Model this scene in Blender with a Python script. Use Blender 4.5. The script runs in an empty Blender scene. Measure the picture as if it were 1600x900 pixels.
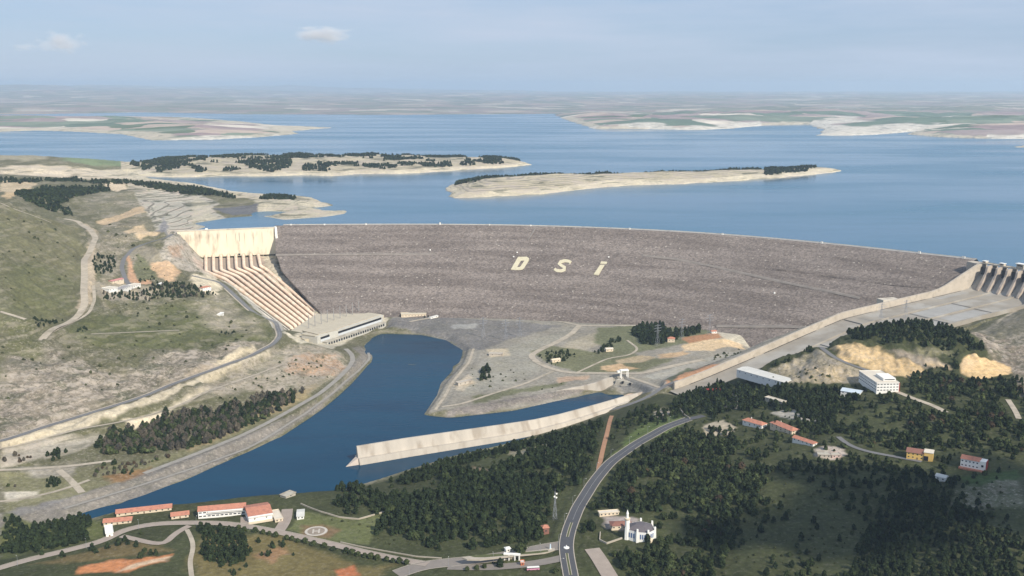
import bpy, math, random
import numpy as np
from mathutils import Vector, Matrix
from mathutils.geometry import delaunay_2d_cdt

SC = bpy.context.scene
COL = SC.collection
R = math.radians

# ------------------------------------------------------------------ camera
CAM_Z = 514.0
PITCH = math.atan(315 / 1600.0)
cd = bpy.data.cameras.new("camera")
cd.sensor_width = 36.0
cd.lens = 36.0
cd.clip_start = 5.0
cd.clip_end = 200000.0
cam = bpy.data.objects.new("camera", cd)
cam.location = (0, 0, CAM_Z)
cam.rotation_euler = (math.pi / 2 - PITCH, 0, 0)
COL.objects.link(cam)
SC.camera = cam

# ------------------------------------------------------------------ sun, sky, exposure
SUN_EL = R(37)
SUN_DIR = Vector((0.60, -0.80, 0)).normalized()           # towards the sun, on the ground plan
s3 = Vector((SUN_DIR.x * math.cos(SUN_EL), SUN_DIR.y * math.cos(SUN_EL), math.sin(SUN_EL)))
sd = bpy.data.lights.new("sun", 'SUN')
sd.energy = 5.0
sd.angle = R(0.5)
sd.color = (1.0, 0.93, 0.82)
sun = bpy.data.objects.new("sun", sd)
sun.rotation_euler = s3.to_track_quat('Z', 'Y').to_euler()
sun.location = (0, -500, 1500)
COL.objects.link(sun)

W = bpy.data.worlds.new("World")
SC.world = W
W.use_nodes = True
wt = W.node_tree
wt.nodes.clear()
wo = wt.nodes.new("ShaderNodeOutputWorld")
bg = wt.nodes.new("ShaderNodeBackground")
sky = wt.nodes.new("ShaderNodeTexSky")
sky.sky_type = 'NISHITA'
sky.sun_disc = False
sky.sun_elevation = SUN_EL
sky.sun_rotation = math.atan2(SUN_DIR.x, SUN_DIR.y)
sky.altitude = 500
sky.air_density = 1.0
sky.dust_density = 0.6
sky.ozone_density = 2.5
bg.inputs[1].default_value = 0.082
# thin high veil of cloud drifting over the blue
wc = wt.nodes.new("ShaderNodeTexCoord")
wm = wt.nodes.new("ShaderNodeMapping")
wm.inputs['Scale'].default_value = (1.0, 1.0, 9.0)
wn = wt.nodes.new("ShaderNodeTexNoise")
wn.inputs['Scale'].default_value = 3.2
wn.inputs['Detail'].default_value = 7
wn.inputs['Roughness'].default_value = 0.58
wr = wt.nodes.new("ShaderNodeMapRange")
wr.inputs[1].default_value = 0.36
wr.inputs[2].default_value = 0.72
wr.inputs[3].default_value = 0.0
wr.inputs[4].default_value = 0.85
wx = wt.nodes.new("ShaderNodeMixRGB")
wx.inputs[2].default_value = (6.6, 7.5, 9.1, 1)
wt.links.new(wc.outputs['Generated'], wm.inputs[0])
wt.links.new(wm.outputs[0], wn.inputs[0])
wt.links.new(wn.outputs[0], wr.inputs[0])
wt.links.new(wr.outputs[0], wx.inputs[0])
wb = wt.nodes.new("ShaderNodeMixRGB"); wb.inputs[0].default_value = .6; wb.inputs[2].default_value = (4.6, 6.3, 9.4, 1)
wt.links.new(sky.outputs[0], wb.inputs[1]); wt.links.new(wb.outputs[0], wx.inputs[1])
wt.links.new(wx.outputs[0], bg.inputs[0])
wt.links.new(bg.outputs[0], wo.inputs[0])

SC.view_settings.view_transform = 'Standard'
SC.view_settings.look = 'None'
SC.view_settings.gamma = 1
SC.view_settings.exposure = 0.10
SC.view_settings.use_curve_mapping = False
cy = SC.cycles
cy.max_bounces = 5
cy.diffuse_bounces = 2
cy.glossy_bounces = 2
cy.transparent_max_bounces = 8
cy.volume_bounces = 1
cy.use_denoising = True
try:
    cy.denoiser = 'OPENIMAGEDENOISE'
except Exception:
    pass
cy.caustics_reflective = False
cy.caustics_refractive = False

# ------------------------------------------------------------------ helpers: objects
def tag(o, label=None, cat=None, group=None, kind=None):
    if label: o['label'] = label
    if cat: o['category'] = cat
    if group: o['group'] = group
    if kind: o['kind'] = kind
    return o

def empty(name, loc, rz=0.0, **k):
    o = bpy.data.objects.new(name, None)
    o.location = loc
    o.rotation_euler = (0, 0, rz)
    o.empty_display_size = 1
    COL.objects.link(o)
    tag(o, **k)
    return o

class MB:
    """collects vertices and faces, then links them as one mesh object"""
    def __init__(s):
        s.v = []; s.f = []
    def add(s, vs, fs):
        b = len(s.v)
        s.v += [tuple(p) for p in vs]
        s.f += [tuple(i + b for i in f) for f in fs]
        return s
    def box(s, c, d, rz=0.0, taper=1.0):
        x, y, z = c; a, b, h = d[0] / 2, d[1] / 2, d[2] / 2
        cs, sn = math.cos(rz), math.sin(rz)
        vs = []
        for k in (-1, 1):
            t = taper if k > 0 else 1.0
            for i, j in ((-1, -1), (1, -1), (1, 1), (-1, 1)):
                px, py = i * a * t, j * b * t
                vs.append((x + px * cs - py * sn, y + px * sn + py * cs, z + k * h))
        return s.add(vs, [(0, 3, 2, 1), (4, 5, 6, 7), (0, 1, 5, 4), (1, 2, 6, 5), (2, 3, 7, 6), (3, 0, 4, 7)])
    def prism(s, pts, z0, z1):
        n = len(pts)
        vs = [(p[0], p[1], z0) for p in pts] + [(p[0], p[1], z1) for p in pts]
        fs = [tuple(range(n - 1, -1, -1)), tuple(range(n, 2 * n))]
        fs += [(i, (i + 1) % n, n + (i + 1) % n, n + i) for i in range(n)]
        return s.add(vs, fs)
    def tube(s, pts, r, n=8, cap=True):
        pts = [Vector(p) for p in pts]
        rs = r if isinstance(r, (list, tuple)) else [r] * len(pts)
        vs = []
        for i, p in enumerate(pts):
            d = (pts[min(i + 1, len(pts) - 1)] - pts[max(i - 1, 0)]).normalized()
            up = Vector((0, 0, 1)) if abs(d.z) < 0.95 else Vector((1, 0, 0))
            a = d.cross(up).normalized(); b = d.cross(a).normalized()
            for k in range(n):
                t = 2 * math.pi * k / n
                vs.append(p + a * math.cos(t) * rs[i] + b * math.sin(t) * rs[i])
        fs = []
        for i in range(len(pts) - 1):
            for k in range(n):
                fs.append((i * n + k, i * n + (k + 1) % n, (i + 1) * n + (k + 1) % n, (i + 1) * n + k))
        if cap:
            fs.append(tuple(range(n - 1, -1, -1)))
            fs.append(tuple(range((len(pts) - 1) * n, len(pts) * n)))
        return s.add(vs, fs)
    def lathe(s, prof, n=12, c=(0, 0, 0)):
        vs = []
        for r, z in prof:
            for k in range(n):
                t = 2 * math.pi * k / n
                vs.append((c[0] + r * math.cos(t), c[1] + r * math.sin(t), c[2] + z))
        fs = []
        for i in range(len(prof) - 1):
            for k in range(n):
                fs.append((i * n + k, i * n + (k + 1) % n, (i + 1) * n + (k + 1) % n, (i + 1) * n + k))
        fs.append(tuple(range(n - 1, -1, -1)))
        fs.append(tuple(range((len(prof) - 1) * n, len(prof) * n)))
        return s.add(vs, fs)
    def mesh(s, name, m, smooth=False):
        me = bpy.data.meshes.new(name)
        me.from_pydata([tuple(v) for v in s.v], [], s.f)
        if m: me.materials.append(m)
        if smooth: me.shade_smooth()
        me.update()
        return me
    def build(s, name, m, parent=None, smooth=False, **k):
        o = bpy.data.objects.new(name, s.mesh(name, m, smooth))
        COL.objects.link(o)
        if parent is not None: o.parent = parent
        tag(o, **k)
        return o

# ------------------------------------------------------------------ helpers: materials
def mat(name, col, rough=0.85, var=0.15, scale=0.15, spots=None, spot_scale=0.3, spot_thr=0.62,
        bump=0.0, metal=0.0, spec=0.3, stretch=(1, 1, 1), detail=6):
    m = bpy.data.materials.new(name); m.use_nodes = True
    t = m.node_tree; b = t.nodes['Principled BSDF']
    b.inputs['Roughness'].default_value = rough
    b.inputs['Metallic'].default_value = metal
    b.inputs['Specular IOR Level'].default_value = spec
    co = t.nodes.new("ShaderNodeTexCoord")
    mp = t.nodes.new("ShaderNodeMapping"); mp.inputs['Scale'].default_value = stretch
    t.links.new(co.outputs['Object'], mp.inputs[0])
    n = t.nodes.new("ShaderNodeTexNoise"); n.inputs['Scale'].default_value = scale; n.inputs['Detail'].default_value = detail
    n.inputs['Roughness'].default_value = 0.65
    t.links.new(mp.outputs[0], n.inputs[0])
    r = t.nodes.new("ShaderNodeMapRange")
    r.inputs[1].default_value = 0.3; r.inputs[2].default_value = 0.7
    r.inputs[3].default_value = 1 - var; r.inputs[4].default_value = 1 + var
    t.links.new(n.outputs[0], r.inputs[0])
    mul = t.nodes.new("ShaderNodeVectorMath"); mul.operation = 'SCALE'
    mul.inputs[0].default_value = col[:3]
    t.links.new(r.outputs[0], mul.inputs['Scale'])
    out = mul.outputs[0]
    if spots:
        n2 = t.nodes.new("ShaderNodeTexNoise"); n2.inputs['Scale'].default_value = spot_scale; n2.inputs['Detail'].default_value = 5
        t.links.new(mp.outputs[0], n2.inputs[0])
        r2 = t.nodes.new("ShaderNodeMapRange"); r2.inputs[1].default_value = spot_thr - 0.06; r2.inputs[2].default_value = spot_thr + 0.06
        t.links.new(n2.outputs[0], r2.inputs[0])
        mx = t.nodes.new("ShaderNodeMixRGB"); mx.inputs[2].default_value = (*spots, 1)
        t.links.new(r2.outputs[0], mx.inputs[0]); t.links.new(out, mx.inputs[1]); out = mx.outputs[0]
    t.links.new(out, b.inputs['Base Color'])
    if bump:
        bp = t.nodes.new("ShaderNodeBump"); bp.inputs['Strength'].default_value = 1.0; bp.inputs['Distance'].default_value = bump
        t.links.new(n.outputs[0], bp.inputs['Height']); t.links.new(bp.outputs[0], b.inputs['Normal'])
    return m

# ------------------------------------------------------------------ helpers: survey (photograph -> map)
sp, cp = math.sin(PITCH), math.cos(PITCH)
def P(px, py, z):
    dx = (px - 800) / 1600.0; up = (450 - py) / 1600.0
    dy = cp + up * sp; dz = -sp + up * cp
    t = (z - CAM_Z) / dz
    return (dx * t, dy * t, z)

# value noise
class Noise:
    def __init__(s, seed):
        s.g = np.random.RandomState(seed).rand(256, 256)
    def __call__(s, x, y):
        xi = np.floor(x).astype(np.int64); yi = np.floor(y).astype(np.int64)
        fx = x - xi; fy = y - yi
        fx = fx * fx * (3 - 2 * fx); fy = fy * fy * (3 - 2 * fy)
        a = s.g[xi % 256, yi % 256]; b = s.g[(xi + 1) % 256, yi % 256]
        c = s.g[xi % 256, (yi + 1) % 256]; d = s.g[(xi + 1) % 256, (yi + 1) % 256]
        return (a * (1 - fx) + b * fx) * (1 - fy) + (c * (1 - fx) + d * fx) * fy * 1.0
def fbm(x, y, sc, oct=4, seed=1, gain=0.5):
    t = 0; a = 1.0; w = 0
    for k in range(oct):
        t = t + a * Noise(seed + k * 7)(x / sc + 17.3 * k, y / sc + 9.1 * k); w += a
        a *= gain; sc *= 0.5
    return t / w * 2 - 1

# ------------------------------------------------------------------ terrain survey points (photo x, y, height above tailwater)
PT = []
def pts(*a):
    for p in a: PT.append(P(*p))
def wpts(*a):
    for p in a: PT.append(p)
def line(ps, step=25, world=False):
    q = [p if world else P(*p) for p in ps]
    out = []
    for a, b in zip(q[:-1], q[1:]):
        n = max(1, int(math.dist(a[:2], b[:2]) / step))
        for i in range(n): out.append(tuple(a[k] + (b[k] - a[k]) * i / n for k in range(3)))
    out.append(q[-1]); PT.extend(out)
    return out

# river shores
left_shore = [(600,517,0),(565,541,0),(580,556,0),(574,566,0),(545,600,0),(500,640,0),(440,680,0),(400,697,0),(300,745,0),(220,776,0),(150,796,0),(60,826,0),(-60,866,0),(-300,950,0),(-700,1100,0)]
line(left_shore)
right_shore = [(600,517,0),(650,521,0),(700,531,0),(727,547,0),(720,565,0),(690,600,0),(686,615,0),(663,648,0),(700,652,0),(800,642,0),(860,628,0),(940,611,0),(962,608,0),(985,622,0)]
line(right_shore[1:])
near_shore = [(985,624,0),(960,640,0),(900,662,0),(800,692,0),(700,716,0),(600,748,0),(560,760,0),(480,782,0),(430,793,0),(300,807,0),(180,820,0),(140,828,0),(0,862,0),(-200,925,0),(-600,1090,0)]
line([(470,768,24),(430,769,26),(390,772,27),(300,783,26),(270,785,26),(180,796,24),(140,808,22),(80,820,21),(0,832,20),(-200,890,20)])
line(near_shore)
# river bed
pts((600,560,-9),(650,545,-9),(690,560,-9),(650,600,-9),(590,600,-9),(640,640,-9),(560,640,-9),(520,680,-9),(700,670,-8),(800,660,-8),(880,645,-7),(940,625,-6),(600,690,-9),(500,720,-9),(420,740,-9),(350,760,-9),(250,790,-9),(150,815,-9),(50,850,-9),(-100,900,-9),(-400,1020,-9),(640,532,-8),(600,530,-8),(580,590,-8),(560,700,-9),(750,655,-8),(850,652,-8))
# left bank berm
berm = [(548,543,8),(563,552,8),(556,562,9),(540,590,9),(500,622,10),(450,652,10),(400,674,10),(300,714,10),(230,737,10),(130,770,10),(0,800,10),(-200,860,10),(-600,980,10)]
line(berm)
# bank tops of the flat between river and dam
line([(607,512,9),(650,513,9),(705,523,9),(738,545,9),(733,566,9),(703,600,8),(697,616,8),(685,640,7),(710,643,7),(800,628,8),(860,614,9),(930,598,11),(945,590,14)])
# main left road
road_left = [(-300,770,36),(-120,722,37),(0,690,38),(80,665,40),(160,640,42),(250,610,44),(330,580,46),(400,553,48),(427,538,50),(438,522,52),(430,507,56),(408,493,62),(385,478,70),(368,462,78),(345,440,92)]
line(road_left)
# flood plain below the road
pts((0,760,12),(100,735,12),(200,715,13),(300,680,14),(400,640,14),(450,615,14),(500,590,13),(60,720,18),(150,690,18),(250,655,20),(-200,800,14),(-500,860,14),(520,575,13))
line([(0,704,26),(160,654,28),(330,594,32),(430,555,38),(470,530,36),(510,545,30),(535,560,20),(525,580,16),(470,605,18),(400,625,20)])
pts((470,560,33),(500,570,26),(440,580,28),(380,610,26))
# left hill, column by column
HC = {0:[(640,50),(600,68),(560,92),(520,118),(480,142),(440,168),(400,195),(360,225),(330,248),(312,258)],
      100:[(600,60),(560,77),(520,94),(480,114),(440,140),(400,168),(375,185),(353,194)],
      200:[(560,64),(520,80),(480,98),(460,108),(440,115),(400,135),(370,150),(340,166),(310,186),(292,200)],
      300:[(540,62),(500,78),(470,92),(450,100),(435,103),(412,120)]}
for px, L in HC.items():
    for y, z in L: pts((px, y, z))
for px, dz in ((-250, 12), (-600, 20), (-1000, 30)):
    for y, z in HC[0]: pts((px, y + (0 if px > -500 else 10), z + dz))
pts((50,345,222),(60,500,124),(150,480,108),(160,420,134),(150,372,165),(60,600,66),(130,400,152),(130,470,118),(160,345,168),
    (-100,345,246),(-100,420,190),(-100,520,122),(-100,600,76))
wpts((-1300,2700,230),(-1700,2750,235),(-1150,2900,196),(-2300,2700,240))
# behind the hill
pts((0,296,203),(60,298,198),(120,300,196),(20,330,215),(80,325,198),(0,278,216),(100,285,206),(200,284,201),(260,291,190),(300,296,184),(340,302,176),(370,309,168),
    (150,310,190),(110,325,190),(-200,290,210),(-200,275,225),(-500,280,225))
# terraced cut above the inlet
pts((215,300,200),(225,330,182),(262,360,171),(250,300,196),(300,310,180),(280,340,170),(330,322,168),(300,357,159),(350,340,157),(360,347,155),(395,335,159),(405,318,163),(240,345,172))
line([(296,360,157),(330,355,154),(370,349,154),(430,346,155),(470,342,155),(520,338,155),(550,333,155),(540,327,155),(510,316,155),(490,309,155),(470,306,155),(420,303,155),(385,303,155),(370,300,155),(300,286,155),(240,279,155)])
pts((450,309,186),(420,312,182),(480,318,176),(510,327,164),(400,315,174),(440,330,168),(390,325,165))
pts((330,361,135),(380,357,130),(420,354,120),(500,348,115),(600,340,100),(600,320,95),(450,290,110),(350,285,120),(400,295,140),(280,281,140),(620,305,90))
# tan hill further left
line([(232,272,155),(200,273,160),(150,276,172)])
pts((0,272,188),(60,262,205),(100,264,190),(160,266,172),(0,256,215),(0,243,236),(60,243,230),(110,246,222),(160,250,205),(220,254,185),(-300,245,250),(-300,270,215),(-700,245,260))
wpts((-2600,5000,150),(-2000,5050,148),(-1500,4900,150),(-1300,4700,160),(-3600,5100,170),(-1100,4600,165),(-1000,4800,140),(-1600,5300,120),(-2500,5500,115),(-900,4400,158),(-700,4700,110))
# intake bench, penstock slope and rocky abutments
pts((270,372,166),(279,368,166),(291,374,147),(300,387,127),(311,398,107),(255,400,140),(245,420,118),(302,420,96),(314,412,92),(322,402,98),(330,432,84),(284,388,140),(296,404,112))
pts((325,427,83),(412,423,83),(370,425,83),(410,403,98),(360,403,98),(330,403,98))
pts((455,513,13),(497,491,13),(475,502,13),(390,472,42),(447,455,42),(420,462,42),(435,500,24),(470,478,24),(425,437,66),(372,447,64),
    (415,498,46),(446,522,30),(445,515,20))
line([(445,530,22),(470,535,16),(500,545,16),(520,545,14),(540,541,14)])
pts((500,520,14),(560,505,14),(600,495,14),(540,500,14),(590,512,10),(520,490,16))
# the flat
pts((620,498,18),(700,500,17),(800,502,17),(900,506,17),(1000,508,18),(1100,509,20),(1200,512,20),(660,508,12),(800,530,13),(760,560,11),(720,610,8),(800,600,9),(800,570,11),(900,540,14),(900,580,12),(960,560,16),(960,580,16),(1000,530,20),
    (1050,530,24),(1100,520,26),(1120,535,26),(1150,525,24),(1050,560,22),(1100,560,24),(1160,550,24),(1000,595,17),(1040,590,22),(1080,580,24),(1120,570,27),(1020,605,20),(960,596,15))
line([(965,600,14),(990,606,14),(1010,612,15)])
line([(970,607,3),(992,615,3),(1000,620,4)])
pts((1210,544,6),(1240,530,10),(1180,535,14),(1230,545,10))
# under the dam and the lake bed
wpts((-400,2350,0),(0,2350,0),(300,2250,0),(0,2500,20),(-400,2500,20),(0,2800,60),(400,2700,60),(500,2150,0),(600,2300,40),(800,2300,80),(1000,2200,100),(1200,2200,110),(-300,2800,80),(300,3300,60),(1500,2600,90),(2500,2500,90),(0,4000,70),(1500,4000,80),(3000,3500,90),(4500,3500,90),
     (600,2050,8),(700,2120,60),(300,2400,20))
for X in (-6000, -4000, -2500, -1000, 500, 2000, 3500, 5000): wpts((X, 6200, 110))
wpts((-6000,4000,250),(-6000,2500,260),(-4000,2500,260),(-5000,1200,120),(-3000,900,60))
# the chute corridor
CH_L = [(892,1963,125),(740,1880,114),(597,1801,103),(510,1753,82),(427,1707,61),(319,1648,35),(262,1617,24)]
CH_N = Vector((0.482, -0.876))
def cw(s_): return float(np.interp(s_, [0, 440, 566, 690, 755], [150, 150, 92, 42, 38]))
for x, y, z in CH_L:
    s_ = (x - 924) * -.876 + (y - 1981) * -.482; CH_W = cw(s_)
    for w in (0, CH_W * .33, CH_W * .66, CH_W): wpts((x + CH_N.x * w, y + CH_N.y * w, z - 5))
    wpts((x - CH_N.x * 25, y - CH_N.y * 25, z + 6), (x - CH_N.x * 6, y - CH_N.y * 6, z + 3))
    wpts((x + CH_N.x * (CH_W + 11), y + CH_N.y * (CH_W + 11), z + 9))
wpts((-560,2595,110),(-500,2600,110),(-640,2590,115),(-700,2570,125),(-400,2600,110),(-760,2560,135),(-600,2680,110),(960,2010,120),(1030,1890,120),(1050,1830,172),(1090,1900,171),(1120,1960,150),(1040,1990,140),(1300,1850,165),(1800,1750,168),(1400,1980,148),(2000,1850,150),(3000,1700,160),(3500,1300,180))
# near hill
pts((1215,566,92),(1250,547,103),(1290,530,117),(1350,509,138),(1400,502,148),(1480,510,148),(1530,540,132),(1560,568,116),
    (1250,590,84),(1300,600,86),(1300,570,104),(1350,560,112),(1330,545,122),(1400,560,114),(1400,590,97),(1400,530,136),(1460,545,128),(1450,590,100),(1500,560,121),(1500,590,102),(1540,598,101),(1590,640,96),(1560,610,99),
    (1570,545,118),(1600,520,131),(1600,490,133),(1550,512,121),(1530,526,114),(1600,560,118),(1600,600,106),
    (1750,520,152),(1800,600,140),(1900,560,165),(1900,700,130),(2300,600,190))
# foreground
pts((1600,640,100),(1600,700,90),(1520,735,85),(1440,720,82),(1600,800,80),(1600,900,75),(1400,900,65),(1400,800,70),(1400,700,80),(1400,640,87),(1370,618,91),(1280,690,74),(1280,640,72),
    (1200,900,58),(1200,800,60),(1200,700,62),(1200,640,60),(1200,606,56),(1150,606,50),(1110,616,42),(1226,600,62),(1300,620,78),(1100,680,56),(1100,800,56),(1080,655,54),
    (1000,900,50),(1000,820,53),(1000,700,50),(1050,640,44),(1040,618,32),(1000,640,34),(940,660,32),(900,690,36),(860,700,32),(900,760,44),(885,850,48),(885,900,47),
    (800,900,40),(800,860,41),(800,800,38),(800,730,30),(800,703,14),(700,728,14),(700,760,28),(700,860,36),(600,900,34),(600,840,31),(600,790,29),(600,762,12),(500,840,30),(500,800,30),(475,795,28),
    (400,900,33),(400,820,30),(400,800,29),(300,820,29),(300,860,31),(200,900,33),(200,845,28),(250,815,27),(170,832,26),(100,870,27),(0,910,30),(0,885,26),(60,860,24),(300,800,28),(200,812,27),(400,785,28),
    (-200,960,30),(-200,1000,32),(-500,1200,34),(0,1000,34),(300,1000,36),(600,1000,40),(900,1000,48),(1200,1000,58),(1600,1000,72),(1900,900,90),(2000,1000,90),(2200,800,110),
    (0,1500,36),(800,1500,44),(1600,1500,66),(2400,1500,100),(-800,1600,34),(-1200,1500,34),(2600,1100,120))
wpts((-1500,500,34),(0,400,44),(1500,400,90),(2600,800,140),(-3000,400,40),(2600,400,140))

# ------------------------------------------------------------------ the dam as a surveyed surface
CREST_Z = 169.0
SLOPE = 2.42
_c = [P(x, y, CREST_Z)[:2] for x, y in [(300,353.2),(427,352.6),(560,351.6),(700,351.4),(830,353),(960,357.4),(1100,364.5),(1200,372.3),(1300,382),(1400,392.5),(1520,406),(1560,410.5)]]
def smooth_line(ps, step=20.0, it=40, ends=True):
    out = []
    for a, b in zip(ps[:-1], ps[1:]):
        n = max(1, int(math.dist(a, b) / step))
        for i in range(n): out.append([a[0] + (b[0] - a[0]) * i / n, a[1] + (b[1] - a[1]) * i / n])
    out.append(list(ps[-1])); A = np.array(out, float)
    for _ in range(it):
        A[1:-1] = (A[:-2] + 2 * A[1:-1] + A[2:]) / 4
    return A
CREST = smooth_line(_c, 20, 60)
_t = np.gradient(CREST, axis=0); _t /= np.linalg.norm(_t, axis=1)[:, None]
CN = np.stack([_t[:, 1], -_t[:, 0]], 1)                     # downstream normal
def dam_d(x, y):
    """distance downstream of the crest line"""
    i = np.argmin((CREST[:, 0] - x) ** 2 + (CREST[:, 1] - y) ** 2)
    return (x - CREST[i, 0]) * CN[i, 0] + (y - CREST[i, 1]) * CN[i, 1]
def dam_cast(px, py, lift=0.0):
    dx = (px - 800) / 1600.0; up = (450 - py) / 1600.0
    dy = cp + up * sp; dz = -sp + up * cp
    lo, hi = 1500.0, 2700.0
    def f(Y):
        t = Y / dy
        return CAM_Z + dz * t - (CREST_Z - dam_d(dx * t, Y) / SLOPE + lift)
    for _ in range(40):
        m = (lo + hi) / 2
        if f(m) > 0: lo = m
        else: hi = m
    t = lo / dy
    return (dx * t, lo, CAM_Z + dz * t)


# contact between dam face and the left abutment
ABUT = [dam_cast(x, y) for x, y in ((431,353),(432,375),(433,398),(438,412),(442,425),(456,442),(470,457),(484,472),(494,482),(503,492),(506,497))]
line([(x, y, z + 1.0) for x, y, z in ABUT[3:]], world=True)
line([(x + 14, y, z - 14) for x, y, z in ABUT[3:]], world=True)
_ib = P(429, 356.2, 169)
wpts((_ib[0] - 45, _ib[1] - 14, 99), (_ib[0] - 22, _ib[1] - 14, 98), (_ib[0] - 4, _ib[1] - 16, 98), (_ib[0] + 8, _ib[1] - 30, 98), (_ib[0] + 12, _ib[1] + 5, 100), (_ib[0] - 20, _ib[1] + 12, 99), (_ib[0] - 2, _ib[1] - 48, 97), (_ib[0] + 20, _ib[1] - 60, 96), (_ib[0] - 60, _ib[1] + 12, 99), (_ib[0] + 6, _ib[1] - 85, 98))
RAB = [dam_cast(x, y) for x, y in ((1486,449),(1440,462),(1400,476),(1350,492),(1300,509),(1275,520),(1240,536),(1212,548))]
line([(x, y, z + .5) for x, y, z in RAB], world=True)
line([(x - 12, y + 12, z - 14) for x, y, z in RAB], world=True)

# the slope under the penstocks is cut below the pipes
for k in range(9):
    b_, c_, d_ = P(322 + k * 11.9, 424.5 - k * 1.2, 94), P(352 + k * 9.1, 436 - k * 2.2, 84), P(455 + k * 6.1, 512 - k * 3.1, 17)
    for u_, v_ in ((b_, c_), (c_, d_)):
        for i in range(9):
            f_ = i / 9; PT.insert(0, (u_[0] + (v_[0] - u_[0]) * f_, u_[1] + (v_[1] - u_[1]) * f_, u_[2] + (v_[2] - u_[2]) * f_ - 10))
# ------------------------------------------------------------------ triangulate the survey and rasterise it
GX0, GX1, GY0, GY1, GD = -3200.0, 2800.0, 480.0, 6100.0, 7.0
NX = int((GX1 - GX0) / GD) + 1; NY = int((GY1 - GY0) / GD) + 1
def rasterise():
    seen = {}; V = []
    for p in PT:
        k = (round(p[0] / 3), round(p[1] / 3))
        if k in seen: continue
        seen[k] = 1; V.append(p)
    r = delaunay_2d_cdt([Vector((p[0], p[1])) for p in V], [], [], 0, 0.01)
    vv = r[0]; orig = r[3]
    zz = [V[o[0]][2] if o else 50.0 for o in orig]
    H = np.full((NX, NY), 110.0)
    for f in r[2]:
        if len(f) != 3: continue
        a, b, c = [(vv[i].x, vv[i].y, zz[i]) for i in f]
        x0 = max(0, int((min(a[0], b[0], c[0]) - GX0) / GD)); x1 = min(NX - 1, int((max(a[0], b[0], c[0]) - GX0) / GD) + 1)
        y0 = max(0, int((min(a[1], b[1], c[1]) - GY0) / GD)); y1 = min(NY - 1, int((max(a[1], b[1], c[1]) - GY0) / GD) + 1)
        if x1 < x0 or y1 < y0: continue
        X = (GX0 + np.arange(x0, x1 + 1) * GD)[:, None]; Y = (GY0 + np.arange(y0, y1 + 1) * GD)[None, :]
        d = (b[1] - c[1]) * (a[0] - c[0]) + (c[0] - b[0]) * (a[1] - c[1])
        if abs(d) < 1e-6: continue
        l1 = ((b[1] - c[1]) * (X - c[0]) + (c[0] - b[0]) * (Y - c[1])) / d
        l2 = ((c[1] - a[1]) * (X - c[0]) + (a[0] - c[0]) * (Y - c[1])) / d
        l3 = 1 - l1 - l2
        m = (l1 >= -1e-6) & (l2 >= -1e-6) & (l3 >= -1e-6)
        z = l1 * a[2] + l2 * b[2] + l3 * c[2]
        S = H[x0:x1 + 1, y0:y1 + 1]
        S[m] = z[m]
    return H
H0 = rasterise()
def blur(A, n):
    for _ in range(n):
        B = np.pad(A, 1, mode='edge')
        A = (B[:-2, 1:-1] + 2 * B[1:-1, 1:-1] + B[2:, 1:-1]) / 4
        B = np.pad(A, 1, mode='edge')
        A = (B[1:-1, :-2] + 2 * B[1:-1, 1:-1] + B[1:-1, 2:]) / 4
    return A
Hs = blur(H0, 10); Hf = blur(H0, 1)
wgt = np.clip((Hs - 30) / 30, 0, 1)                        # keep the low banks crisp, round the hills
H0 = Hf * (1 - wgt) + Hs * wgt

def grid(A, x, y):
    u = np.clip((x - GX0) / GD, 0, NX - 1.001); v = np.clip((y - GY0) / GD, 0, NY - 1.001)
    i = u.astype(int); j = v.astype(int); fu = u - i; fv = v - j
    return (A[i, j] * (1 - fu) + A[i + 1, j] * fu) * (1 - fv) + (A[i, j + 1] * (1 - fu) + A[i + 1, j + 1] * fu) * fv

def inpoly(x, y, poly):
    m = np.zeros(x.shape, bool); n = len(poly)
    for i in range(n):
        x1, y1 = poly[i][:2]; x2, y2 = poly[(i + 1) % n][:2]
        c = ((y1 > y) != (y2 > y))
        if y1 != y2: m ^= c & (x < (x2 - x1) * (y - y1) / (y2 - y1) + x1)
    return m
def segdist(x, y, poly, closed=True):
    d = np.full(x.shape, 1e12); n = len(poly)
    for i in range(n if closed else n - 1):
        x1, y1 = poly[i][:2]; x2, y2 = poly[(i + 1) % n][:2]
        L = (x2 - x1) ** 2 + (y2 - y1) ** 2
        t = np.clip(((x - x1) * (x2 - x1) + (y - y1) * (y2 - y1)) / L, 0, 1)
        d = np.minimum(d, (x - x1 - t * (x2 - x1)) ** 2 + (y - y1 - t * (y2 - y1)) ** 2)
    return np.sqrt(d)

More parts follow.
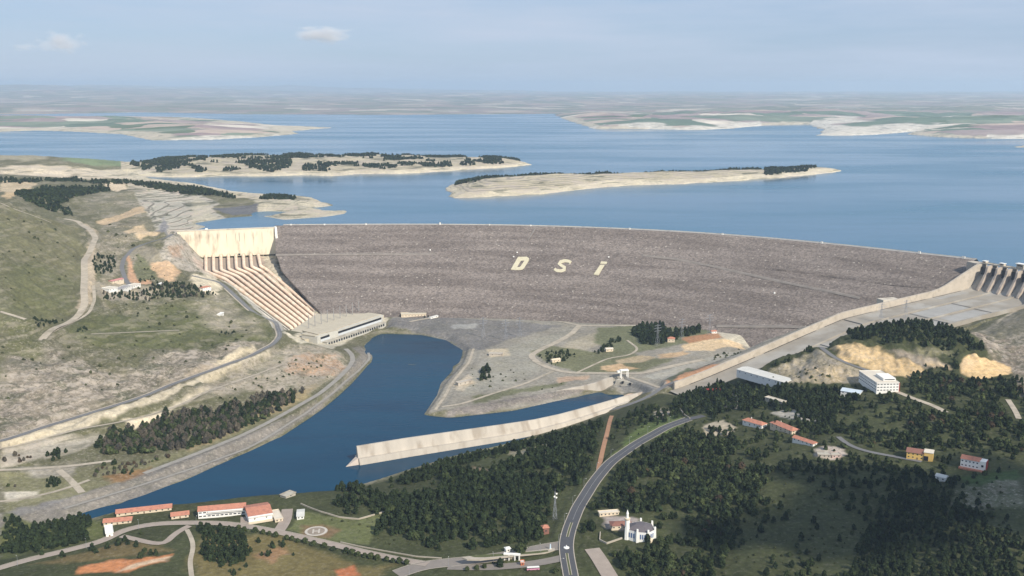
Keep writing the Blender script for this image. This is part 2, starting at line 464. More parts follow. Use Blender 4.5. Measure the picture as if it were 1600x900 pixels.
# islands and far shores: shore outline (photo pixels on the lake), height, slope, seed
LAKE = 155.0
def shore(L): return [P(x, y, LAKE)[:2] for x, y in L]
ISL = [
    dict(p=shore([(198,274),(260,277),(300,277),(345,275),(400,275.5),(470,274),(520,275),(560,272),(620,272),(660,270),(720,266),(790,262),(826,258),(826,255),(780,253),(700,251),(600,250),(500,250),(400,251),(300,253),(215,256)]), h=58, s=0.34, n=60),
    dict(p=shore([(708,310),(760,308),(840,304),(900,297),(944,293),(985,290),(1060,288),(1130,284),(1200,279),(1260,274),(1314,268),(1312,266),(1270,264),(1200,268.5),(1120,272),(1040,275),(980,278),(900,279),(830,281),(760,283),(700,290),(697,296)]), h=66, s=0.34, n=50),
    dict(p=shore([(-300,214),(-100,210),(0,206),(60,204),(120,206),(190,210),(236,219.5),(330,218.5),(400,215),(440,211.5),(470,209),(455,205),(520,199.5),(440,196.5),(380,190),(300,184),(-300,182)]), h=75, s=0.09, n=110),
    dict(p=shore([(866,179),(885,188),(918,198),(925,201),(1020,202),(1090,203.5),(1140,201),(1190,196.5),(1260,194),(1285,202),(1278,212),(1330,212),(1390,209),(1430,206),(1420,210),(1470,214),(1540,217),(1600,217),(1760,222),(2100,235),(2300,180),(1600,171),(1200,173),(1000,176)]), h=95, s=0.22, n=150),
    dict(p=shore([(1580,230),(1600,231),(1700,234),(1700,228),(1600,227)]), h=22, s=0.12, n=30),
    dict(p=shore([(430,246.8),(440,247.2),(500,247),(520,246.3),(480,245.6)]), h=14, s=0.1, n=20),
    dict(p=[(-90000,11800),(-9000,12200),(-6500,13500),(-5200,14600),(-3500,13600),(-1500,13300),(0,13700),(900,14000),(1600,12600),(4000,12500),(90000,9800),(90000,80000),(-90000,80000)], h=95, s=0.018, n=300),
]
def far_height(x, y):
    z = np.full(x.shape, 110.0)
    for k, I in enumerate(ISL):
        p = I['p']; xs = [q[0] for q in p]; ys = [q[1] for q in p]
        m = (x > min(xs) - 100) & (x < max(xs) + 100) & (y > min(ys) - 100) & (y < max(ys) + 100)
        if not m.any(): continue
        X, Y = x[m], y[m]; n = I['n']
        Xd = X + fbm(X, Y, n, 3, 40 + k) * n * 0.35; Yd = Y + fbm(X, Y, n, 3, 60 + k) * n * 0.35
        d = segdist(Xd, Yd, p); ins = inpoly(Xd, Yd, p)
        g = fbm(X, Y, n * 5.0, 5, 80 + k)
        hh = I['h'] * (0.62 + 0.75 * g)
        hh = np.maximum(hh, I['h'] * 0.12)
        zz = LAKE + hh * (1 - np.exp(-d * I['s'] / np.maximum(hh, 1)))
        if I['h'] == 95:                                    # mountains on the far left horizon
            zz = zz + np.clip((Y - 22000) / 18000, 0, 1) * np.clip((3000 - X) / 16000, 0, 1) * 330 * (0.6 + 0.9 * fbm(X, Y, 7000, 4, 99))
        z[m] = np.maximum(z[m], np.where(ins, zz, LAKE - 12 - d * 0.1))
    return z

TERR = [P(*q)[:2] for q in [(214,296,200),(300,300,182),(345,316,168),(400,306,172),(470,308,176),(545,331,158),(470,343,156),(380,346,156),(300,358,158),(262,362,169),(232,338,180)]]
def height(x, y):
    x = np.asarray(x, float); y = np.asarray(y, float)
    near = grid(H0, x, y)
    inside = (x > GX0) & (x < GX1) & (y < GY1 - 10)
    side = (~inside) & (y < 5000)
    z = np.where(inside, near, np.where(side, near, 110.0))
    rough = np.clip((z - 22) / 45, 0.05, 1)
    tm = (x > -1120) & (x < -420) & (y > 2440) & (y < 3150)
    if tm.any():
        d_ = segdist(x[tm], y[tm], TERR); k_ = np.where(inpoly(x[tm], y[tm], TERR), np.clip(d_ / 25, 0, 1), 0)
        zt = z[tm] + fbm(x[tm], y[tm], 220, 2, 91) * 1.2; q_ = zt / 4.0; f_ = q_ - np.floor(q_); f_ = np.clip((f_ - .62) / .38, 0, 1)
        z[tm] = z[tm] * (1 - k_) + (np.floor(q_) + f_) * 4.0 * k_; rough[tm] *= 1 - k_
    lum = np.where(np.abs(z - LAKE) < 6, 0.15, 1.0)
    s_ = (x - 924) * -.876 + (y - 1981) * -.482; w_ = (x - 924) * .482 + (y - 1981) * -.876
    lum = np.where((s_ > -40) & (s_ < 790) & (w_ > -45) & (w_ < 175 - np.clip(s_ - 440, 0, 250) * .42), .08, lum)
    z = z + rough * lum * (fbm(x, y, 160, 3, 5) * 6.0 + fbm(x, y, 38, 4, 11) * 4.2) * (y < 6000)
    hl = (y > 1300) & (y < 2450) & (x < -.05 * y) & (z > 20)
    if hl.any():
        X_, Y_ = x[hl], y[hl]; rd = 1 - np.abs(fbm(X_ + .4 * Y_, Y_ * 1.0, 42, 3, 140)) * 2.2; z[hl] += np.clip((z[hl] - 20) / 25, 0, 1) * (rd * 5.0 + fbm(X_, Y_, 11, 3, 150) * 2.0)
    kn = (x > 270) & (x < 790) & (y > 1425) & (y < 1640)
    if kn.any():
        X_, Y_ = x[kn], y[kn]; e_ = np.clip(np.minimum(np.minimum(X_ - 270, 790 - X_), np.minimum(Y_ - 1425, 1640 - Y_)) / 40, 0, 1); z[kn] += e_ * (lum[kn] > .5) * ((1 - np.abs(fbm(X_ * 1.6, Y_ * .7, 30, 3, 170)) * 2.4) * 3.2 + fbm(X_, Y_, 9, 2, 180) * 1.6)
    fb = y > 3000
    if fb.any():
        zf = far_height(x[fb], y[fb]); z[fb] = np.maximum(z[fb], zf)
    return z
def hz(x, y): return float(height(np.array([x]), np.array([y]))[0])

def cast(px, py):
    """where the sight line through a photo pixel meets the ground"""
    dx = (px - 800) / 1600.0; up = (450 - py) / 1600.0
    dy = cp + up * sp; dz = -sp + up * cp
    Y = np.concatenate([np.arange(560, 3000, 3.0), np.arange(3000, 9000, 10.0)])
    t = Y / dy; X = dx * t; Z = CAM_Z + dz * t
    h = height(X, Y)
    h = np.maximum(h, np.where(Y > 2560, LAKE, 0))
    b = np.nonzero(Z < h)[0]
    if len(b) == 0: return P(px, py, 60)
    i = b[0]
    if i == 0: return (X[0], Y[0], h[0])
    a = (Z[i - 1] - h[i - 1]) / max(1e-6, (Z[i - 1] - h[i - 1]) + (h[i] - Z[i]))
    return (float(X[i - 1] + (X[i] - X[i - 1]) * a), float(Y[i - 1] + (Y[i] - Y[i - 1]) * a), float(h[i - 1] + (h[i] - h[i - 1]) * a))
def castpoly(L): return [cast(x, y)[:2] for x, y in L]

# ------------------------------------------------------------------ roads: routes picked on the ground
class Route:
    def __init__(s, name, pix, w, label=None, smooth=6, pad=9.0, kerb=0.0, world=None, flat=4.0, zs=25):
        ps = world or [cast(*p)[:2] for p in pix]
        A = smooth_line(ps, 7, smooth)
        z = height(A[:, 0], A[:, 1])
        for _ in range(zs):
            z[1:-1] = (z[:-2] + 2 * z[1:-1] + z[2:]) / 4
        s.name, s.A, s.z, s.w, s.pad, s.flat, s.label, s.kerb = name, A, z, w, pad, flat, label, kerb
        t = np.gradient(A, axis=0); t /= np.linalg.norm(t, axis=1)[:, None]
        s.n = np.stack([t[:, 1], -t[:, 0]], 1)
    def strip(s, mb, o0, o1, lift, i0=0, i1=None):
        i1 = i1 or len(s.A); vs = []
        for i in range(i0, i1):
            for o in (o0, o1):
                vs.append((s.A[i, 0] + s.n[i, 0] * o, s.A[i, 1] + s.n[i, 1] * o, s.z[i] + lift))
        mb.add(vs, [(2 * i, 2 * i + 1, 2 * i + 3, 2 * i + 2) for i in range(i1 - i0 - 1)])
        return mb
RT = {}
def route(key, *a, **k): RT[key] = Route(*a, **k)

route('left', 'road', [(-120,722),(0,690),(80,665),(160,640),(250,610),(330,580),(400,553),(427,540),(438,525),(432,507),(408,492),(385,478),(366,462),(343,440),(300,431)], 9)
route('crestroad', 'road', [(206,452),(196,436),(190,418),(194,402),(208,388),(235,378),(262,371),(285,366)], 9)
route('dirt', 'dirt_road', [(62,532),(80,520),(110,505),(140,488),(148,470),(146,446)], 6)
route('dirt2', 'dirt_road', [(66,530),(90,508),(125,492),(133,475),(131,455),(132,430),(132,405),(142,390),(150,374),(140,358),(122,347),(100,342)], 13)
route('track1', 'dirt_road', [(0,317),(40,333),(80,348)], 5)
route('track2', 'dirt_road', [(0,487),(40,499)], 8)
route('track3', 'dirt_road', [(142,522),(200,519),(280,516)], 5)
route('shore_road', 'bank_road', [(540,545),(549,553),(552,563),(545,575),(528,592),(500,615),(460,638),(420,660),(380,680),(300,712),(225,740)], 9, flat=5)
route('shore_berm', 'bank_road', [(575,549),(578,561),(560,580),(520,615),(480,645),(430,676),(390,700),(300,733),(200,765),(100,795)], 5, flat=2, pad=5)
route('valley', 'dirt_road', [(-60,737),(60,732),(120,728),(150,723),(180,720)], 8)
route('valley2', 'dirt_road', [(92,735),(110,750),(128,770)], 9)
route('valley3', 'dirt_road', [(-60,790),(20,782),(60,775),(100,765),(140,750)], 6)
route('valley4', 'dirt_road', [(-60,716),(0,702),(60,690),(120,672),(180,662),(230,650),(300,625),(360,600),(440,570)], 5)
route('toe', 'dirt_road', [(640,503),(700,494.5),(760,495),(830,498),(880,503),(905,509),(960,509),(1040,508),(1120,508),(1180,509),(1230,512)], 9)
route('flat1', 'dirt_road', [(905,509),(893,522),(870,535),(845,546),(828,556),(840,567),(865,578),(890,583),(960,584),(1000,584),(1060,570),(1100,562)], 12)
route('flat2', 'dirt_road', [(985,590),(1010,598),(1030,606)], 8)
route('flat3', 'dirt_road', [(865,580),(820,600),(780,612),(720,632),(690,636)], 6)
route('flat4', 'dirt_road', [(740,545),(733,566),(705,600),(696,618),(680,641)], 5)
route('flat5', 'dirt_road', [(900,583),(950,560),(985,555),(998,545),(980,532)], 5)
route('chute_road', 'road', [(930,644),(985,632),(1015,618),(1040,600),(1060,595)], 8)
route('main', 'road', [(900,960),(892,900),(886,870),(884,850),(890,825),(903,793),(925,758),(955,722),(1000,690),(1040,668),(1076,655)], 13.5, kerb=1, flat=5)
route('main2', 'road', [(1076,655),(1100,650)], 10)
route('entry', 'road', [(884,852),(862,854),(820,863),(780,872),(735,877),(700,880),(655,884),(620,898)], 17, kerb=1, flat=5)
route('entry2', 'road', [(880,872),(850,880),(820,884),(770,888),(700,886)], 13, flat=5)
route('drive', 'driveway', [(668,882),(630,876),(580,866),(520,851),(470,839),(430,831),(395,824),(350,818),(300,817),(240,819),(190,829),(165,845),(100,862),(40,876),(10,885),(-40,900)], 9, kerb=1)
route('drive2', 'driveway', [(436,830),(447,815),(449,796)], 13)
route('drive3', 'driveway', [(385,823),(385,808)], 13)
route('drive4', 'driveway', [(190,838),(240,850),(262,852),(266,838),(280,828),(296,822)], 8)
route('lane', 'dirt_road', [(292,828),(300,842),(303,858),(296,875),(300,905)], 5)
route('firebreak', 'dirt_road', [(935,735),(940,712),(948,680),(956,650)], 6, flat=2)
route('hillroad', 'road', [(1282,532),(1284,545),(1300,558),(1330,570),(1362,581),(1385,589)], 8)
route('villa1', 'dirt_road', [(1400,612),(1430,625),(1460,634),(1478,645)], 9)
route('villa2', 'road', [(1310,683),(1325,696),(1345,705),(1390,713),(1440,722)], 7)
route('mosqueroad', 'driveway', [(925,858),(935,872),(945,888),(955,905)], 16)
route('path_right', 'dirt_road', [(1575,625),(1585,640),(1592,655)], 7)

def carve(x, y, z, slices=None):
    best = np.full(x.shape, -9.0); tgt = np.zeros(x.shape)
    for r in RT.values():
        hw = r.w / 2 + r.flat; R_ = hw + r.pad
        for i in range(len(r.A) - 1):
            ax, ay = r.A[i]; bx, by = r.A[i + 1]
            y0, y1 = min(ay, by) - R_, max(ay, by) + R_
            if slices is not None:
                a = np.searchsorted(slices, y0); b = np.searchsorted(slices, y1)
                if b <= a: continue
                sl = slice(a, b)
            else: sl = slice(None)
            X, Y = x[sl], y[sl]
            m = (X > min(ax, bx) - R_) & (X < max(ax, bx) + R_) & (Y > y0) & (Y < y1)
            if not m.any(): continue
            Xm, Ym = X[m], Y[m]
            L = (bx - ax) ** 2 + (by - ay) ** 2 + 1e-9
            t = np.clip(((Xm - ax) * (bx - ax) + (Ym - ay) * (by - ay)) / L, 0, 1)
            d = np.hypot(Xm - ax - t * (bx - ax), Ym - ay - t * (by - ay))
            w = (R_ - d) / r.pad
            zt = r.z[i] + (r.z[i + 1] - r.z[i]) * t
            B = best[sl]; T = tgt[sl]
            bm = B[m]; tm = T[m]; u = w > bm
            bm[u] = w[u]; tm[u] = zt[u]
            B[m] = bm; T[m] = tm
            best[sl] = B; tgt[sl] = T
    best = np.clip(best, 0, 1); best = best * best * (3 - 2 * best)
    return z * (1 - best) + tgt * best, best
def ground_z(x, y):
    a = np.array([float(x)]); b = np.array([float(y)])
    return float(carve(a, b, height(a, b))[0][0])
def castg(px, py):
    x, y, z = cast(px, py)
    return (x, y, ground_z(x, y))

# ------------------------------------------------------------------ ground sheet out to the horizon
def rows():
    ys = [560.0]
    while ys[-1] < 62000:
        Y = ys[-1]
        if Y < 1700: d = 1.9
        elif Y < 2700: d = 3.0
        elif Y < 5200: d = 3.0 + (Y - 2700) / 2500 * 9
        else: d = Y * 0.0075
        ys.append(Y + d)
    return np.array(ys)
RY = rows()
CX = np.concatenate([np.linspace(-1.6, -0.9, 70)[:-1], np.linspace(-0.9, -0.53, 110)[:-1], np.linspace(-0.53, 0.53, 860), np.linspace(0.53, 0.9, 110)[1:], np.linspace(0.9, 1.6, 70)[1:]])
GX = CX[None, :] * RY[:, None]; GY = np.repeat(RY[:, None], len(CX), 1)
GZ = np.empty_like(GX)
for a in range(0, len(RY), 200):
    GZ[a:a + 200] = height(GX[a:a + 200].ravel(), GY[a:a + 200].ravel()).reshape(GX[a:a + 200].shape)
ROADW = None
def carve_grid():
    global GZ, ROADW
    best = np.full(GX.shape, -9.0); tgt = np.zeros_like(GX)
    for r in RT.values():
        hw = r.w / 2 + r.flat; R_ = hw + r.pad
        for i in range(len(r.A) - 1):
            ax, ay = r.A[i]; bx, by = r.A[i + 1]
            a = np.searchsorted(RY, min(ay, by) - R_); b = np.searchsorted(RY, max(ay, by) + R_)
            if b <= a: continue
            ym = max(560, min(ay, by) - R_)
            u0 = min((min(ax, bx) - R_) / ym, (min(ax, bx) - R_) / (max(ay, by) + R_)); u1 = max((max(ax, bx) + R_) / ym, (max(ax, bx) + R_) / (max(ay, by) + R_))
            c = np.searchsorted(CX, u0); d_ = np.searchsorted(CX, u1)
            if d_ <= c: continue
            X = GX[a:b, c:d_]; Y = GY[a:b, c:d_]
            L = (bx - ax) ** 2 + (by - ay) ** 2 + 1e-9
            t = np.clip(((X - ax) * (bx - ax) + (Y - ay) * (by - ay)) / L, 0, 1)
            d = np.hypot(X - ax - t * (bx - ax), Y - ay - t * (by - ay))
            w = (R_ - d) / r.pad
            zt = r.z[i] + (r.z[i + 1] - r.z[i]) * t
            B = best[a:b, c:d_]; T = tgt[a:b, c:d_]; u = w > B
            B[u] = w[u]; T[u] = zt[u]
    best = np.clip(best, 0, 1); best = best * best * (3 - 2 * best)
    GZ = GZ * (1 - best) + tgt * best
    ROADW = best
carve_grid()

# ground cover: what grows or lies where
grass = (.116, .111, .060); olive = (.098, .102, .045); rock = (.32, .275, .22); tan = (.47, .39, .27); pale = (.62, .56, .46)
redsoil = (.42, .22, .12); gravel = (.175, .165, .155); darkgrass = (.057, .063, .027); ochre = (.60, .43, .23); flatc = (.27, .245, .20); dusty = (.36, .32, .26)
COV = np.empty(GX.shape + (3,)); KND = np.zeros(GX.shape + (3,))   # KND: rock speckle, ledges, fields
u = GX / GY
def blend(m, col, knd=None, a=1.0):
    m = (m * a)[..., None] if m.ndim == 2 else m
    COV[:] = COV * (1 - m) + np.array(col) * m
    if knd is not None: KND[:] = KND * (1 - m) + np.array(knd) * m
COV[:] = grass; KND[:] = (0.45, 0.3, 0)
# right side and foreground: dark grass
w = np.clip((u + 0.02 - (1650 - GY) * 0 ) / 0.04, 0, 1)
w = np.where(GY < 1500, 1.0, w) * (GY < 1800)
NS = None
def zone(poly, col, knd=None, soft=6.0, warp=14.0, a=1.0, world=False, seed=3):
    p = poly if world else castpoly(poly)
    xs = [q[0] for q in p]; ys = [q[1] for q in p]
    pad = warp + soft + 5
    r0 = np.searchsorted(RY, min(ys) - pad); r1 = np.searchsorted(RY, max(ys) + pad)
    if r1 <= r0: return
    X = GX[r0:r1]; Y = GY[r0:r1]
    m = (X > min(xs) - pad) & (X < max(xs) + pad)
    cols = np.nonzero(m.any(0))[0]
    if len(cols) == 0: return
    c0, c1 = cols[0], cols[-1] + 1
    X = X[:, c0:c1]; Y = Y[:, c0:c1]
    wf = min(1.0, warp / 5.0)
    Xw = X + fbm(X, Y, 70, 3, seed) * warp * 1.3 + fbm(X, Y, 14, 3, seed + 3) * 7 * wf; Yw = Y + fbm(X, Y, 70, 3, seed + 9) * warp * 1.3 + fbm(X, Y, 14, 3, seed + 5) * 7 * wf
    soft = soft * 1.5
    d = segdist(Xw, Yw, p); ins = inpoly(Xw, Yw, p)
    s = np.where(ins, d, -d)
    w = (np.clip(s / soft + 0.5, 0, 1) * a)[..., None]
    C = COV[r0:r1, c0:c1]; K = KND[r0:r1, c0:c1]
    C[:] = C * (1 - w) + np.array(col) * w
    if knd is not None: K[:] = K * (1 - w) + np.array(knd) * w
# foreground right of and below the river
zone([P(*q)[:2] for q in [(-700,1180,20),(0,890,0),(160,838,0),(300,812,0),(430,788,0),(560,760,5),(700,716,5),(900,662,10),(985,624,15),(1040,612,30),(1110,602,35),(1200,590,60),(1330,540,90),(1500,530,110),(1700,560,120),(2400,700,140),(2600,1500,100),(800,1900,40),(-1500,1900,30)]], darkgrass, (0.12, 0, 0), 8, 10, world=True)
# flat below the dam
zone([P(*q)[:2] for q in [(600,517,0),(650,521,0),(700,531,0),(727,547,0),(720,565,0),(690,600,0),(663,648,0),(800,642,0),(940,611,0),(1040,612,20),(1110,602,35),(1200,560,55),(1330,500,85),(1240,500,20),(900,495,15),(620,485,15)]], flatc, (0.35, 0, 0), 6, 8, world=True)
zone([P(*q)[:2] for q in [(600,517,0),(650,521,0),(700,531,0),(727,547,0),(760,545,12),(800,530,12),(880,510,15),(700,493,17),(610,495,17)]], gravel, (0.5, 0, 0), 6, 10, world=True)
# left river bank: riprap berm
zone([P(*q)[:2] for q in left_shore[1:]] + [P(*q)[:2] for q in berm[::-1]], (.20, .18, .155), (0.55, 0, 0), 3, 2, world=True)
zone([(0,802),(130,771),(230,738),(300,716),(360,692),(250,735),(150,765),(20,810)], gravel, (0.3,0,0), 4, 3)
# rocky, ledged hillside
zone([(0,520),(60,525),(110,560),(200,590),(250,540),(330,545),(400,530),(420,540),(330,575),(250,605),(160,635),(60,665),(0,685)], (.19,.162,.122), (0.95, 0.95, 0), 25, 30)
zone([(-200,560),(0,600),(90,600),(160,640),(60,668),(0,688),(-200,740)], (.225,.19,.145), (0.95, 0.95, 0), 20, 20)
zone([(60,500),(130,500),(280,480),(380,470),(420,510),(420,530),(330,545),(220,545),(130,530)], olive, (0.15, 0.25, 0), 15, 20)
zone([(300,470),(350,455),(400,500),(405,525),(340,520)], (.24,.215,.15), (0.6, 0.6, 0), 15, 15, a=.7)
zone([(0,325),(60,335),(118,352),(130,380),(128,470),(70,510),(0,490)], (.138,.130,.070), (0.15, 0.2, 0), 10, 10)
zone([(0,400),(60,410),(120,440),(125,480),(60,500),(0,480)], olive, (0.1, 0.15, 0), 25, 20, a=.7)
zone([(0,500),(50,500),(70,530),(60,560),(0,560)], (.115,.115,.052), (0.5, 0.35, 0), 15, 20)
zone([(-400,330),(0,350),(0,600),(-400,640)], (.132,.128,.070), (0.3, 0.3, 0), 25, 20)
# rock outcrop above the river with orange faces
zone([(400,556),(440,545),(470,540),(520,548),(545,570),(530,590),(480,605),(420,612),(380,610),(340,620),(300,610),(340,590)], (.32,.275,.20), (0.9, 0.5, 0), 12, 12)
zone([(455,558),(480,548),(520,552),(540,570),(525,585),(480,585),(450,578)], (.46,.29,.18), (1.0, 0.7, 0), 5, 22, a=.8)
zone([(405,560),(440,552),(445,560),(400,585)], (.20,.19,.11), (0.7, 0.3, 0), 6, 8, a=.7)
# cut banks of the left road
zone([(0,693),(80,668),(160,643),(250,614),(330,584),(400,557),(425,545),(418,556),(340,592),(260,622),(170,652),(90,678),(0,712)], (.50,.43,.31), (0.35, 0.1, 0), 4, 4)
zone([(190,655),(250,640),(330,605),(300,625),(240,660),(200,672)], (.55,.47,.34), (0.35, 0.1, 0), 5, 5)
zone([(330,575),(400,546),(396,538),(330,566)], (.50,.42,.29), (0.4, 0.1, 0), 4, 5)
zone([(250,603),(330,574),(335,566),(262,596)], (.42,.34,.25), (0.4, 0.1, 0), 4, 5, a=.7)
# flood plain strip below
zone([(0,704),(60,690),(130,680),(170,680),(120,705),(60,715),(0,730)], (.38,.34,.27), (0.6, 0.9, 0), 6, 6)
zone([(0,735),(120,735),(210,725),(300,700),(400,650),(470,610),(490,615),(440,650),(300,712),(130,768),(0,800)], (.17,.16,.085), (0.35, 0.1, 0), 8, 8)
zone([(0,770),(55,766),(60,776),(0,786)], (.5,.45,.36), (0.4,0,0), 4, 4)
zone([(160,745),(235,730),(235,740),(170,755)], (.26,.14,.06), (0.3,0,0), 5, 6, a=.8)
zone([(25,730),(60,728),(120,730),(110,745),(60,745)], (.30,.27,.22), (0.2,0,0), 6, 5)
zone([(300,690),(400,640),(480,605),(500,600),(470,625),(380,670),(300,705)], (.36,.27,.15), (0.3,0,0), 6, 6, a=.6)
# road cut faces by the switchback
zone([(120,480),(131,455),(131,400),(145,372),(128,350),(138,352),(158,375),(148,400),(146,470),(128,495)], (.42,.34,.24), (0.3,0.1,0), 4, 4)
zone([(145,375),(160,345),(200,350),(235,345),(250,358),(215,372),(190,392),(185,430),(160,440),(150,400)], (.19,.168,.112), (0.7,0.5,0), 8, 8)
zone([(192,361),(225,350),(250,365),(215,375)], (.5,.38,.24), (0.4,0.2,0), 5, 5)
zone([(160,300),(215,298),(232,335),(255,362),(215,345),(165,340),(120,320)], (.16,.148,.092), (0.6,0.5,0), 8, 8)
zone([(150,345),(222,322),(230,332),(190,342),(150,350)], (.47,.35,.22), (0.3,0.1,0), 4, 4)
zone([(158,285),(195,284),(200,296),(180,300)], (.58,.47,.33), (0.4,0,0), 4, 5)
zone([(0,282),(60,286),(50,292),(0,300)], (.45,.36,.24), (0.3,0,0), 4, 5)
zone([(10,300),(50,292),(30,302),(12,312),(0,308)], (.50,.37,.22), (0.3,0,0), 4, 5)
zone([(200,395),(215,385),(260,395),(250,435),(205,445),(195,420)], (.25,.22,.16), (0.4,0.2,0), 6, 6)
zone([(238,410),(262,408),(285,425),(270,440),(240,430)], (.56,.38,.23), (0.3,0,0), 5, 6)
zone([(195,398),(200,440),(212,444),(240,445),(236,438),(215,436),(205,415),(202,400)], (.5,.30,.18), (0.3,0,0), 3, 4)
zone([(215,395),(235,412),(250,435),(220,440),(205,420)], (.14,.14,.075), (0.3,0,0), 4, 5)
zone([(140,440),(200,440),(250,450),(240,470),(160,470)], (.34,.29,.22), (0.4,0,0), 6, 8, a=.8)
zone([(298,432),(330,432),(345,445),(336,462),(310,455)], (.60,.52,.38), (0.5,0,0), 5, 6)
# cliffs beside the intake
zone([(258,372),(290,366),(302,385),(322,410),(330,432),(300,425),(270,415),(250,395)], (.42,.375,.31), (0.95, 0.5, 0), 5, 6)
zone([(262,385),(282,382),(285,400),(270,405)], (.42,.27,.18), (0.8, 0.3, 0), 5, 6, a=.8)
zone([(300,398),(412,398),(416,420),(318,424)], (.44,.35,.28), (0.4, 0.1, 0), 4, 3)
zone([(318,424),(416,420),(500,488),(455,514)], (.40,.34,.26), (0.3, 0.1, 0), 4, 3)
zone([(412,400),(432,400),(440,430),(470,455),(498,488),(488,490),(440,448),(418,425)], (.62,.54,.40), (0.7, 0.2, 0), 4, 5)
zone([(345,436),(352,436),(395,470),(448,512),(440,518),(395,480)], (.38,.36,.31), (0.3, 0.3, 0), 4, 3)
zone([(440,520),(500,488),(520,480),(600,488),(606,500),(560,520),(520,545),(470,538)], (.48,.43,.33), (0.2, 0, 0), 5, 4)
# terraced cut and headland
terr = (.40,.37,.30)
zone([(210,297),(300,300),(345,318),(330,325),(362,346),(300,358),(262,364),(232,338)], terr, (0.15, 1.6, 0), 5, 4)
zone([(300,303),(330,318),(332,335),(370,350),(400,336),(400,318),(560,330),(560,346),(300,360)], (.42,.38,.29), (0.25, 0.9, 0), 5, 5)
zone([(398,312),(480,310),(550,332),(470,345),(400,345)], (.43,.385,.29), (0.25, 1.2, 0), 5, 5)
zone([(332,325),(404,318),(404,335),(362,337)], (.12,.12,.125), (0.3, 0, 0), 4, 4)
zone([(242,362),(255,340),(262,350),(262,366)], (.22,.21,.21), (0.3,0,0), 5, 4)
zone([(0,262),(60,258),(120,262),(200,266),(232,272),(240,279),(150,280),(0,272)], (.58,.49,.36), (0.35, 0.9, 0), 20, 20)
zone([(70,244),(200,247),(230,252),(200,262),(100,252)], (.16,.20,.11), (0.2, 0, 0), 20, 20)
zone([(0,243),(60,240),(75,247),(40,252),(0,250)], (.30,.27,.19), (0.6, 0, 0), 20, 20)
# patches of the flat
zone([(760,560),(800,540),(870,520),(900,512),(880,530),(840,548),(825,560),(850,580),(800,600),(740,620),(720,620),(740,580)], (.29,.27,.22), (0.4,0,0), 10, 12)
zone([(900,528),(960,512),(990,514),(985,520),(930,540),(905,552),(880,545)], (.38,.33,.24), (0.4,0.3,0), 8, 8, a=.8)
zone([(830,550),(860,540),(905,545),(930,550),(980,545),(1000,560),(1060,560),(1000,582),(900,580),(870,572)], (.155,.155,.085), (0.3,0,0), 6, 8)
zone([(935,512),(1000,508),(1120,512),(1110,528),(1060,540),(1000,550),(960,548),(930,535)], (.15,.155,.085), (0.3,0,0), 6, 8)
zone([(1065,528),(1125,520),(1134,526),(1080,538)], (.36,.19,.10), (0.3,0,0), 3, 3)
zone([(1065,542),(1085,535),(1130,528),(1160,535),(1160,545),(1110,548),(1070,548)], (.58,.43,.26), (0.4,0.3,0), 4, 5)
zone([(1030,555),(1070,548),(1080,552),(1060,558),(1035,560)], (.46,.32,.19), (0.4,0,0), 4, 5)
zone([(1120,518),(1165,516),(1178,528),(1170,542),(1150,535),(1130,528)], (.48,.43,.33), (0.3,0.4,0), 4, 4)
zone([(940,572),(968,568),(985,573),(1000,576),(960,580),(942,577)], (.55,.38,.22), (0.3,0,0), 3, 3)
zone([(965,562),(1000,556),(1028,558),(1010,566),(970,568)], (.42,.33,.21), (0.5,0,0), 4, 5)
zone([(1040,595),(1070,578),(1120,570),(1170,556),(1195,552),(1160,567),(1110,580),(1080,588),(1045,603)], (.50,.27,.15), (0.2,0,0), 3, 3)
zone([(1000,590),(1060,572),(1150,548),(1155,556),(1090,572),(1040,592)], (.33,.31,.26), (0.3,0.3,0), 5, 5)
zone([(1040,592),(1075,575),(1110,570),(1070,582),(1050,600)], (.13,.135,.085), (0.2,0,0), 3, 3)
zone([(1190,548),(1230,530),(1262,512),(1290,508),(1300,515),(1240,540),(1210,556)], (.42,.37,.29), (0.6,0.2,0), 4, 4)
zone([(945,600),(975,590),(1035,603),(1020,615),(985,612),(965,605)], (.24,.225,.20), (0.3,0,0), 3, 3)
zone([(700,640),(860,612),(940,596),(945,603),(860,622),(760,645),(700,652)], (.20,.175,.155), (0.6,0.2,0), 4, 4)
zone([(740,620),(800,608),(860,600),(900,592),(880,602),(820,612),(740,632)], (.15,.15,.085), (0.3,0,0), 5, 6)
zone([(870,590),(925,586),(920,592),(875,598)], (.42,.30,.21), (0.3,0,0), 3, 4)
zone([(706,508),(745,505),(745,513),(710,515)], (.30,.29,.27), (0.1,0,0), 4, 4)
zone([(710,600),(735,585),(745,600),(720,612)], (.46,.39,.29), (0.5,0,0), 4, 5)
zone([(760,545),(790,545),(792,556),(765,558)], (.50,.42,.30), (0.5,0,0), 4, 5)
# slope right of the chute
zone([P(*q)[:2] for q in [(1505,532,121),(1560,510,122),(1640,474,135),(1900,440,165),(2400,450,180),(2400,640,150),(1640,640,100),(1590,600,106),(1560,560,118)]], (.215,.175,.135), (0.9, 1.0, 0), 8, 12, world=True)
zone([(1530,520),(1560,500),(1600,480),(1700,460),(1700,510),(1600,520),(1550,530)], (.16,.145,.10), (0.5, 0.4, 0), 6, 8)
zone([(1562,505),(1600,462),(1640,470),(1600,478)], (.45,.38,.28), (0.5,0.2,0), 5, 6)
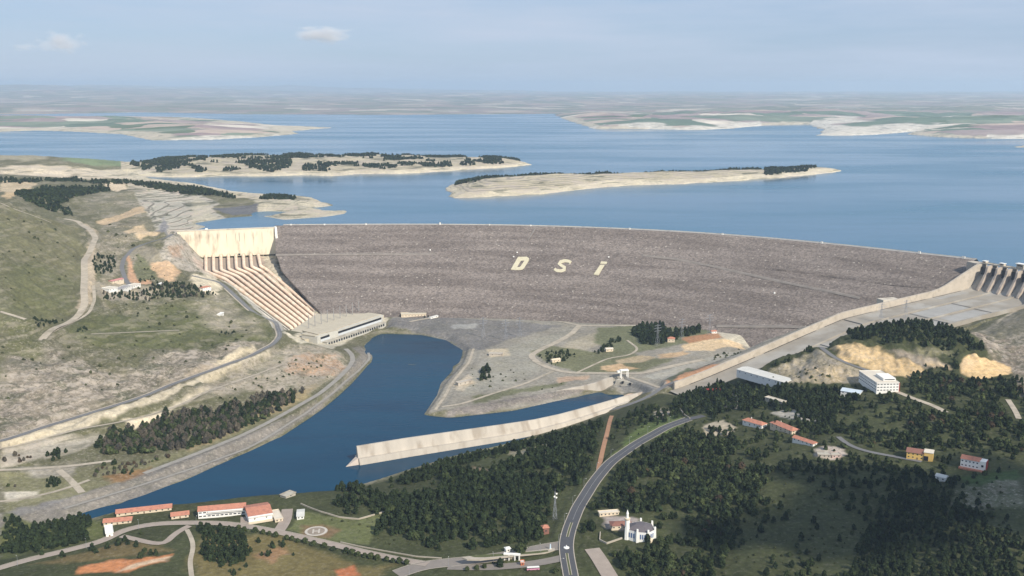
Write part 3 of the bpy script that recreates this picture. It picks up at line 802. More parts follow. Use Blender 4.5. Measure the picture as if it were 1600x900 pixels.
# near hill: ochre cuts
zone([(1215,575),(1280,548),(1300,560),(1340,575),(1390,590),(1330,600),(1230,600),(1180,600)], (.34,.285,.19), (0.8, 0.4, 0), 6, 8)
zone([(1250,580),(1290,572),(1330,582),(1340,592),(1300,600),(1250,598)], (.50,.38,.22), (0.8, 0.3, 0), 6, 8, a=.8)
zone([(1300,541),(1370,540),(1385,550),(1400,560),(1440,570),(1450,585),(1420,590),(1395,588),(1360,575),(1320,562)], ochre, (0.5, 0.3, 0), 4, 6)
zone([(1385,545),(1420,550),(1470,560),(1490,570),(1480,575),(1450,575),(1400,555)], (.30,.25,.19), (0.5, 0.3, 0), 4, 6)
zone([(1440,558),(1490,568),(1492,578),(1455,572)], (.55,.41,.24), (0.5, 0.3, 0), 4, 6)
zone([(1502,570),(1507,558),(1518,553),(1535,560),(1560,565),(1578,575),(1580,584),(1555,590),(1540,593),(1515,590),(1503,582)], (.66,.46,.24), (0.25, 0.25, 0), 2, 3)
zone([(1410,545),(1480,545),(1490,555),(1440,556)], (.19,.175,.10), (0.4, 0, 0), 5, 6)
# foreground patches
zone([(120,888),(160,878),(250,872),(270,865),(262,880),(200,895),(120,897)], (.48,.20,.085), (0.2,0,0), 4, 5)
zone([(180,895),(200,885),(270,870),(262,878)], (.55,.40,.27), (0.3,0,0), 3, 4)
zone([(310,830),(395,840),(440,838),(520,870),(560,890),(620,885),(560,920),(300,920)], (.155,.125,.05), (0.2,0,0), 8, 8)
zone([(395,868),(440,855),(450,865),(420,880)], (.32,.18,.10), (0.2,0,0), 5, 5, a=.7)
zone([(520,890),(550,885),(560,900),(530,905)], (.45,.16,.07), (0.2,0,0), 3, 3)
zone([(450,830),(470,798),(560,812),(606,800),(600,820),(570,850),(540,852),(480,840)], (.115,.125,.05), (0.15,0,0), 3, 4)
zone([(475,820),(510,818),(535,828),(520,842),(470,838)], (.20,.125,.07), (0.15,0,0), 5, 4, a=.85)
zone([(150,858),(200,845),(250,852),(270,860),(200,870),(100,880),(50,882)], (.17,.125,.055), (0.2,0,0), 5, 5, a=.8)
zone([(0,800),(160,815),(165,840),(100,858),(0,875)], (.10,.11,.04), (0.2,0,0), 5, 5)
zone([(780,700),(830,686),(880,690),(870,712),(800,718)], (.24,.22,.13), (0.7,0.2,0), 6, 8)
zone([(738,728),(765,735),(770,760),(745,752)], (.22,.15,.09), (0.3,0.1,0), 5, 6)
zone([(700,716),(760,698),(800,690),(800,700),(740,716)], (.17,.165,.08), (0.5,0.2,0), 5, 6)
zone([(1500,760),(1600,745),(1600,790),(1540,800),(1490,790)], (.13,.135,.08), (0.8,0.3,0), 8, 8, a=.8)
zone([(1500,745),(1560,735),(1600,735),(1600,750),(1510,760)], (.06,.09,.03), (0.1,0,0), 6, 8)
zone([(1000,660),(1060,650),(1070,660),(1010,690),(960,715)], (.10,.13,.04), (0.2,0,0), 4, 5)
zone([(1100,665),(1130,656),(1155,668),(1140,680),(1100,682)], (.42,.36,.27), (0.1,0,0), 3, 3)
zone([(1128,625),(1150,610),(1165,625),(1150,640),(1130,635)], (.30,.27,.23), (0.1,0,0), 3, 3)
zone([(1270,702),(1285,697),(1315,700),(1318,710),(1290,718),(1270,712)], (.52,.44,.37), (0.6,0,0), 4, 4)
zone([(940,806),(975,808),(1000,812),(975,830),(950,826)], (.34,.29,.26), (0.1,0,0), 4, 3)
zone([(1018,645),(1035,637),(1052,645),(1040,655),(1022,652)], (.40,.34,.27), (0.3,0,0), 3, 4)
zone([(1225,640),(1270,650),(1275,660),(1240,655),(1200,645)], (.46,.42,.36), (0.2,0,0), 3, 4, a=.8)

# lake country: pale drawdown ring, fields behind
ringm = (GZ > 120) & (GY > 2450)
hh = GZ - LAKE
fieldm = np.clip((GY - 5200) / 500, 0, 1)
n1 = fbm(GX, GY, 420, 4, 33)
isl = ((GY > 3200) & (GY < 5200) & (hh > -20) & (hh < 120) & (u > -0.375)) | ((GY > 4050) & (GY < 5200) & (u > -0.38))
islm = isl.astype(float)
COV[:] = COV * (1 - islm[..., None]) + np.array((.46, .40, .28)) * islm[..., None]
KND[:] = KND * (1 - islm[..., None]) + np.array((.35, 1.35, 0)) * islm[..., None]
far = fieldm[..., None]
COV[:] = COV * (1 - far) + np.array((.24, .215, .18)) * far
KND[:] = KND * (1 - far) + np.array((.15, .1, 1.0)) * far
KND[..., 2] *= np.where(GY > 12500, .5, 1.0)
def wmask(m, col, knd):
    m = np.clip(m, 0, 1)[..., None]
    COV[:] = COV * (1 - m) + np.array(col) * m; KND[:] = KND * (1 - m) + np.array(knd) * m
ring = (GY < 12000) * np.clip((13 + 10 * n1 + np.clip((GY - 5000) / 9000, 0, 1) * 14 - hh) / 3, 0, 1) * (GY > 3100) * np.clip((GY - 3100) / 400, 0, 1)
wmask(ring * 0.9, (.56, .49, .36), (.2, .9, 0))
# white bluffs on the far right shore
for L, hgt in (([(915,203),(920,199),(1020,202),(1090,204),(1140,201),(1192,197),(1180,190),(1000,190)], 34), ([(1262,195),(1290,202),(1278,213),(1390,211),(1430,207),(1500,199),(1500,188),(1290,188)], 46), ([(1540,219),(1620,220),(1620,208),(1545,210)], 25), ([(240,221),(330,221),(440,213),(430,209),(300,214)], 16)):
    p = [P(x, y, LAKE)[:2] for x, y in L]
    r0 = np.searchsorted(RY, min(q[1] for q in p)); r1 = np.searchsorted(RY, max(q[1] for q in p))
    m = np.zeros_like(GX); m[r0:r1] = inpoly(GX[r0:r1], GY[r0:r1], p)
    m = m * np.clip((hgt + 30 * n1 - hh) / 8, 0, 1)
    wmask(m, (.68, .63, .53), (.5, .8, 0))

gm = bpy.data.meshes.new("ground")
NR, NC = GX.shape
co = np.stack([GX, GY, GZ], -1).astype(np.float32).reshape(-1)
gm.vertices.add(NR * NC); gm.vertices.foreach_set("co", co)
idx = np.arange(NR * NC).reshape(NR, NC)
q = np.stack([idx[:-1, :-1], idx[:-1, 1:], idx[1:, 1:], idx[1:, :-1]], -1).reshape(-1, 4)
gm.loops.add(q.size); gm.polygons.add(len(q))
gm.loops.foreach_set("vertex_index", q.reshape(-1).astype(np.int32))
gm.polygons.foreach_set("loop_start", (np.arange(len(q)) * 4).astype(np.int32))
gm.polygons.foreach_set("use_smooth", np.ones(len(q), bool))
gm.update(calc_edges=True)
for nm, A in (("cover", COV), ("relief", KND)):
    at = gm.attributes.new(nm, 'FLOAT_COLOR', 'POINT')
    B = np.ones((NR * NC, 4), np.float32); B[:, :3] = np.clip(A.reshape(-1, 3), 0, 3)
    at.data.foreach_set("color", B.reshape(-1))

def ground_material():
    m = bpy.data.materials.new("ground_cover"); m.use_nodes = True
    t = m.node_tree; b = t.nodes['Principled BSDF']
    b.inputs['Roughness'].default_value = 0.95; b.inputs['Specular IOR Level'].default_value = 0.1
    N = t.nodes.new; Lk = t.links.new
    co = N("ShaderNodeTexCoord"); obj = co.outputs['Object']
    cov = N("ShaderNodeAttribute"); cov.attribute_name = "cover"
    knd = N("ShaderNodeAttribute"); knd.attribute_name = "relief"
    sep = N("ShaderNodeSeparateColor"); Lk(knd.outputs['Color'], sep.inputs[0])
    def noise(scale, detail=5, stretch=None, rough=.6):
        n = N("ShaderNodeTexNoise"); n.inputs['Scale'].default_value = scale; n.inputs['Detail'].default_value = detail; n.inputs['Roughness'].default_value = rough
        if stretch:
            mp = N("ShaderNodeMapping"); mp.inputs['Scale'].default_value = stretch; Lk(obj, mp.inputs[0]); Lk(mp.outputs[0], n.inputs[0])
        else: Lk(obj, n.inputs[0])
        return n.outputs[0]
    def rng(x, a, b_, c=0., d=1.):
        r = N("ShaderNodeMapRange"); r.inputs[1].default_value = a; r.inputs[2].default_value = b_; r.inputs[3].default_value = c; r.inputs[4].default_value = d
        Lk(x, r.inputs[0]); return r.outputs[0]
    def mul(a, b_):
        q = N("ShaderNodeMath"); q.operation = 'MULTIPLY'
        if isinstance(a, float): q.inputs[0].default_value = a
        else: Lk(a, q.inputs[0])
        if isinstance(b_, float): q.inputs[1].default_value = b_
        else: Lk(b_, q.inputs[1])
        return q.outputs[0]
    def mix(f, a, b_, mode='MIX'):
        q = N("ShaderNodeMixRGB"); q.blend_type = mode
        if isinstance(f, float): q.inputs[0].default_value = f
        else: Lk(f, q.inputs[0])
        for k, v in ((1, a), (2, b_)):
            if isinstance(v, tuple): q.inputs[k].default_value = (*v, 1)
            else: Lk(v, q.inputs[k])
        return q.outputs[0]
    def scale(c, f):
        q = N("ShaderNodeVectorMath"); q.operation = 'SCALE'; Lk(c, q.inputs[0]); Lk(f, q.inputs['Scale']); return q.outputs[0]
    base = cov.outputs['Color']
    patch = noise(0.012, 6); fine = noise(0.16, 7, rough=.7)
    c = scale(base, rng(patch, .3, .7, .80, 1.20))
    # tint drift between dry and green
    c = mix(mul(rng(noise(0.03, 4), .45, .7), 0.35), c, mix(1.0, c, (1.05, 1.0, .82), 'MULTIPLY'))
    c = scale(c, rng(fine, .28, .72, .62, 1.38))
    pt = noise(.021, 6, rough=.68); rough_ = rng(sep.outputs[0], .4, .95)
    c = mix(mul(rng(pt, .51, .57), mul(rough_, .6)), c, (.285, .24, .185))
    c = mix(mul(rng(pt, .46, .40), mul(rough_, .65)), c, (.085, .092, .045))
    
    # boulders and stones
    sp_ = rng(noise(0.22, 6, rough=.75), .53, .62)
    c = mix(mul(sp_, mul(sep.outputs[0], .9)), c, (.44, .385, .31))
    dk = rng(noise(0.15, 6, rough=.75), .56, .64)
    c = mix(mul(dk, mul(sep.outputs[0], .75)), c, (.085, .085, .05))
    # ledges following the contours
    st = noise(1.0, 5, (.008, .008, .16), .55)
    led = rng(st, .50, .56); led2 = rng(st, .44, .38)
    brk = rng(noise(0.05, 5), .40, .56)
    c = mix(mul(mul(led, brk), mul(sep.outputs[1], .8)), c, (.47, .40, .32))
    c = mix(mul(led2, mul(sep.outputs[1], .6)), c, (.10, .10, .065))
    # broken rock on the rough slopes
    rk = N('ShaderNodeTexNoise'); rk.inputs['Scale'].default_value = .075; rk.inputs['Detail'].default_value = 9; rk.inputs['Roughness'].default_value = .72; rk.inputs['Distortion'].default_value = 1.4; Lk(obj, rk.inputs[0])
    c = mix(mul(rng(rk.outputs[0], .53, .60), mul(rng(sep.outputs[0], .5, 1.), .65)), c, (.44, .38, .31))
    c = mix(mul(rng(rk.outputs[0], .46, .40), mul(rng(sep.outputs[0], .5, 1.), .65)), c, (.075, .078, .045))
    # dark level bands: bench shade painted on cut terraces, drawdown rings on shores
    wv = N("ShaderNodeTexWave"); wv.wave_type = 'BANDS'; wv.bands_direction = 'Z'; wv.inputs['Scale'].default_value = .0785; wv.inputs['Distortion'].default_value = .5; wv.inputs['Detail'].default_value = 2; wv.inputs['Detail Scale'].default_value = .3; Lk(obj, wv.inputs[0])
    tz = mul(rng(wv.outputs['Fac'], .55, .8), rng(sep.outputs[1], 1.0, 1.6, 0, .95))
    c = mix(tz, c, (.19, .17, .135))
    # fields in the far country
    mp = N("ShaderNodeMapping"); mp.inputs['Scale'].default_value = (.0011, .0016, 0); mp.inputs['Rotation'].default_value = (0, 0, .4); Lk(obj, mp.inputs[0])
    wn_ = N("ShaderNodeTexNoise"); wn_.inputs['Scale'].default_value = .0012; wn_.inputs['Detail'].default_value = 4; Lk(obj, wn_.inputs[0])
    ad = N("ShaderNodeVectorMath"); ad.operation = 'MULTIPLY_ADD'; Lk(wn_.outputs['Color'], ad.inputs[0]); ad.inputs[1].default_value = (1.2, 1.2, 0); Lk(mp.outputs[0], ad.inputs[2])
    vo = N("ShaderNodeTexVoronoi"); vo.inputs['Scale'].default_value = 1.6; Lk(ad.outputs[0], vo.inputs[0])
    sv = N("ShaderNodeSeparateColor"); Lk(vo.outputs['Color'], sv.inputs[0])
    rp = N("ShaderNodeValToRGB"); e = rp.color_ramp.elements
    rp.color_ramp.interpolation = 'CONSTANT'
    e[0].position = 0; e[0].color = (.13, .17, .11, 1)
    e[1].position = .2; e[1].color = (.33, .26, .23, 1)
    for p_, cl in ((.38, (.19, .22, .15, 1)), (.55, (.46, .36, .28, 1)), (.7, (.30, .22, .20, 1)), (.82, (.62, .55, .44, 1)), (.9, (.12, .15, .08, 1))):
        x = e.new(p_); x.color = cl
    Lk(sv.outputs[0], rp.inputs[0])
    fc = scale(rp.outputs[0], rng(noise(.004, 6), .3, .7, .75, 1.3))
    c = mix(sep.outputs[2], c, fc)
    c = scale(c, rng(sep.outputs[2], 0., .5, 1., 1.0))
    Lk(c, b.inputs['Base Color'])
    bp = N("ShaderNodeBump"); bp.inputs['Distance'].default_value = 3.2; Lk(noise(.09, 8, rough=.7), bp.inputs['Height'])
    Lk(rng(sep.outputs[0], 0, 1, .25, 1.), bp.inputs['Strength'])
    Lk(bp.outputs[0], b.inputs['Normal'])
    return m
gm.materials.append(ground_material())
g = bpy.data.objects.new("ground", gm); COL.objects.link(g); tag(g, kind='structure')

# ------------------------------------------------------------------ water
def water(name, col, rough, wind, nscale, bump, spec=0.5):
    m = bpy.data.materials.new(name); m.use_nodes = True
    t = m.node_tree; b = t.nodes['Principled BSDF']; N = t.nodes.new; Lk = t.links.new
    b.inputs['IOR'].default_value = 1.333
    b.inputs['Specular IOR Level'].default_value = spec
    co = N("ShaderNodeTexCoord")
    mp = N("ShaderNodeMapping"); mp.inputs['Scale'].default_value = (.6, 2.0, 1); mp.inputs['Rotation'].default_value = (0, 0, .25); Lk(co.outputs['Object'], mp.inputs[0])
    n = N("ShaderNodeTexNoise"); n.inputs['Scale'].default_value = wind; n.inputs['Detail'].default_value = 6; n.inputs['Roughness'].default_value = .55; Lk(mp.outputs[0], n.inputs[0])
    r = N("ShaderNodeMapRange"); r.inputs[1].default_value = .35; r.inputs[2].default_value = .65; r.inputs[3].default_value = rough[0]; r.inputs[4].default_value = rough[1]; Lk(n.outputs[0], r.inputs[0]); Lk(r.outputs[0], b.inputs['Roughness'])
    mx = N("ShaderNodeMixRGB"); mx.inputs[1].default_value = (*col[0], 1); mx.inputs[2].default_value = (*col[1], 1)
    r2 = N("ShaderNodeMapRange"); r2.inputs[1].default_value = .3; r2.inputs[2].default_value = .7; Lk(n.outputs[0], r2.inputs[0]); Lk(r2.outputs[0], mx.inputs[0]); Lk(mx.outputs[0], b.inputs['Base Color'])
    n2 = N("ShaderNodeTexNoise"); n2.inputs['Scale'].default_value = nscale; n2.inputs['Detail'].default_value = 5; Lk(mp.outputs[0], n2.inputs[0])
    bp = N("ShaderNodeBump"); bp.inputs['Distance'].default_value = bump; bp.inputs['Strength'].default_value = 1; Lk(n2.outputs[0], bp.inputs['Height']); Lk(bp.outputs[0], b.inputs['Normal'])
    return m
M_lake = water("lake_water", ((.018, .092, .165), (.048, .150, .220)), (.07, .28), .0011, .05, .28)
M_river = water("river_water", ((.001, .030, .066), (.002, .048, .092)), (.08, .26), .008, .09, .30, .14)
cr = [(CREST[i, 0], CREST[i, 1]) for i in range(0, len(CREST), 4)]
front = [(-62000, 2950), (-2600, 2950), (-1500, 2850), (-1080, 2800), (-940, 2680), (-830, 2520)] + [(x, y + 4) for x, y in cr if x > -790 and x < 935] + [(1000, 1965), (1075, 1885), (1300, 1810), (2000, 1780), (3200, 1650), (62000, 1650)]
wm_ = MB(); nv = len(front)
ylv = [None, 3600, 5000, 9000, 20000, 63000]
vs = []
for yy in ylv:
    for x, y in front: vs.append((x, y if yy is None else yy, LAKE))
fs = []
for j in range(len(ylv) - 1):
    for i in range(nv - 1): fs.append((j * nv + i, j * nv + i + 1, (j + 1) * nv + i + 1, (j + 1) * nv + i))
wm_.add(vs, fs); wm_.build("lake_water", M_lake, kind='structure')
rp_ = MB(); rp_.add([(-2600, 900, 0), (200, 900, 0), (500, 1500, 0), (420, 1640, 0), (330, 1720, 0), (-120, 2080, 0), (-330, 2130, 0), (-900, 1800, 0)], [tuple(range(8))])
rp_.build("river_water", M_river, kind='structure')

# ------------------------------------------------------------------ haze
hm = bpy.data.materials.new("haze"); hm.use_nodes = True
t = hm.node_tree; t.nodes.clear()
o_ = t.nodes.new("ShaderNodeOutputMaterial"); pv = t.nodes.new("ShaderNodeVolumePrincipled")
pv.inputs['Color'].default_value = (.68, .84, 1.0, 1)
pv.inputs['Density'].default_value = 3.5e-5
pv.inputs['Anisotropy'].default_value = 0.2
t.links.new(pv.outputs[0], o_.inputs['Volume'])
hb = MB(); hb.box((0, 31500, 370), (126000, 66000, 760)); hb.build("haze", hm, kind='stuff')

# ------------------------------------------------------------------ road surfaces
M_asph = mat("asphalt", (.085, .085, .09), .9, .12, .05)
M_asph2 = mat("worn_asphalt", (.17, .165, .16), .9, .12, .05)
M_dirt = mat("dirt_track", (.42, .36, .275), .95, .2, .08, spots=(.3, .26, .19), spot_scale=.05)
M_bank = mat("bank_gravel", (.30, .275, .235), .95, .15, .08)
M_drive = mat("driveway_concrete", (.34, .28, .23), .9, .12, .1)
M_kerb = mat("kerb_concrete", (.40, .35, .28), .85, .1, .2)
M_paint = mat("road_paint", (.42, .41, .39), .7, .05, .2)
M_red = mat('red_earth', (.36, .20, .115), .95, .15, .08)
M_plaza = mat('worn_plaza', (.235, .205, .175), .9, .14, .08)
MR = {'road': M_asph, 'dirt_road': M_dirt, 'bank_road': M_bank, 'driveway': M_drive}
lifts = {}
for i, (k, r) in enumerate(RT.items()):
    mb = MB(); lift = 0.30 + 0.012 * i
    r.strip(mb, -r.w / 2, r.w / 2, lift)
    o = mb.build(r.name, M_plaza if k in ('entry', 'entry2') else M_red if k == 'firebreak' else M_asph2 if k in ('left', 'crestroad', 'hillroad', 'villa2', 'chute_road') else MR[r.name], kind='structure')
    if r.kerb:
        for s in (-1, 1):
            mb = MB(); a, b = sorted((s * r.w / 2, s * (r.w / 2 + 1.0)))
            r.strip(mb, a, b, lift + .14)
            mb.build("kerb", M_kerb, kind='structure')
# centre reserve of the main road and its paint
r = RT['main']; L = len(r.A)
cum = np.concatenate([[0], np.cumsum(np.hypot(*np.diff(r.A, axis=0).T))])
def idx_near(rt, px, py):
    x, y, _ = cast(px, py); return int(np.argmin((rt.A[:, 0] - x) ** 2 + (rt.A[:, 1] - y) ** 2))
for a, b in (((894, 899), (886, 866)), ((888, 838), (894, 818))):
    i0, i1 = sorted((idx_near(r, *a), idx_near(r, *b)))
    mb = MB(); r.strip(mb, -1.6, 1.6, .62, i0, i1 + 1); mb.build("kerb", M_kerb, kind='structure')
    mb = MB(); r.strip(mb, -.9, .9, .66, i0, i1 + 1); mb.build("verge", mat("verge_grass", (.09, .10, .04), .95), kind='structure')
i0 = idx_near(r, 896, 812)
mb = MB(); r.strip(mb, -.13, .13, .64, i0, L)
for s in (-1, 1): r.strip(mb, s * 7.3 - .15, s * 7.3 + .15, .64, 0, L)
mb.build("road_marking", M_paint, kind='structure')
r = RT['left']; mb = MB(); r.strip(mb, -.12, .12, .42); mb.build("road_marking", M_paint, kind='structure')
r = RT['left']; mb = MB(); r.strip(mb, -7.5, -4.6, .34, 0, 150); mb.build("verge", M_dirt, kind='structure')

# ------------------------------------------------------------------ the rockfill dam
def rockfill():
    m = bpy.data.materials.new("rockfill"); m.use_nodes = True
    t = m.node_tree; b = t.nodes['Principled BSDF']; N = t.nodes.new; Lk = t.links.new
    b.inputs['Roughness'].default_value = .95; b.inputs['Specular IOR Level'].default_value = .1
    co = N("ShaderNodeTexCoord"); obj = co.outputs['Object']
    def noise(s, d=5, r=.6, st=None):
        n = N("ShaderNodeTexNoise"); n.inputs['Scale'].default_value = s; n.inputs['Detail'].default_value = d; n.inputs['Roughness'].default_value = r
        if st:
            mp = N("ShaderNodeMapping"); mp.inputs['Scale'].default_value = st; Lk(obj, mp.inputs[0]); Lk(mp.outputs[0], n.inputs[0])
        else: Lk(obj, n.inputs[0])
        return n.outputs[0]
    def rng(x, a, b_, c=0., d=1.):
        r = N("ShaderNodeMapRange"); r.inputs[1].default_value = a; r.inputs[2].default_value = b_; r.inputs[3].default_value = c; r.inputs[4].default_value = d
        Lk(x, r.inputs[0]); return r.outputs[0]
    def mix(f, a, b_):
        q = N("ShaderNodeMixRGB")
        Lk(f, q.inputs[0])
        for k, v in ((1, a), (2, b_)):
            if isinstance(v, tuple): q.inputs[k].default_value = (*v, 1)
            else: Lk(v, q.inputs[k])
        return q.outputs[0]
    c = mix(rng(noise(.008, 5), .35, .65), (.202, .169, .145), (.242, .203, .173))
    c = mix(rng(noise(1., 4, .5, (.004, .004, .09)), .42, .62), c, (.158, .130, .110))
    vo = N("ShaderNodeTexVoronoi"); vo.inputs['Scale'].default_value = .30; Lk(obj, vo.inputs[0])
    sv = N("ShaderNodeSeparateColor"); Lk(vo.outputs['Color'], sv.inputs[0])
    sc = N("ShaderNodeVectorMath"); sc.operation = 'SCALE'; Lk(c, sc.inputs[0]); Lk(rng(sv.outputs[0], 0, 1, .68, 1.34), sc.inputs['Scale']); c = sc.outputs[0]
    c = mix(rng(sv.outputs[1], .990, .994), c, (.42, .37, .31))
    c = mix(rng(noise(.3, 5, .8), .62, .74), c, (.27, .235, .20))
    c = mix(rng(noise(.22, 5, .8), .41, .34), c, (.085, .078, .078))
    Lk(c, b.inputs['Base Color'])
    bp = N("ShaderNodeBump"); bp.inputs['Distance'].default_value = 1.6; Lk(noise(.25, 6, .7), bp.inputs['Height']); Lk(bp.outputs[0], b.inputs['Normal'])
    return m
M_rf = rockfill()
dam = empty("dam", (0, 0, 0), label="huge grey brown rockfill dam embankment curving across the valley and holding back the lake", cat="dam")
i_lo = int(np.argmin(np.abs(CREST[:, 0] + 580))); i_hi = len(CREST) - 1
i_hi = int(np.argmin(np.abs(CREST[:, 0] - 932)))
i_lo2 = int(np.argmin(np.abs(CREST[:, 0] + 720)))
def dam_strip(d0, d1, lift0, lift1, nseg, i0=i_lo, i1=i_hi):
    vs = []; n = i1 - i0 + 1
    for j in range(nseg + 1):
        d = d0 + (d1 - d0) * j / nseg
        for i in range(i0, i1 + 1):
            vs.append((CREST[i, 0] + CN[i, 0] * d, CREST[i, 1] + CN[i, 1] * d, CREST_Z - max(d, 0) / SLOPE + lift0 + (lift1 - lift0) * j / nseg))
    fs = [(j * n + i, j * n + i + 1, (j + 1) * n + i + 1, (j + 1) * n + i) for j in range(nseg) for i in range(n - 1)]
    return vs, fs
vs, fs = dam_strip(0, 402, 0, 0, 60, i_lo2)
A = np.array(vs); nz = fbm(A[:, 0], A[:, 1], 45, 4, 77) * 1.6
edge = np.clip(np.abs(CREST_Z - A[:, 2]) / 6, 0, 1)
A[:, 2] += nz * edge
AX = np.array([p[1] for p in ABUT][::-1]); AXX = np.array([p[0] for p in ABUT][::-1])
xb = np.interp(A[:, 1], AX, AXX) - 3
A[:, 0] = np.where(A[:, 0] < xb, xb, A[:, 0])
keepv =  (((A[:, 0] - 924) * .482 + (A[:, 1] - 1981) * -.876) < 2)
fs = [f for f in fs if all(keepv[k] for k in f) and len({(round(A[k, 0], 2), round(A[k, 1], 2)) for k in f}) > 2]
mb = MB(); mb.add(A.tolist(), [f[::-1] for f in fs])
mb.build("downstream_face", M_rf, dam, smooth=True)
# upstream face and crest
vs = []; n = i_hi - i_lo + 1
for d, z in ((0, 169), (-14, 169), (-14.01, 168.9), (-60, 145)):
    for i in range(i_lo, i_hi + 1): vs.append((CREST[i, 0] + CN[i, 0] * d, CREST[i, 1] + CN[i, 1] * d, z))
mb = MB(); mb.add(vs, [(j * n + i, j * n + i + 1, (j + 1) * n + i + 1, (j + 1) * n + i) for j in (0, 2) for i in range(n - 1)])
mb.build("upstream_face", M_rf, dam)
M_cr = mat("crest_gravel", (.36, .34, .31), .9, .1, .1)
vs, fs = dam_strip(-13.5, -1.5, .0, .0, 1); vs = [(x, y, 169.3) for x, y, z in vs]
mb = MB(); mb.add(vs, fs); mb.build("crest_road", M_cr, dam)
M_conc = mat("pale_concrete", (.58, .52, .42), .85, .14, .04, spots=(.44, .38, .30), spot_scale=.07, spot_thr=.58)
vs = []
for i in range(i_lo, i_hi + 1):
    for d, z in ((-13.4, 169.3), (-13.4, 170.5), (-13.9, 170.5), (-13.9, 169.3)): vs.append((CREST[i, 0] + CN[i, 0] * d, CREST[i, 1] + CN[i, 1] * d, z))
mb = MB(); mb.add(vs, [(4 * i + k, 4 * i + (k + 1) % 4, 4 * i + 4 + (k + 1) % 4, 4 * i + 4 + k) for i in range(n - 1) for k in range(3)])
mb.build("parapet", M_conc, dam)
def face_track(L, w, name="bench_track", m=None, lift=.9):
    ps = [dam_cast(x, y) for x, y in L]; q = smooth_line([p[:2] for p in ps], 8, 12)
    zs = np.array([CREST_Z - dam_d(a, b) / SLOPE for a, b in q])
    for _ in range(10): zs[1:-1] = (zs[:-2] + 2 * zs[1:-1] + zs[2:]) / 4
    vs = []
    tt = np.gradient(q, axis=0); tt /= np.linalg.norm(tt, axis=1)[:, None]
    for (x, y), z, tv in zip(q, zs, tt):
        nx, ny = tv[1], -tv[0]
        for o, dz in ((-w / 2 , 1.0), (w / 2, 1.0), (w / 2 + 3, -2.2)):
            vs.append((x + nx * o, y + ny * o, z + lift + dz))
    fs = []
    for i in range(len(q) - 1):
        for k in range(2): fs.append((3 * i + k, 3 * i + k + 1, 3 * i + 4 + k, 3 * i + 3 + k))
    mb = MB(); mb.add(vs, fs); return mb.build(name, m or M_tr, dam)
M_tr = mat("bench_gravel", (.235, .205, .175), .95, .2, .08)
face_track([(431,398.5),(500,397.5),(600,397),(680,397)], 3)
face_track([(1005,399),(1060,405),(1120,417),(1180,431),(1240,444),(1300,456),(1345,466)], 4)
face_track([(838,356),(832,366),(825,376)], 4)
face_track([(1210,420),(1300,431),(1400,445),(1480,450)], 3, m=M_rf)
face_track([(1120,509.5),(1180,510),(1240,510),(1275,513),(1296,514)], 7)
dam['label'] = "huge grey brown rockfill dam embankment curving across the valley and holding back the lake"

# the three letters laid out in pale stone on the face
M_let = mat("limewashed_stone", (.58, .52, .36), .9, .15, .3)
def flat_on_face(name, rings, label, off=1.7):
    """rings: list of quads in photo pixels"""
    mb = MB()
    for q in rings:
        vs = []
        for x, y in q: vs.append(dam_cast(x, y, off))
        vs2 = [(a, b, c - 2.6) for a, b, c in vs]
        n = len(q); mb.add(vs + vs2, [tuple(range(n))] + [tuple(range(2 * n - 1, n - 1, -1))] + [(i, (i + 1) % n, n + (i + 1) % n, n + i) for i in range(n)])
    return mb.build(name, M_let, label=label, cat="letter", group="stone letters on the dam face")
def Z1(x, y): return (780 + x / 8.889, 390 + y / 8.889)
D_o = [Z1(*p) for p in [(162,272),(262,100),(385,98),(415,120),(410,150),(345,255),(315,275),(235,278)]]
D_i = [Z1(*p) for p in [(248,240),(303,150),(345,148),(350,150),(348,158),(295,232),(285,240),(268,242)]]
flat_on_face("letter_d", [(D_o[i], D_o[(i + 1) % 8], D_i[(i + 1) % 8], D_i[i]) for i in range(8)], "pale stone letter D on the dam face, leftmost of the three")
S_c = [(992,178),(965,158),(905,150),(855,165),(833,195),(868,222),(908,245),(905,275),(860,292),(800,288),(765,266)]
qs = []; W_ = 19
offs = []
for i, (x, y) in enumerate(S_c):
    a = S_c[max(0, i - 1)]; b = S_c[min(len(S_c) - 1, i + 1)]; dx, dy = b[0] - a[0], b[1] - a[1]; l = math.hypot(dx, dy)
    nx, ny = -dy / l, dx / l
    k = W_ * (1 + .35 * abs(nx))
    offs.append((Z1(x + nx * k, y + ny * W_), Z1(x - nx * k, y - ny * W_)))
for a, b in zip(offs[:-1], offs[1:]): qs.append((a[0], b[0], b[1], a[1]))
flat_on_face("letter_s", qs, "pale stone letter S on the dam face, middle of the three")
flat_on_face("letter_i", [[Z1(*p) for p in [(1418,162),(1500,168),(1490,196),(1403,190)]], [Z1(*p) for p in [(1400,212),(1462,212),(1378,350),(1312,340)]]], "pale stone dotted letter I on the dam face, rightmost of the three")
M_mk = mat("white_paint", (.82, .80, .74), .7, .05, .3)
def marker(px, py, w=3.2, h=2.2):
    x, y, z = dam_cast(px, py, 0)
    mb = MB(); mb.lathe([(w * .62, -1.5), (w * .6, h * .7), (w * .42, h), (.05, h * 1.15)], 8)
    o = mb.build("survey_marker", M_mk, label="small white concrete marker on the dam face", cat="marker", group="white markers on the dam face")
    o.location = (x, y, z); return o
for p in ((808,395),(802.5,401.5),(951,402),(672,391),(1210,458)): 
    if p[1] < 500: marker(*p)
mb = MB()
q = [dam_cast(x, y, 1.2) for x, y in ((1226,530),(1234,525),(1237,523),(1236,527),(1229,530),(1219,532))]
mb.add(q + [(a, b, c - 2) for a, b, c in q], [tuple(range(6)), (0, 1, 7, 6), (1, 2, 8, 7), (2, 3, 9, 8), (3, 4, 10, 9), (4, 5, 11, 10), (5, 0, 6, 11)])
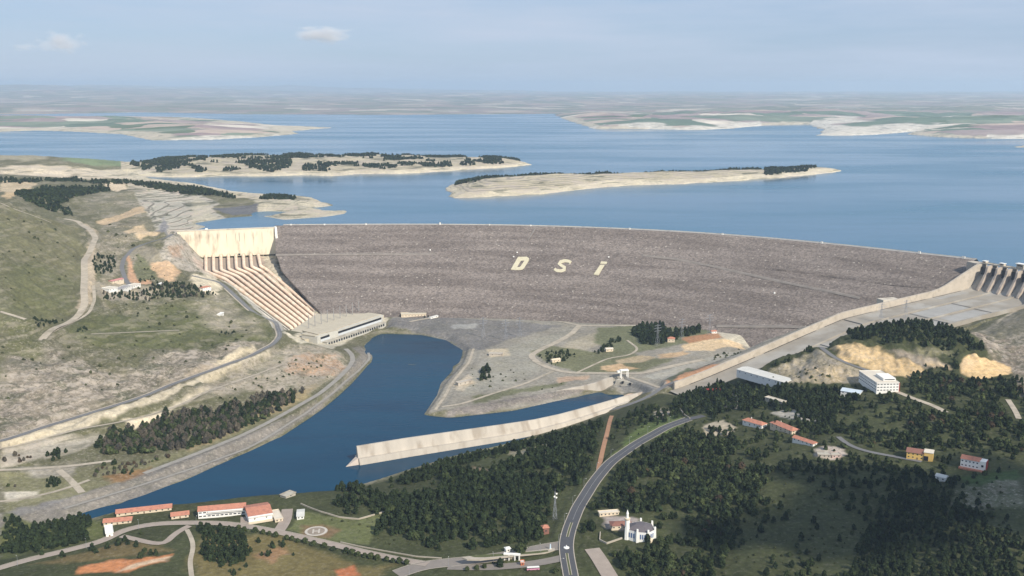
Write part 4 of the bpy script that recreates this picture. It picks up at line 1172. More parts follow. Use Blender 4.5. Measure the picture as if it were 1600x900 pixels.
mb.build("stone_patch", M_mk, label="pale sliver of spilled stone low on the right of the dam face", cat="stones")

# lamp pylons and instrument huts on the crest
def crest_pt(px):
    u = (px - 800) / 1600.0
    # pixel column to crest position
    best = min(range(len(CREST)), key=lambda i: abs(CREST[i, 0] / (CREST[i, 1] * cp + (CAM_Z - 169) * sp) - u))
    return best
for k, (px, hh_, wd) in enumerate([(452,3,4),(512,3,4),(573,3.5,4),(692,6,3.5),(768,3,3),(833,3,4),(985,3.5,4),(1133,3.5,4),(1290,4,4.5),(1505,4,6),(1441,4.5,5)]):
    i = crest_pt(px); t_ = empty("instrument_hut", (CREST[i, 0] - CN[i, 0] * 3, CREST[i, 1] - CN[i, 1] * 3, 169.3), math.atan2(_t[i, 1], _t[i, 0]),
        label="small white instrument hut on the crest of the dam", cat="hut", group="white huts along the dam crest")
    mb = MB(); mb.box((0, 0, hh_ / 2), (wd, 3, hh_)); mb.build("hut_wall", M_mk, t_)
    mb = MB(); mb.box((0, 0, hh_ + .15), (wd + .6, 3.6, .3)); mb.build("roof_slab", M_conc, t_)

# ------------------------------------------------------------------ intake block with its eight penstocks
M_int = mat("intake_concrete", (.72, .64, .48), .85, .12, .02, spots=(.50, .41, .30), spot_scale=.05, spot_thr=.60, stretch=(1, 1, .35))
M_conc2 = mat("weathered_concrete", (.46, .42, .34), .9, .16, .05, spots=(.33, .29, .23), spot_scale=.08, spot_thr=.56)
IA = P(276, 362, 169); IB = P(429, 356.2, 169)
ib = Vector((IB[0], IB[1], 0)); ia = Vector((IA[0], IA[1], 0)); il = (ib - ia).length; iang = math.atan2(ib.y - ia.y, ib.x - ia.x)
intake = empty("intake_block", (ia.x, ia.y, 0), iang, label="tall cream concrete intake wall at the left end of the dam above the pipes", cat="intake")
mb = MB()
zb = 104
mb.add([(0, 0, 169), (il, 0, 169), (il, 22, 169), (0, 22, 169), (20, -5, zb), (il, -5, zb), (il, 40, zb), (0, 40, zb)], [(0, 1, 2, 3), (4, 5, 1, 0), (5, 6, 2, 1), (6, 7, 3, 2), (7, 4, 0, 3), (7, 6, 5, 4)])
mb.build("face_wall", M_int, intake)
mb = MB(); mb.box((il / 2, -.2, 170.2), (il, 1.2, 2.4)); mb.build("parapet", M_conc, intake)
mb = MB()
for k in range(9): mb.box((32 + k * (il - 50) / 8.6, -3.2, 131), (.7, .7, 60))
mb.build("joint_rib", M_int, intake)
mb = MB(); mb.add([(il, -8, 171.5), (il + 5, -8, 171.5), (il + 5, 12, 171.5), (il, 12, 171.5), (il + 1, -24, 101), (il + 7, -24, 101), (il + 7, 20, 101), (il, 20, 101)], [(0, 1, 2, 3), (4, 5, 1, 0), (5, 6, 2, 1), (6, 7, 3, 2), (7, 4, 0, 3)])
mb.build("side_pier", mat("white_pier", (.80, .77, .68), .8, .06, .1), intake)
mb = MB(); mb.box((il * .62, -4.6, 107.5), (5, 2, 4)); mb.build("doorway", mat("dark_void", (.02, .02, .02), .9), intake)
mb = MB(); mb.box((il * .63, -2.2, 150), (.8, .8, 22)); mb.build("ladder", mat("grey_steel", (.2, .2, .2), .6), intake)
mb = MB(); mb.box((il * .30, 10, 171), (6, 5, 4)); mb.build("hoist_house", M_mk, intake)
# bench and slope slab carrying the penstocks
M_pipe = mat("salmon_pipe", (.74, .55, .40), .55, .08, .1, spots=(.80, .64, .48), spot_scale=.06, spot_thr=.5)
M_band = mat("pipe_ring", (.60, .42, .30), .6, .05, .2)
M_saddle = mat("saddle_concrete", (.36, .29, .23), .9, .1, .1)
tops = [P(321.5 + k * 11.7, 400 - k * .25, 107) for k in range(8)]
mids = [P(322 + k * 11.9 + (k == 7) * 2, 424.5 - k * 1.2, 94) for k in range(8)]
ben2 = [P(352 + k * 9.1, 436 - k * 2.2, 84) for k in range(8)]
ends = [P(455 + k * 6.1, 512 - k * 3.1, 17) for k in range(8)]
slab = MB()
for i in range(7):
    for A_, B_, C_, D_ in ((tops, tops, mids, mids),):
        q = [Vector(A_[i]), Vector(A_[i + 1]), Vector(C_[i + 1]), Vector(C_[i])]
        slab.add([(v.x, v.y, v.z - 5.5) for v in q], [(0, 3, 2, 1)])
    for A_, C_ in ((mids, ben2), (ben2, ends)):
        q = [Vector(A_[i]), Vector(A_[i + 1]), Vector(C_[i + 1]), Vector(C_[i])]
        slab.add([(v.x, v.y, v.z - 5.5) for v in q], [(0, 3, 2, 1)])
sl_o = slab.build("anchor_slab", M_saddle, label="sloping concrete apron carrying the eight salmon pipes down to the power station", cat="apron")
ords = ["leftmost", "second from the left", "third from the left", "fourth from the left", "fourth from the right", "third from the right", "second from the right", "rightmost"]
for k in range(8):
    a, b, c, d = Vector(tops[k]), Vector(mids[k]), Vector(ben2[k]), Vector(ends[k])
    root = empty("penstock", (a.x, a.y, a.z), label="salmon pink penstock pipe running down the slope, %s of the eight" % ords[k], cat="pipe", group="eight penstock pipes below the intake wall")
    def rel(v): return (v - a)
    def arc(p, q, r, n=5):
        u1 = (p - q).normalized(); u2 = (r - q).normalized(); s_ = 9
        p0 = q + u1 * s_; p1 = q + u2 * s_
        return [p0.lerp(q, t_).lerp(q.lerp(p1, t_), t_) for t_ in [i / n for i in range(n + 1)]]
    path = [a + Vector((0, 6, 0))] + [a] + arc(a, b, c) + arc(b, c, d) + [d, d + (d - c).normalized() * 6 + Vector((0, 0, -3))]
    mb = MB(); mb.tube([rel(v) for v in path], 4.0, 14); mb.build("pipe_body", M_pipe, root, smooth=True)
    nn = 13; dr = (d - c).normalized(); az = math.atan2(dr.y, dr.x)
    if k == 0:
        mb = MB(); mb.tube([-dr * .5, dr * .5], 4.35, 12); ring_me = mb.mesh("ring", M_band)
        mb = MB(); mb.box((0, 0, -3.6), (6.4, 2.6, 3.6), az + math.pi / 2); sad_me = mb.mesh("saddle", M_saddle)
    for j in range(1, nn):
        p = rel(c.lerp(d, j / nn))
        for nm_, me_ in (("ring", ring_me), ("saddle", sad_me)):
            o = bpy.data.objects.new(nm_, me_); COL.objects.link(o); o.parent = root; o.location = p
# stepped wall on the left of the pipes
q0, q1 = Vector(P(346, 441, 84)), Vector(P(447, 517, 20))
st = empty("stair_channel", q0, label="long grey concrete stair channel descending beside the leftmost pipe", cat="stairs")
mb = MB(); dr = (q1 - q0); nx_ = Vector((dr.y, -dr.x, 0)).normalized()
for o, w_, h_ in ((0, 2.2, 1.6), (-7, 1.6, 1.6)):
    A_ = Vector((0, 0, 0)) + nx_ * o; B_ = dr + nx_ * o
    mb.add([A_ - nx_ * w_ + Vector((0, 0, -6)), A_ + nx_ * w_ + Vector((0, 0, -6)), A_ + nx_ * w_ + Vector((0, 0, h_)), A_ - nx_ * w_ + Vector((0, 0, h_)),
            B_ - nx_ * w_ + Vector((0, 0, -6)), B_ + nx_ * w_ + Vector((0, 0, -6)), B_ + nx_ * w_ + Vector((0, 0, h_)), B_ - nx_ * w_ + Vector((0, 0, h_))],
           [(0, 1, 2, 3), (7, 6, 5, 4), (3, 2, 6, 7), (1, 5, 6, 2), (0, 3, 7, 4)])
mb.build("side_wall", M_conc, st)
mb = MB(); n = 60
for i in range(n):
    p = dr * ((i + .5) / n) - nx_ * 3.5; mb.box((p.x, p.y, p.z - .4), (dr.xy.length / n, 6, 1.2), math.atan2(dr.y, dr.x))
mb.build("steps", M_asph2, st)

# ------------------------------------------------------------------ power station
M_psroof = mat("sandy_roof", (.50, .44, .33), .9, .1, .05, spots=(.42, .36, .27), spot_scale=.05)
M_pswall = mat("station_wall", (.50, .48, .42), .85, .1, .08)
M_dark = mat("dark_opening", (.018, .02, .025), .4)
M_glass = mat("window_glass", (.03, .04, .055), .15, .1, .5, spec=.6)
PA = Vector(P(511.5, 545.5, 0)); PB = Vector(P(603.5, 513.5, 0)); pl = (PB - PA).xy.length; pang = math.atan2(PB.y - PA.y, PB.x - PA.x)
ps = empty("power_station", (PA.x, PA.y, 0), pang, label="long concrete power station at the water's edge below the pipes", cat="power station")
mb = MB(); mb.box((pl / 2, 7, 3.5), (pl, 14, 19)); mb.build("river_wall", M_pswall, ps)
mb = MB(); mb.box((pl / 2 - 3, 33, 12), (pl + 22, 40, 30)); mb.build("machine_hall", M_pswall, ps)
mb = MB(); mb.box((pl / 2 - 3, 36, 27.6), (pl + 24, 36, 1.2)); mb.build("roof", M_psroof, ps)
mb = MB(); mb.box((pl / 2 - 2, 12.9, 21.4), (pl + 4, .8, 4.2)); mb.build("clerestory", M_dark, ps)
mb = MB(); mb.box((pl / 2 + 0, 4.2, 14.1), (pl + 2, 9.5, 1.0)); mb.build("deck", M_conc2, ps)
mb = MB(); mb.box((pl / 2 - 2, 12.6, 16.8), (pl + 4, .6, 4.6)); mb.build("louvre_band", mat("pale_band", (.58, .6, .6), .7, .05), ps)
for k in range(24):
    mb = MB(); mb.box(((k + .8) * pl / 25, -.35, 10.2), (pl / 46, .8, 4.4)); mb.build("draft_gate", M_dark, ps)
for k in range(9):
    mb = MB(); mb.add([((k + .6) * pl / 9.4 - 1, -3.5, -6), ((k + .6) * pl / 9.4 + 1, -3.5, -6), ((k + .6) * pl / 9.4 + 1, 0, -6), ((k + .6) * pl / 9.4 - 1, 0, -6),
        ((k + .6) * pl / 9.4 - 1, -.2, 7), ((k + .6) * pl / 9.4 + 1, -.2, 7), ((k + .6) * pl / 9.4 + 1, .4, 7), ((k + .6) * pl / 9.4 - 1, .4, 7)], [(0, 3, 2, 1), (4, 5, 6, 7), (0, 1, 5, 4), (1, 2, 6, 5), (3, 0, 4, 7)])
    mb.build("buttress", M_conc2, ps)
# erection bay at the near end
EA = Vector(P(473, 528, 14)); EB = Vector(P(497, 534, 14)); el = (EB - EA).xy.length
eb = empty("control_building", (EA.x, EA.y, 8), math.atan2(EB.y - EA.y, EB.x - EA.x), label="pale grey control building with three dark doors at the near end of the power station", cat="building")
mb = MB(); mb.box((el / 2, 26, 10), (el, 52, 22)); mb.build("wall", M_pswall, eb)
mb = MB(); mb.box((el / 2, 26, 21.4), (el + 1.5, 53.5, .9)); mb.build("roof", M_psroof, eb)
for k in range(3):
    mb = MB(); mb.box((el * .42 + k * 8, -.1, 5), (3.6, .5, 6)); mb.build("door", M_dark, eb)
for k in range(4):
    mb = MB(); mb.box((el * .38 + k * 6.5, -.1, 16), (4.4, .5, 2)); mb.build("window", M_glass, eb)
for k in range(4):
    mb = MB(); mb.box((el + .1, 5 + k * 6.5, 16), (.5, 4.4, 2)); mb.build("window", M_glass, eb)
# transformer deck behind and its row of line masts
q = [P(x, y, 20) for x, y in ((452,518),(476,531),(520,520),(600,492),(545,487),(498,488))]
mb = MB(); mb.prism([(a, b) for a, b, c in q], 2, 20)
mb.build("transformer_deck", M_psroof, label="sandy concrete transformer deck between the pipe ends and the power station roof", cat="deck")
M_mast = mat("grey_mast", (.30, .29, .28), .6, .05, .3)
def mast(px, py, h, w, base=20):
    x, y, z = P(px, py, base)
    r_ = empty("line_mast", (x, y, base), pang, label="slender grey steel line mast standing behind the power station roof", cat="mast", group="row of line masts behind the power station")
    mb = MB()
    for sx in (-1, 1): mb.tube([(sx * w, 0, 0), (sx * w * .45, 0, h)], .42, 5)
    mb.build("leg", M_mast, r_)
    mb = MB()
    for j in range(7):
        t0, t1 = j / 7, (j + 1) / 7; a0 = w * (1 - .55 * t0); a1 = w * (1 - .55 * t1); s = 1 if j % 2 else -1
        mb.tube([(-s * a0, 0, t0 * h), (s * a1, 0, t1 * h)], .2, 4)
    mb.box((0, 0, h), (w * 2.4, .6, .6)); mb.build("bracing", M_mast, r_)
for k in range(9): mast(482.5 + k * 9.8, 512.5 - k * 3.0, 27, 1.1)

# ------------------------------------------------------------------ spillway
C0 = Vector((924, 1981, 0)); FD = Vector((-.876, -.482, 0)); WD = Vector((.482, -.876, 0))
def SW(s_, w_, z): v = C0 + FD * s_ + WD * w_; return (v.x, v.y, z)
def floor_z(s_):
    xs = [0, 8, 16, 26, 37, 60, 225, 380, 508, 600, 740, 780]; zs = [152, 149.5, 143, 133, 126.5, 124, 114, 103, 82, 61, 35, 24]
    # stations measured along the chute
    S = [0, 8, 16, 26, 37, 60, 212, 373, 472, 566, 690, 755]
    return float(np.interp(s_, S, zs))
M_ch = mat("chute_concrete", (.30, .268, .22), .9, .16, .03, spots=(.37, .345, .30), spot_scale=.02, spot_thr=.55, stretch=(1, 1, 1))
M_chw = mat("chute_wall_concrete", (.47, .41, .33), .9, .14, .05, spots=(.38, .33, .26), spot_scale=.09, spot_thr=.6)
M_pier = mat("pier_concrete", (.44, .37, .30), .9, .14, .08, spots=(.30, .25, .21), spot_scale=.12, spot_thr=.58)
sw = empty("spillway", tuple(C0), label="broad concrete spillway with gated piers and a long chute running down beside the dam", cat="spillway")
def swp(name, mb, m, **k):
    o = mb.build(name, m, sw, **k)
    o.matrix_parent_inverse = Matrix.Translation(-C0)
    return o
SS = [0, 4, 8, 12, 16, 21, 26, 31, 37, 48, 60] + list(range(80, 760, 20)) + [760]
mb = MB(); vs = []
for s_ in SS:
    for w_ in (0, .33, .66, 1): vs.append(SW(s_, w_ * cw(s_), floor_z(s_)))
mb.add(vs, [(4 * i + k, 4 * i + k + 1, 4 * i + 5 + k, 4 * i + 4 + k) for i in range(len(SS) - 1) for k in range(3)])
swp("chute_floor", mb, M_ch)
def sw_wall(w0, w1, hfun, s0, s1, name, m, out=0):
    S = [s_ for s_ in SS if s0 < s_ < s1]; S = [s0] + S + [s1]; mb = MB(); vs = []
    for s_ in S:
        z = floor_z(s_); h = hfun(s_)
        vs += [SW(s_, w0 - out, z - 14), SW(s_, w0, h), SW(s_, w1, h), SW(s_, w1, z - 3)]
    n = len(S)
    mb.add(vs, [(4 * i + k, 4 * i + k + 1, 4 * i + 5 + k, 4 * i + 4 + k) for i in range(n - 1) for k in range(3)] + [(0, 1, 2, 3), (4 * n - 1, 4 * n - 2, 4 * n - 3, 4 * n - 4)])
    return swp(name, mb, m)
def guide(s_):
    return float(np.interp(s_, [0, 14, 108, 130], [172.5, 172.5, 137, floor_z(130) + 12])) if s_ < 130 else floor_z(s_) + 12
sw_wall(-3.5, 0, guide, -14, 750, "side_wall", M_chw, out=6)
sw_wall(150, 153, lambda s_: float(np.interp(s_, [0, 14, 60, 80], [172, 172, floor_z(60) + 12, floor_z(80) + 5])) if s_ < 80 else floor_z(s_) + 5, -14, 440, "side_wall", M_ch)
sw_wall(49.4, 50.6, lambda s_: floor_z(s_) + 2.4, 40, 600, "divider", M_ch)
sw_wall(99.4, 100.6, lambda s_: floor_z(s_) + 2.4, 40, 500, "divider", M_ch)
for a, b, w_ in ((60, 150, .9), (160, 290, .9), (300, 420, .9), (430, 560, .9), (570, 720, .9)):  # thin dark strips along the foot of the left chute wall
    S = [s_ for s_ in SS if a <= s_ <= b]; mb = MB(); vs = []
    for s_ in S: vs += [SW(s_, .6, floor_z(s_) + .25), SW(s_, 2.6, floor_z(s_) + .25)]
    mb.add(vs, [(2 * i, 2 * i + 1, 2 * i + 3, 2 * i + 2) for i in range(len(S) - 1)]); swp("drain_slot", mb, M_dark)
for s_, w0, w1 in ((150, 53, 97), (153, 103, 140), (262, 53, 97), (265, 103, 147), (375, 5, 47), (480, 53, 97)):
    mb = MB(); z = floor_z(s_) + .3; z2 = floor_z(s_ + 2.6) + .3
    mb.add([SW(s_, w0, z), SW(s_, w1, z), SW(s_ + 2.6, w1, z2), SW(s_ + 2.6, w0, z2)], [(0, 1, 2, 3)]); swp("aeration_slot", mb, M_dark)
M_wht = mat("bleached_concrete", (.345, .33, .30), .85, .14, .03)
for s0, s1, w0, w1 in ((155, 258, 55, 95), (270, 370, 105, 145), (160, 250, 108, 138), (62, 140, 6, 20), (380, 470, 60, 95)):
    mb = MB(); S = [s0] + [s_ for s_ in SS if s0 < s_ < s1] + [s1]; vs = []
    for s_ in S: vs += [SW(s_, w0, floor_z(s_) + .15), SW(s_, w1, floor_z(s_) + .15)]
    mb.add(vs, [(2 * i, 2 * i + 1, 2 * i + 3, 2 * i + 2) for i in range(len(S) - 1)]); swp("repaired_slab", mb, M_wht)
prof = [(-14, 172.5), (13, 172.5), (16, 170), (19, 158), (27, 146), (40, 128), (40, 118), (-14, 118)]
for k in range(1, 8):
    w_ = 21.4 * k; mb = MB()
    vs = [SW(a, w_ - 2.1, z) for a, z in prof] + [SW(a, w_ + 2.1, z) for a, z in prof]; n = len(prof)
    mb.add(vs, [tuple(range(n)), tuple(range(2 * n - 1, n - 1, -1))] + [(i, n + i, n + (i + 1) % n, (i + 1) % n) for i in range(n)])
    swp("pier", mb, M_pier)
M_gate = mat("gate_steel", (.05, .055, .065), .6, .15, .2)
for k in range(7):
    mb = MB(); vs = []
    for j in range(9):
        t_ = -.55 + j * 1.25 / 8
        for w_ in (21.4 * k + (2.2 if k else .2), 21.4 * (k + 1) - 2.2): vs.append(SW(15 - 13 * math.cos(t_), w_, 159 + 13 * math.sin(t_)))
    mb.add(vs, [(2 * j, 2 * j + 1, 2 * j + 3, 2 * j + 2) for j in range(8)]); swp("radial_gate", mb, M_gate)
mb = MB(); vs = [SW(-12, -4, 172.6), SW(1, -4, 172.6), SW(1, 160, 172.6), SW(-12, 160, 172.6)]
mb.add([(a, b, c + 1.2) for a, b, c in vs] + vs, [(3, 2, 1, 0), (4, 5, 6, 7), (0, 1, 5, 4), (1, 2, 6, 5), (2, 3, 7, 6), (3, 0, 4, 7)])
swp("bridge_deck", mb, M_conc2)
mb = MB()
for a in (.8, -11.8): vs = [SW(a, -4, 173.8), SW(a + .3, -4, 173.8), SW(a + .3, 160, 173.8), SW(a, 160, 173.8)]; mb.add([(x, y, z + 1.1) for x, y, z in vs] + vs, [(3, 2, 1, 0), (4, 5, 6, 7), (0, 1, 5, 4), (1, 2, 6, 5), (2, 3, 7, 6), (3, 0, 4, 7)])
swp("railing", mb, M_conc)
mb = MB(); vs = [SW(-17, -34, 172.2), SW(3, -34, 172.2), SW(6, -3.4, 172.2), SW(-17, -3.4, 172.2)]
mb.add(vs + [(a, b, 138) for a, b, c in vs], [(3, 2, 1, 0), (0, 1, 5, 4), (1, 2, 6, 5), (2, 3, 7, 6), (3, 0, 4, 7)]); swp("abutment_block", mb, M_chw)
swa = math.atan2(WD.y, WD.x)
def hoist(w_, d, hh_, label, m1, name="gate_house", eave=.8):
    v = SW(-6, w_, 173.8); t_ = empty(name, v, swa, label=label, cat="gate house")
    mb = MB(); mb.box((0, 0, hh_ / 2), (d[0], d[1], hh_)); mb.build("wall", m1, t_)
    mb = MB(); mb.box((0, 0, hh_ + .35), (d[0] + eave * 2, d[1] + eave * 2, .7)); mb.build("roof", M_mk, t_)
    mb = MB(); mb.box((0, -d[1] / 2 - .05, hh_ * .65), (d[0] * .7, .3, hh_ * .25)); mb.build("window", M_glass, t_)
hoist(1, (7, 8), 3.6, "low sandy gate house where the dam crest meets the spillway bridge", M_chw)
hoist(39, (9, 7), 4.5, "small sandy hoist house on the spillway bridge above the third pier", M_chw)
hoist(78, (15, 8), 9.5, "tall white roofed gate house on the spillway bridge at the right edge of the view", M_conc2, eave=2)

# ------------------------------------------------------------------ river training wall
M_tw = mat("wall_concrete", (.47, .42, .35), .9, .14, .04, spots=(.35, .30, .24), spot_scale=.06, spot_thr=.57, stretch=(1, 1, .25))
base = [P(x, y, 0) for x, y in ((561,726),(640,712.5),(720,699.5),(790,688),(840,678),(880,667),(920,654),(955,641),(985,630),(1010,623))]
hts = [24, 24, 23, 22, 20, 18, 16, 13, 11, 10]
B = np.array([b[:2] for b in base]); t_ = np.gradient(B, axis=0); t_ /= np.linalg.norm(t_, axis=1)[:, None]; nn_ = np.stack([-t_[:, 1], t_[:, 0]], 1)
tw = empty("training_wall", (B[0, 0], B[0, 1], 0), label="long pale concrete training wall jutting into the river with a pointed tip", cat="river wall")
def twb(name, sec, m, idx=range(10)):
    mb = MB(); vs = []; n = len(sec(0))
    for i in idx:
        for o, z in sec(i): vs.append((B[i, 0] + nn_[i, 0] * o - B[0, 0], B[i, 1] + nn_[i, 1] * o - B[0, 1], z))
    m_ = len(list(idx)); fs = [(n * i + k, n * i + (k + 1) % n, n * i + n + (k + 1) % n, n * i + n + k) for i in range(m_ - 1) for k in range(n)]
    fs += [tuple(range(n - 1, -1, -1)), tuple(range(n * (m_ - 1), n * m_))]
    mb.add(vs, fs); return mb.build(name, m, tw)
twb("footing", lambda i: [(-4, -9), (-3.5, .3), (-1.5, hts[i] * .36), (16, hts[i] * .36), (20, -9)], M_tw)
twb("wall_face", lambda i: [(2.6, hts[i] * .34), (8, hts[i]), (10.5, hts[i]), (10.6, -8), (2.6, -8)], M_tw)
mb = MB(); a = Vector(P(540, 729.5, 0)) - Vector((B[0, 0], B[0, 1], 0)); e0 = nn_[0]
mb.add([tuple(a), (a.x, a.y, -9), (e0[0] * -.5, e0[1] * -.5, .3), (e0[0] * 2, e0[1] * 2, 8.6), (e0[0] * 12, e0[1] * 12, 8.6), (e0[0] * 16, e0[1] * 16, -9), (e0[0] * -1, e0[1] * -1, -9)],
       [(0, 2, 3), (0, 3, 4), (0, 4, 5), (0, 5, 1), (0, 1, 6, 2)])
mb.build("pointed_tip", mat("tip_concrete", (.52, .44, .37), .9, .1, .1), tw)
# earth bank between wall and hillside is part of the ground; far bank retaining wall of the outlet
def ribbon_wall(name, pix, hs_, thick, label, cat, m, z0=-5):
    b_ = [Vector(P(x, y, 0)) for x, y in pix]; o0 = b_[0]; root = empty(name, o0, label=label, cat=cat); mb = MB(); vs = []
    for i, p in enumerate(b_):
        d = (b_[min(i + 1, len(b_) - 1)] - b_[max(0, i - 1)]).normalized(); nx = Vector((-d.y, d.x, 0))
        for o, z in ((0, z0), (hs_[i] * .12, hs_[i]), (hs_[i] * .12 + thick, hs_[i]), (thick + 6, z0)):
            v = p - o0 + nx * o; vs.append((v.x, v.y, z))
    n = len(b_)
    mb.add(vs, [(4 * i + k, 4 * i + k + 1, 4 * i + 5 + k, 4 * i + 4 + k) for i in range(n - 1) for k in range(3)] + [(3, 2, 1, 0), (4 * n - 4, 4 * n - 3, 4 * n - 2, 4 * n - 1)])
    mb.build("wall_face", m, root); return root
ribbon_wall("retaining_wall", ((843,625),(860,621),(885,617),(910,614),(930,612.5),(945,612),(958,611)), (4, 8, 10, 12, 16, 22, 24), 2.5, "pale curved retaining wall rising to a tall end beside the outlet channel", "retaining wall", M_tw)
for (px, py, w_, lb) in ((962, 609, 17, "smaller tan rock mound at the head of the outlet channel"), (988, 620, 24, "longer tan rock mound in front of the outlet below the gantry")):
    x, y, z = P(px, py, 0); rr = random.Random(px); mb = MB()
    pr = [(1.0, -4), (.95, 0), (.8, 3), (.5, 5), (.1, 5.6)]; vs = []
    for a_, zz in pr:
        for k in range(14):
            t2 = 2 * math.pi * k / 14; j = 1 + rr.uniform(-.12, .12); vs.append((math.cos(t2) * w_ * .75 * a_ * j, math.sin(t2) * 7 * a_ * j, zz + rr.uniform(-.4, .4)))
    mb.add(vs, [(14 * i + k, 14 * i + (k + 1) % 14, 14 * i + 14 + (k + 1) % 14, 14 * i + 14 + k) for i in range(4) for k in range(14)] + [tuple(range(56, 70))])
    o = mb.build("rock_mound", mat("tan_rock", (.48, .36, .27), .95, .25, .3, bump=.4), label=lb, cat="rock mound"); o.location = (x, y, 0); o.rotation_euler = (0, 0, .25)
# outlet headwall with gates and the white gantry
hv = P(962, 608, 0); he = P(1003, 617, 0)
hl = math.dist(hv[:2], he[:2]); ha = math.atan2(he[1] - hv[1], he[0] - hv[0])
hw = empty("outlet_headwall", hv, ha, label="grey concrete outlet headwall with dark openings under the white gantry", cat="headwall")
mb = MB(); mb.add([(-6, 2, -4), (hl, 2, -4), (hl, 40, -4), (-6, 40, -4), (-6, 10, 14), (hl, 10, 14), (hl, 40, 14), (-6, 40, 14)], [(0, 3, 2, 1), (4, 5, 6, 7), (0, 1, 5, 4), (1, 2, 6, 5), (2, 3, 7, 6), (3, 0, 4, 7)])
mb.build("wall", M_conc2, hw)
for x, z in ((6, 4), (9, 12), (24, 3.5), (24, 12)):
    mb = MB(); mb.box((x, 4.2 + z * .35, z), (3.2, 3, 3.6)); mb.build("opening", M_dark, hw)
g_ = castg(975, 592); gt = empty("gantry_crane", g_, .25, label="white portal gantry crane standing on the outlet headwall", cat="crane")
for sx in (-6, 6):
    for sy in (-3, 3):
        mb = MB(); mb.box((sx, sy, 6), (1.2, 1.2, 14)); mb.build("leg", M_mk, gt)
mb = MB(); mb.box((0, 0, 13.6), (15, 8, 1.8)); mb.build("top_frame", M_mk, gt)
mb = MB(); mb.box((-10, 0, 11.6), (6, 5, 3)); mb.build("cab", M_mk, gt)

# ------------------------------------------------------------------ buildings
M_white = mat("white_render", (.80, .78, .72), .8, .05, .2)
M_cream = mat("cream_render", (.66, .55, .40), .85, .07, .2)
M_yel = mat("yellow_render", (.66, .44, .14), .85, .07, .2)
M_tile = mat("red_tiles", (.46, .20, .13), .85, .12, .25, spots=(.36, .16, .11), spot_scale=.3, spot_thr=.58)
M_tiled = mat("dark_red_tiles", (.24, .115, .085), .85, .12, .25)
M_flat = mat("flat_roof_screed", (.64, .57, .46), .9, .1, .1)
M_grey = mat("grey_roofing", (.33, .31, .29), .8, .1, .1)
M_metal = mat("light_metal_sheet", (.60, .58, .52), .55, .08, .1)
M_redp = mat("dark_red_paint", (.30, .04, .03), .7, .05, .2)
M_brown = mat("brown_timber", (.18, .12, .08), .8, .1, .3)
EXC = []
def building(name, label, cat, pA, pB, depth, h, roof='flat', wall=M_white, rm=None, floors=1, cols=4, rh=3.0, side=0, group=None, winw=1.6, winh=1.3, base=None, eave=.7, door=None, dz=0.0, chim=False, sidewin=None):
    A_ = Vector(castg(*pA)); B_ = Vector(castg(*pB))
    L_ = (B_ - A_).xy.length; ang = math.atan2(B_.y - A_.y, B_.x - A_.x)
    ux, uy = math.cos(ang), math.sin(ang)
    zz = [ground_z(A_.x + ux * a - uy * b, A_.y + uy * a + ux * b) for a in (0, L_) for b in (0, depth)]
    z = (max(zz) * .5 + (A_.z + B_.z) / 2 * .5) + dz
    r_ = empty(name, (A_.x, A_.y, z), ang, label=label, cat=cat, group=group)
    mb = MB(); mb.box((L_ / 2, depth / 2, h / 2 - 3), (L_, depth, h + 6)); mb.build("wall", wall, r_)
    EXC.append((A_.x, A_.y, ux, uy, L_, depth))
    rm = rm or (M_flat if roof == 'flat' else M_tile); e = eave
    mb = MB()
    if roof == 'flat':
        mb.box((L_ / 2, depth / 2, h + .2), (L_ + e * 2, depth + e * 2, .4)); mb.build("roof", rm, r_)
        mb = MB()
        for c_, d_ in (((L_ / 2, -e + .15, h + .65), (L_ + 2 * e, .3, .5)), ((L_ / 2, depth + e - .15, h + .65), (L_ + 2 * e, .3, .5)), ((-e + .15, depth / 2, h + .65), (.3, depth + 2 * e - .6, .5)), ((L_ + e - .15, depth / 2, h + .65), (.3, depth + 2 * e - .6, .5))): mb.box(c_, d_)
        mb.build("parapet", wall, r_)
    else:
        x0, x1, y0, y1 = -e, L_ + e, -e, depth + e; ym = depth / 2; hip = depth / 2 if roof == 'hip' else 0.0
        hip = min(hip, L_ / 2 - .5)
        mb.add([(x0, y0, h), (x1, y0, h), (x1, y1, h), (x0, y1, h), (x0 + hip, ym, h + rh), (x1 - hip, ym, h + rh)], [(0, 1, 5, 4), (2, 3, 4, 5), (1, 2, 5), (3, 0, 4), (3, 2, 1, 0)])
        mb.build("roof", rm, r_)
        if chim:
            mb = MB(); mb.box((L_ * .3, ym + 1, h + rh + .2), (1, 1, 2.2)); mb.build("chimney", wall, r_)
    fh = h / floors
    for f_ in range(floors):
        for k in range(cols):
            x = (k + .5) * L_ / cols
            if door is not None and f_ == 0 and k == door:
                mb = MB(); mb.box((x, -.06, 1.15), (1.5, .2, 2.3)); mb.build("door", M_brown, r_); continue
            mb = MB(); mb.box((x, -.05, fh * f_ + fh * .55), (winw, .18, winh)); mb.build("window", M_glass, r_)
        for k in range(side):
            y = (k + .5) * depth / side
            mb = MB(); mb.box((L_ + .05, y, fh * f_ + fh * .55), (.18, winw, winh)); mb.build("window", M_glass, r_)
            mb = MB(); mb.box((-.05, y, fh * f_ + fh * .55), (.18, winw, winh)); mb.build("window", M_glass, r_)
    r_['_'] = 0; del r_['_']
    return r_, L_
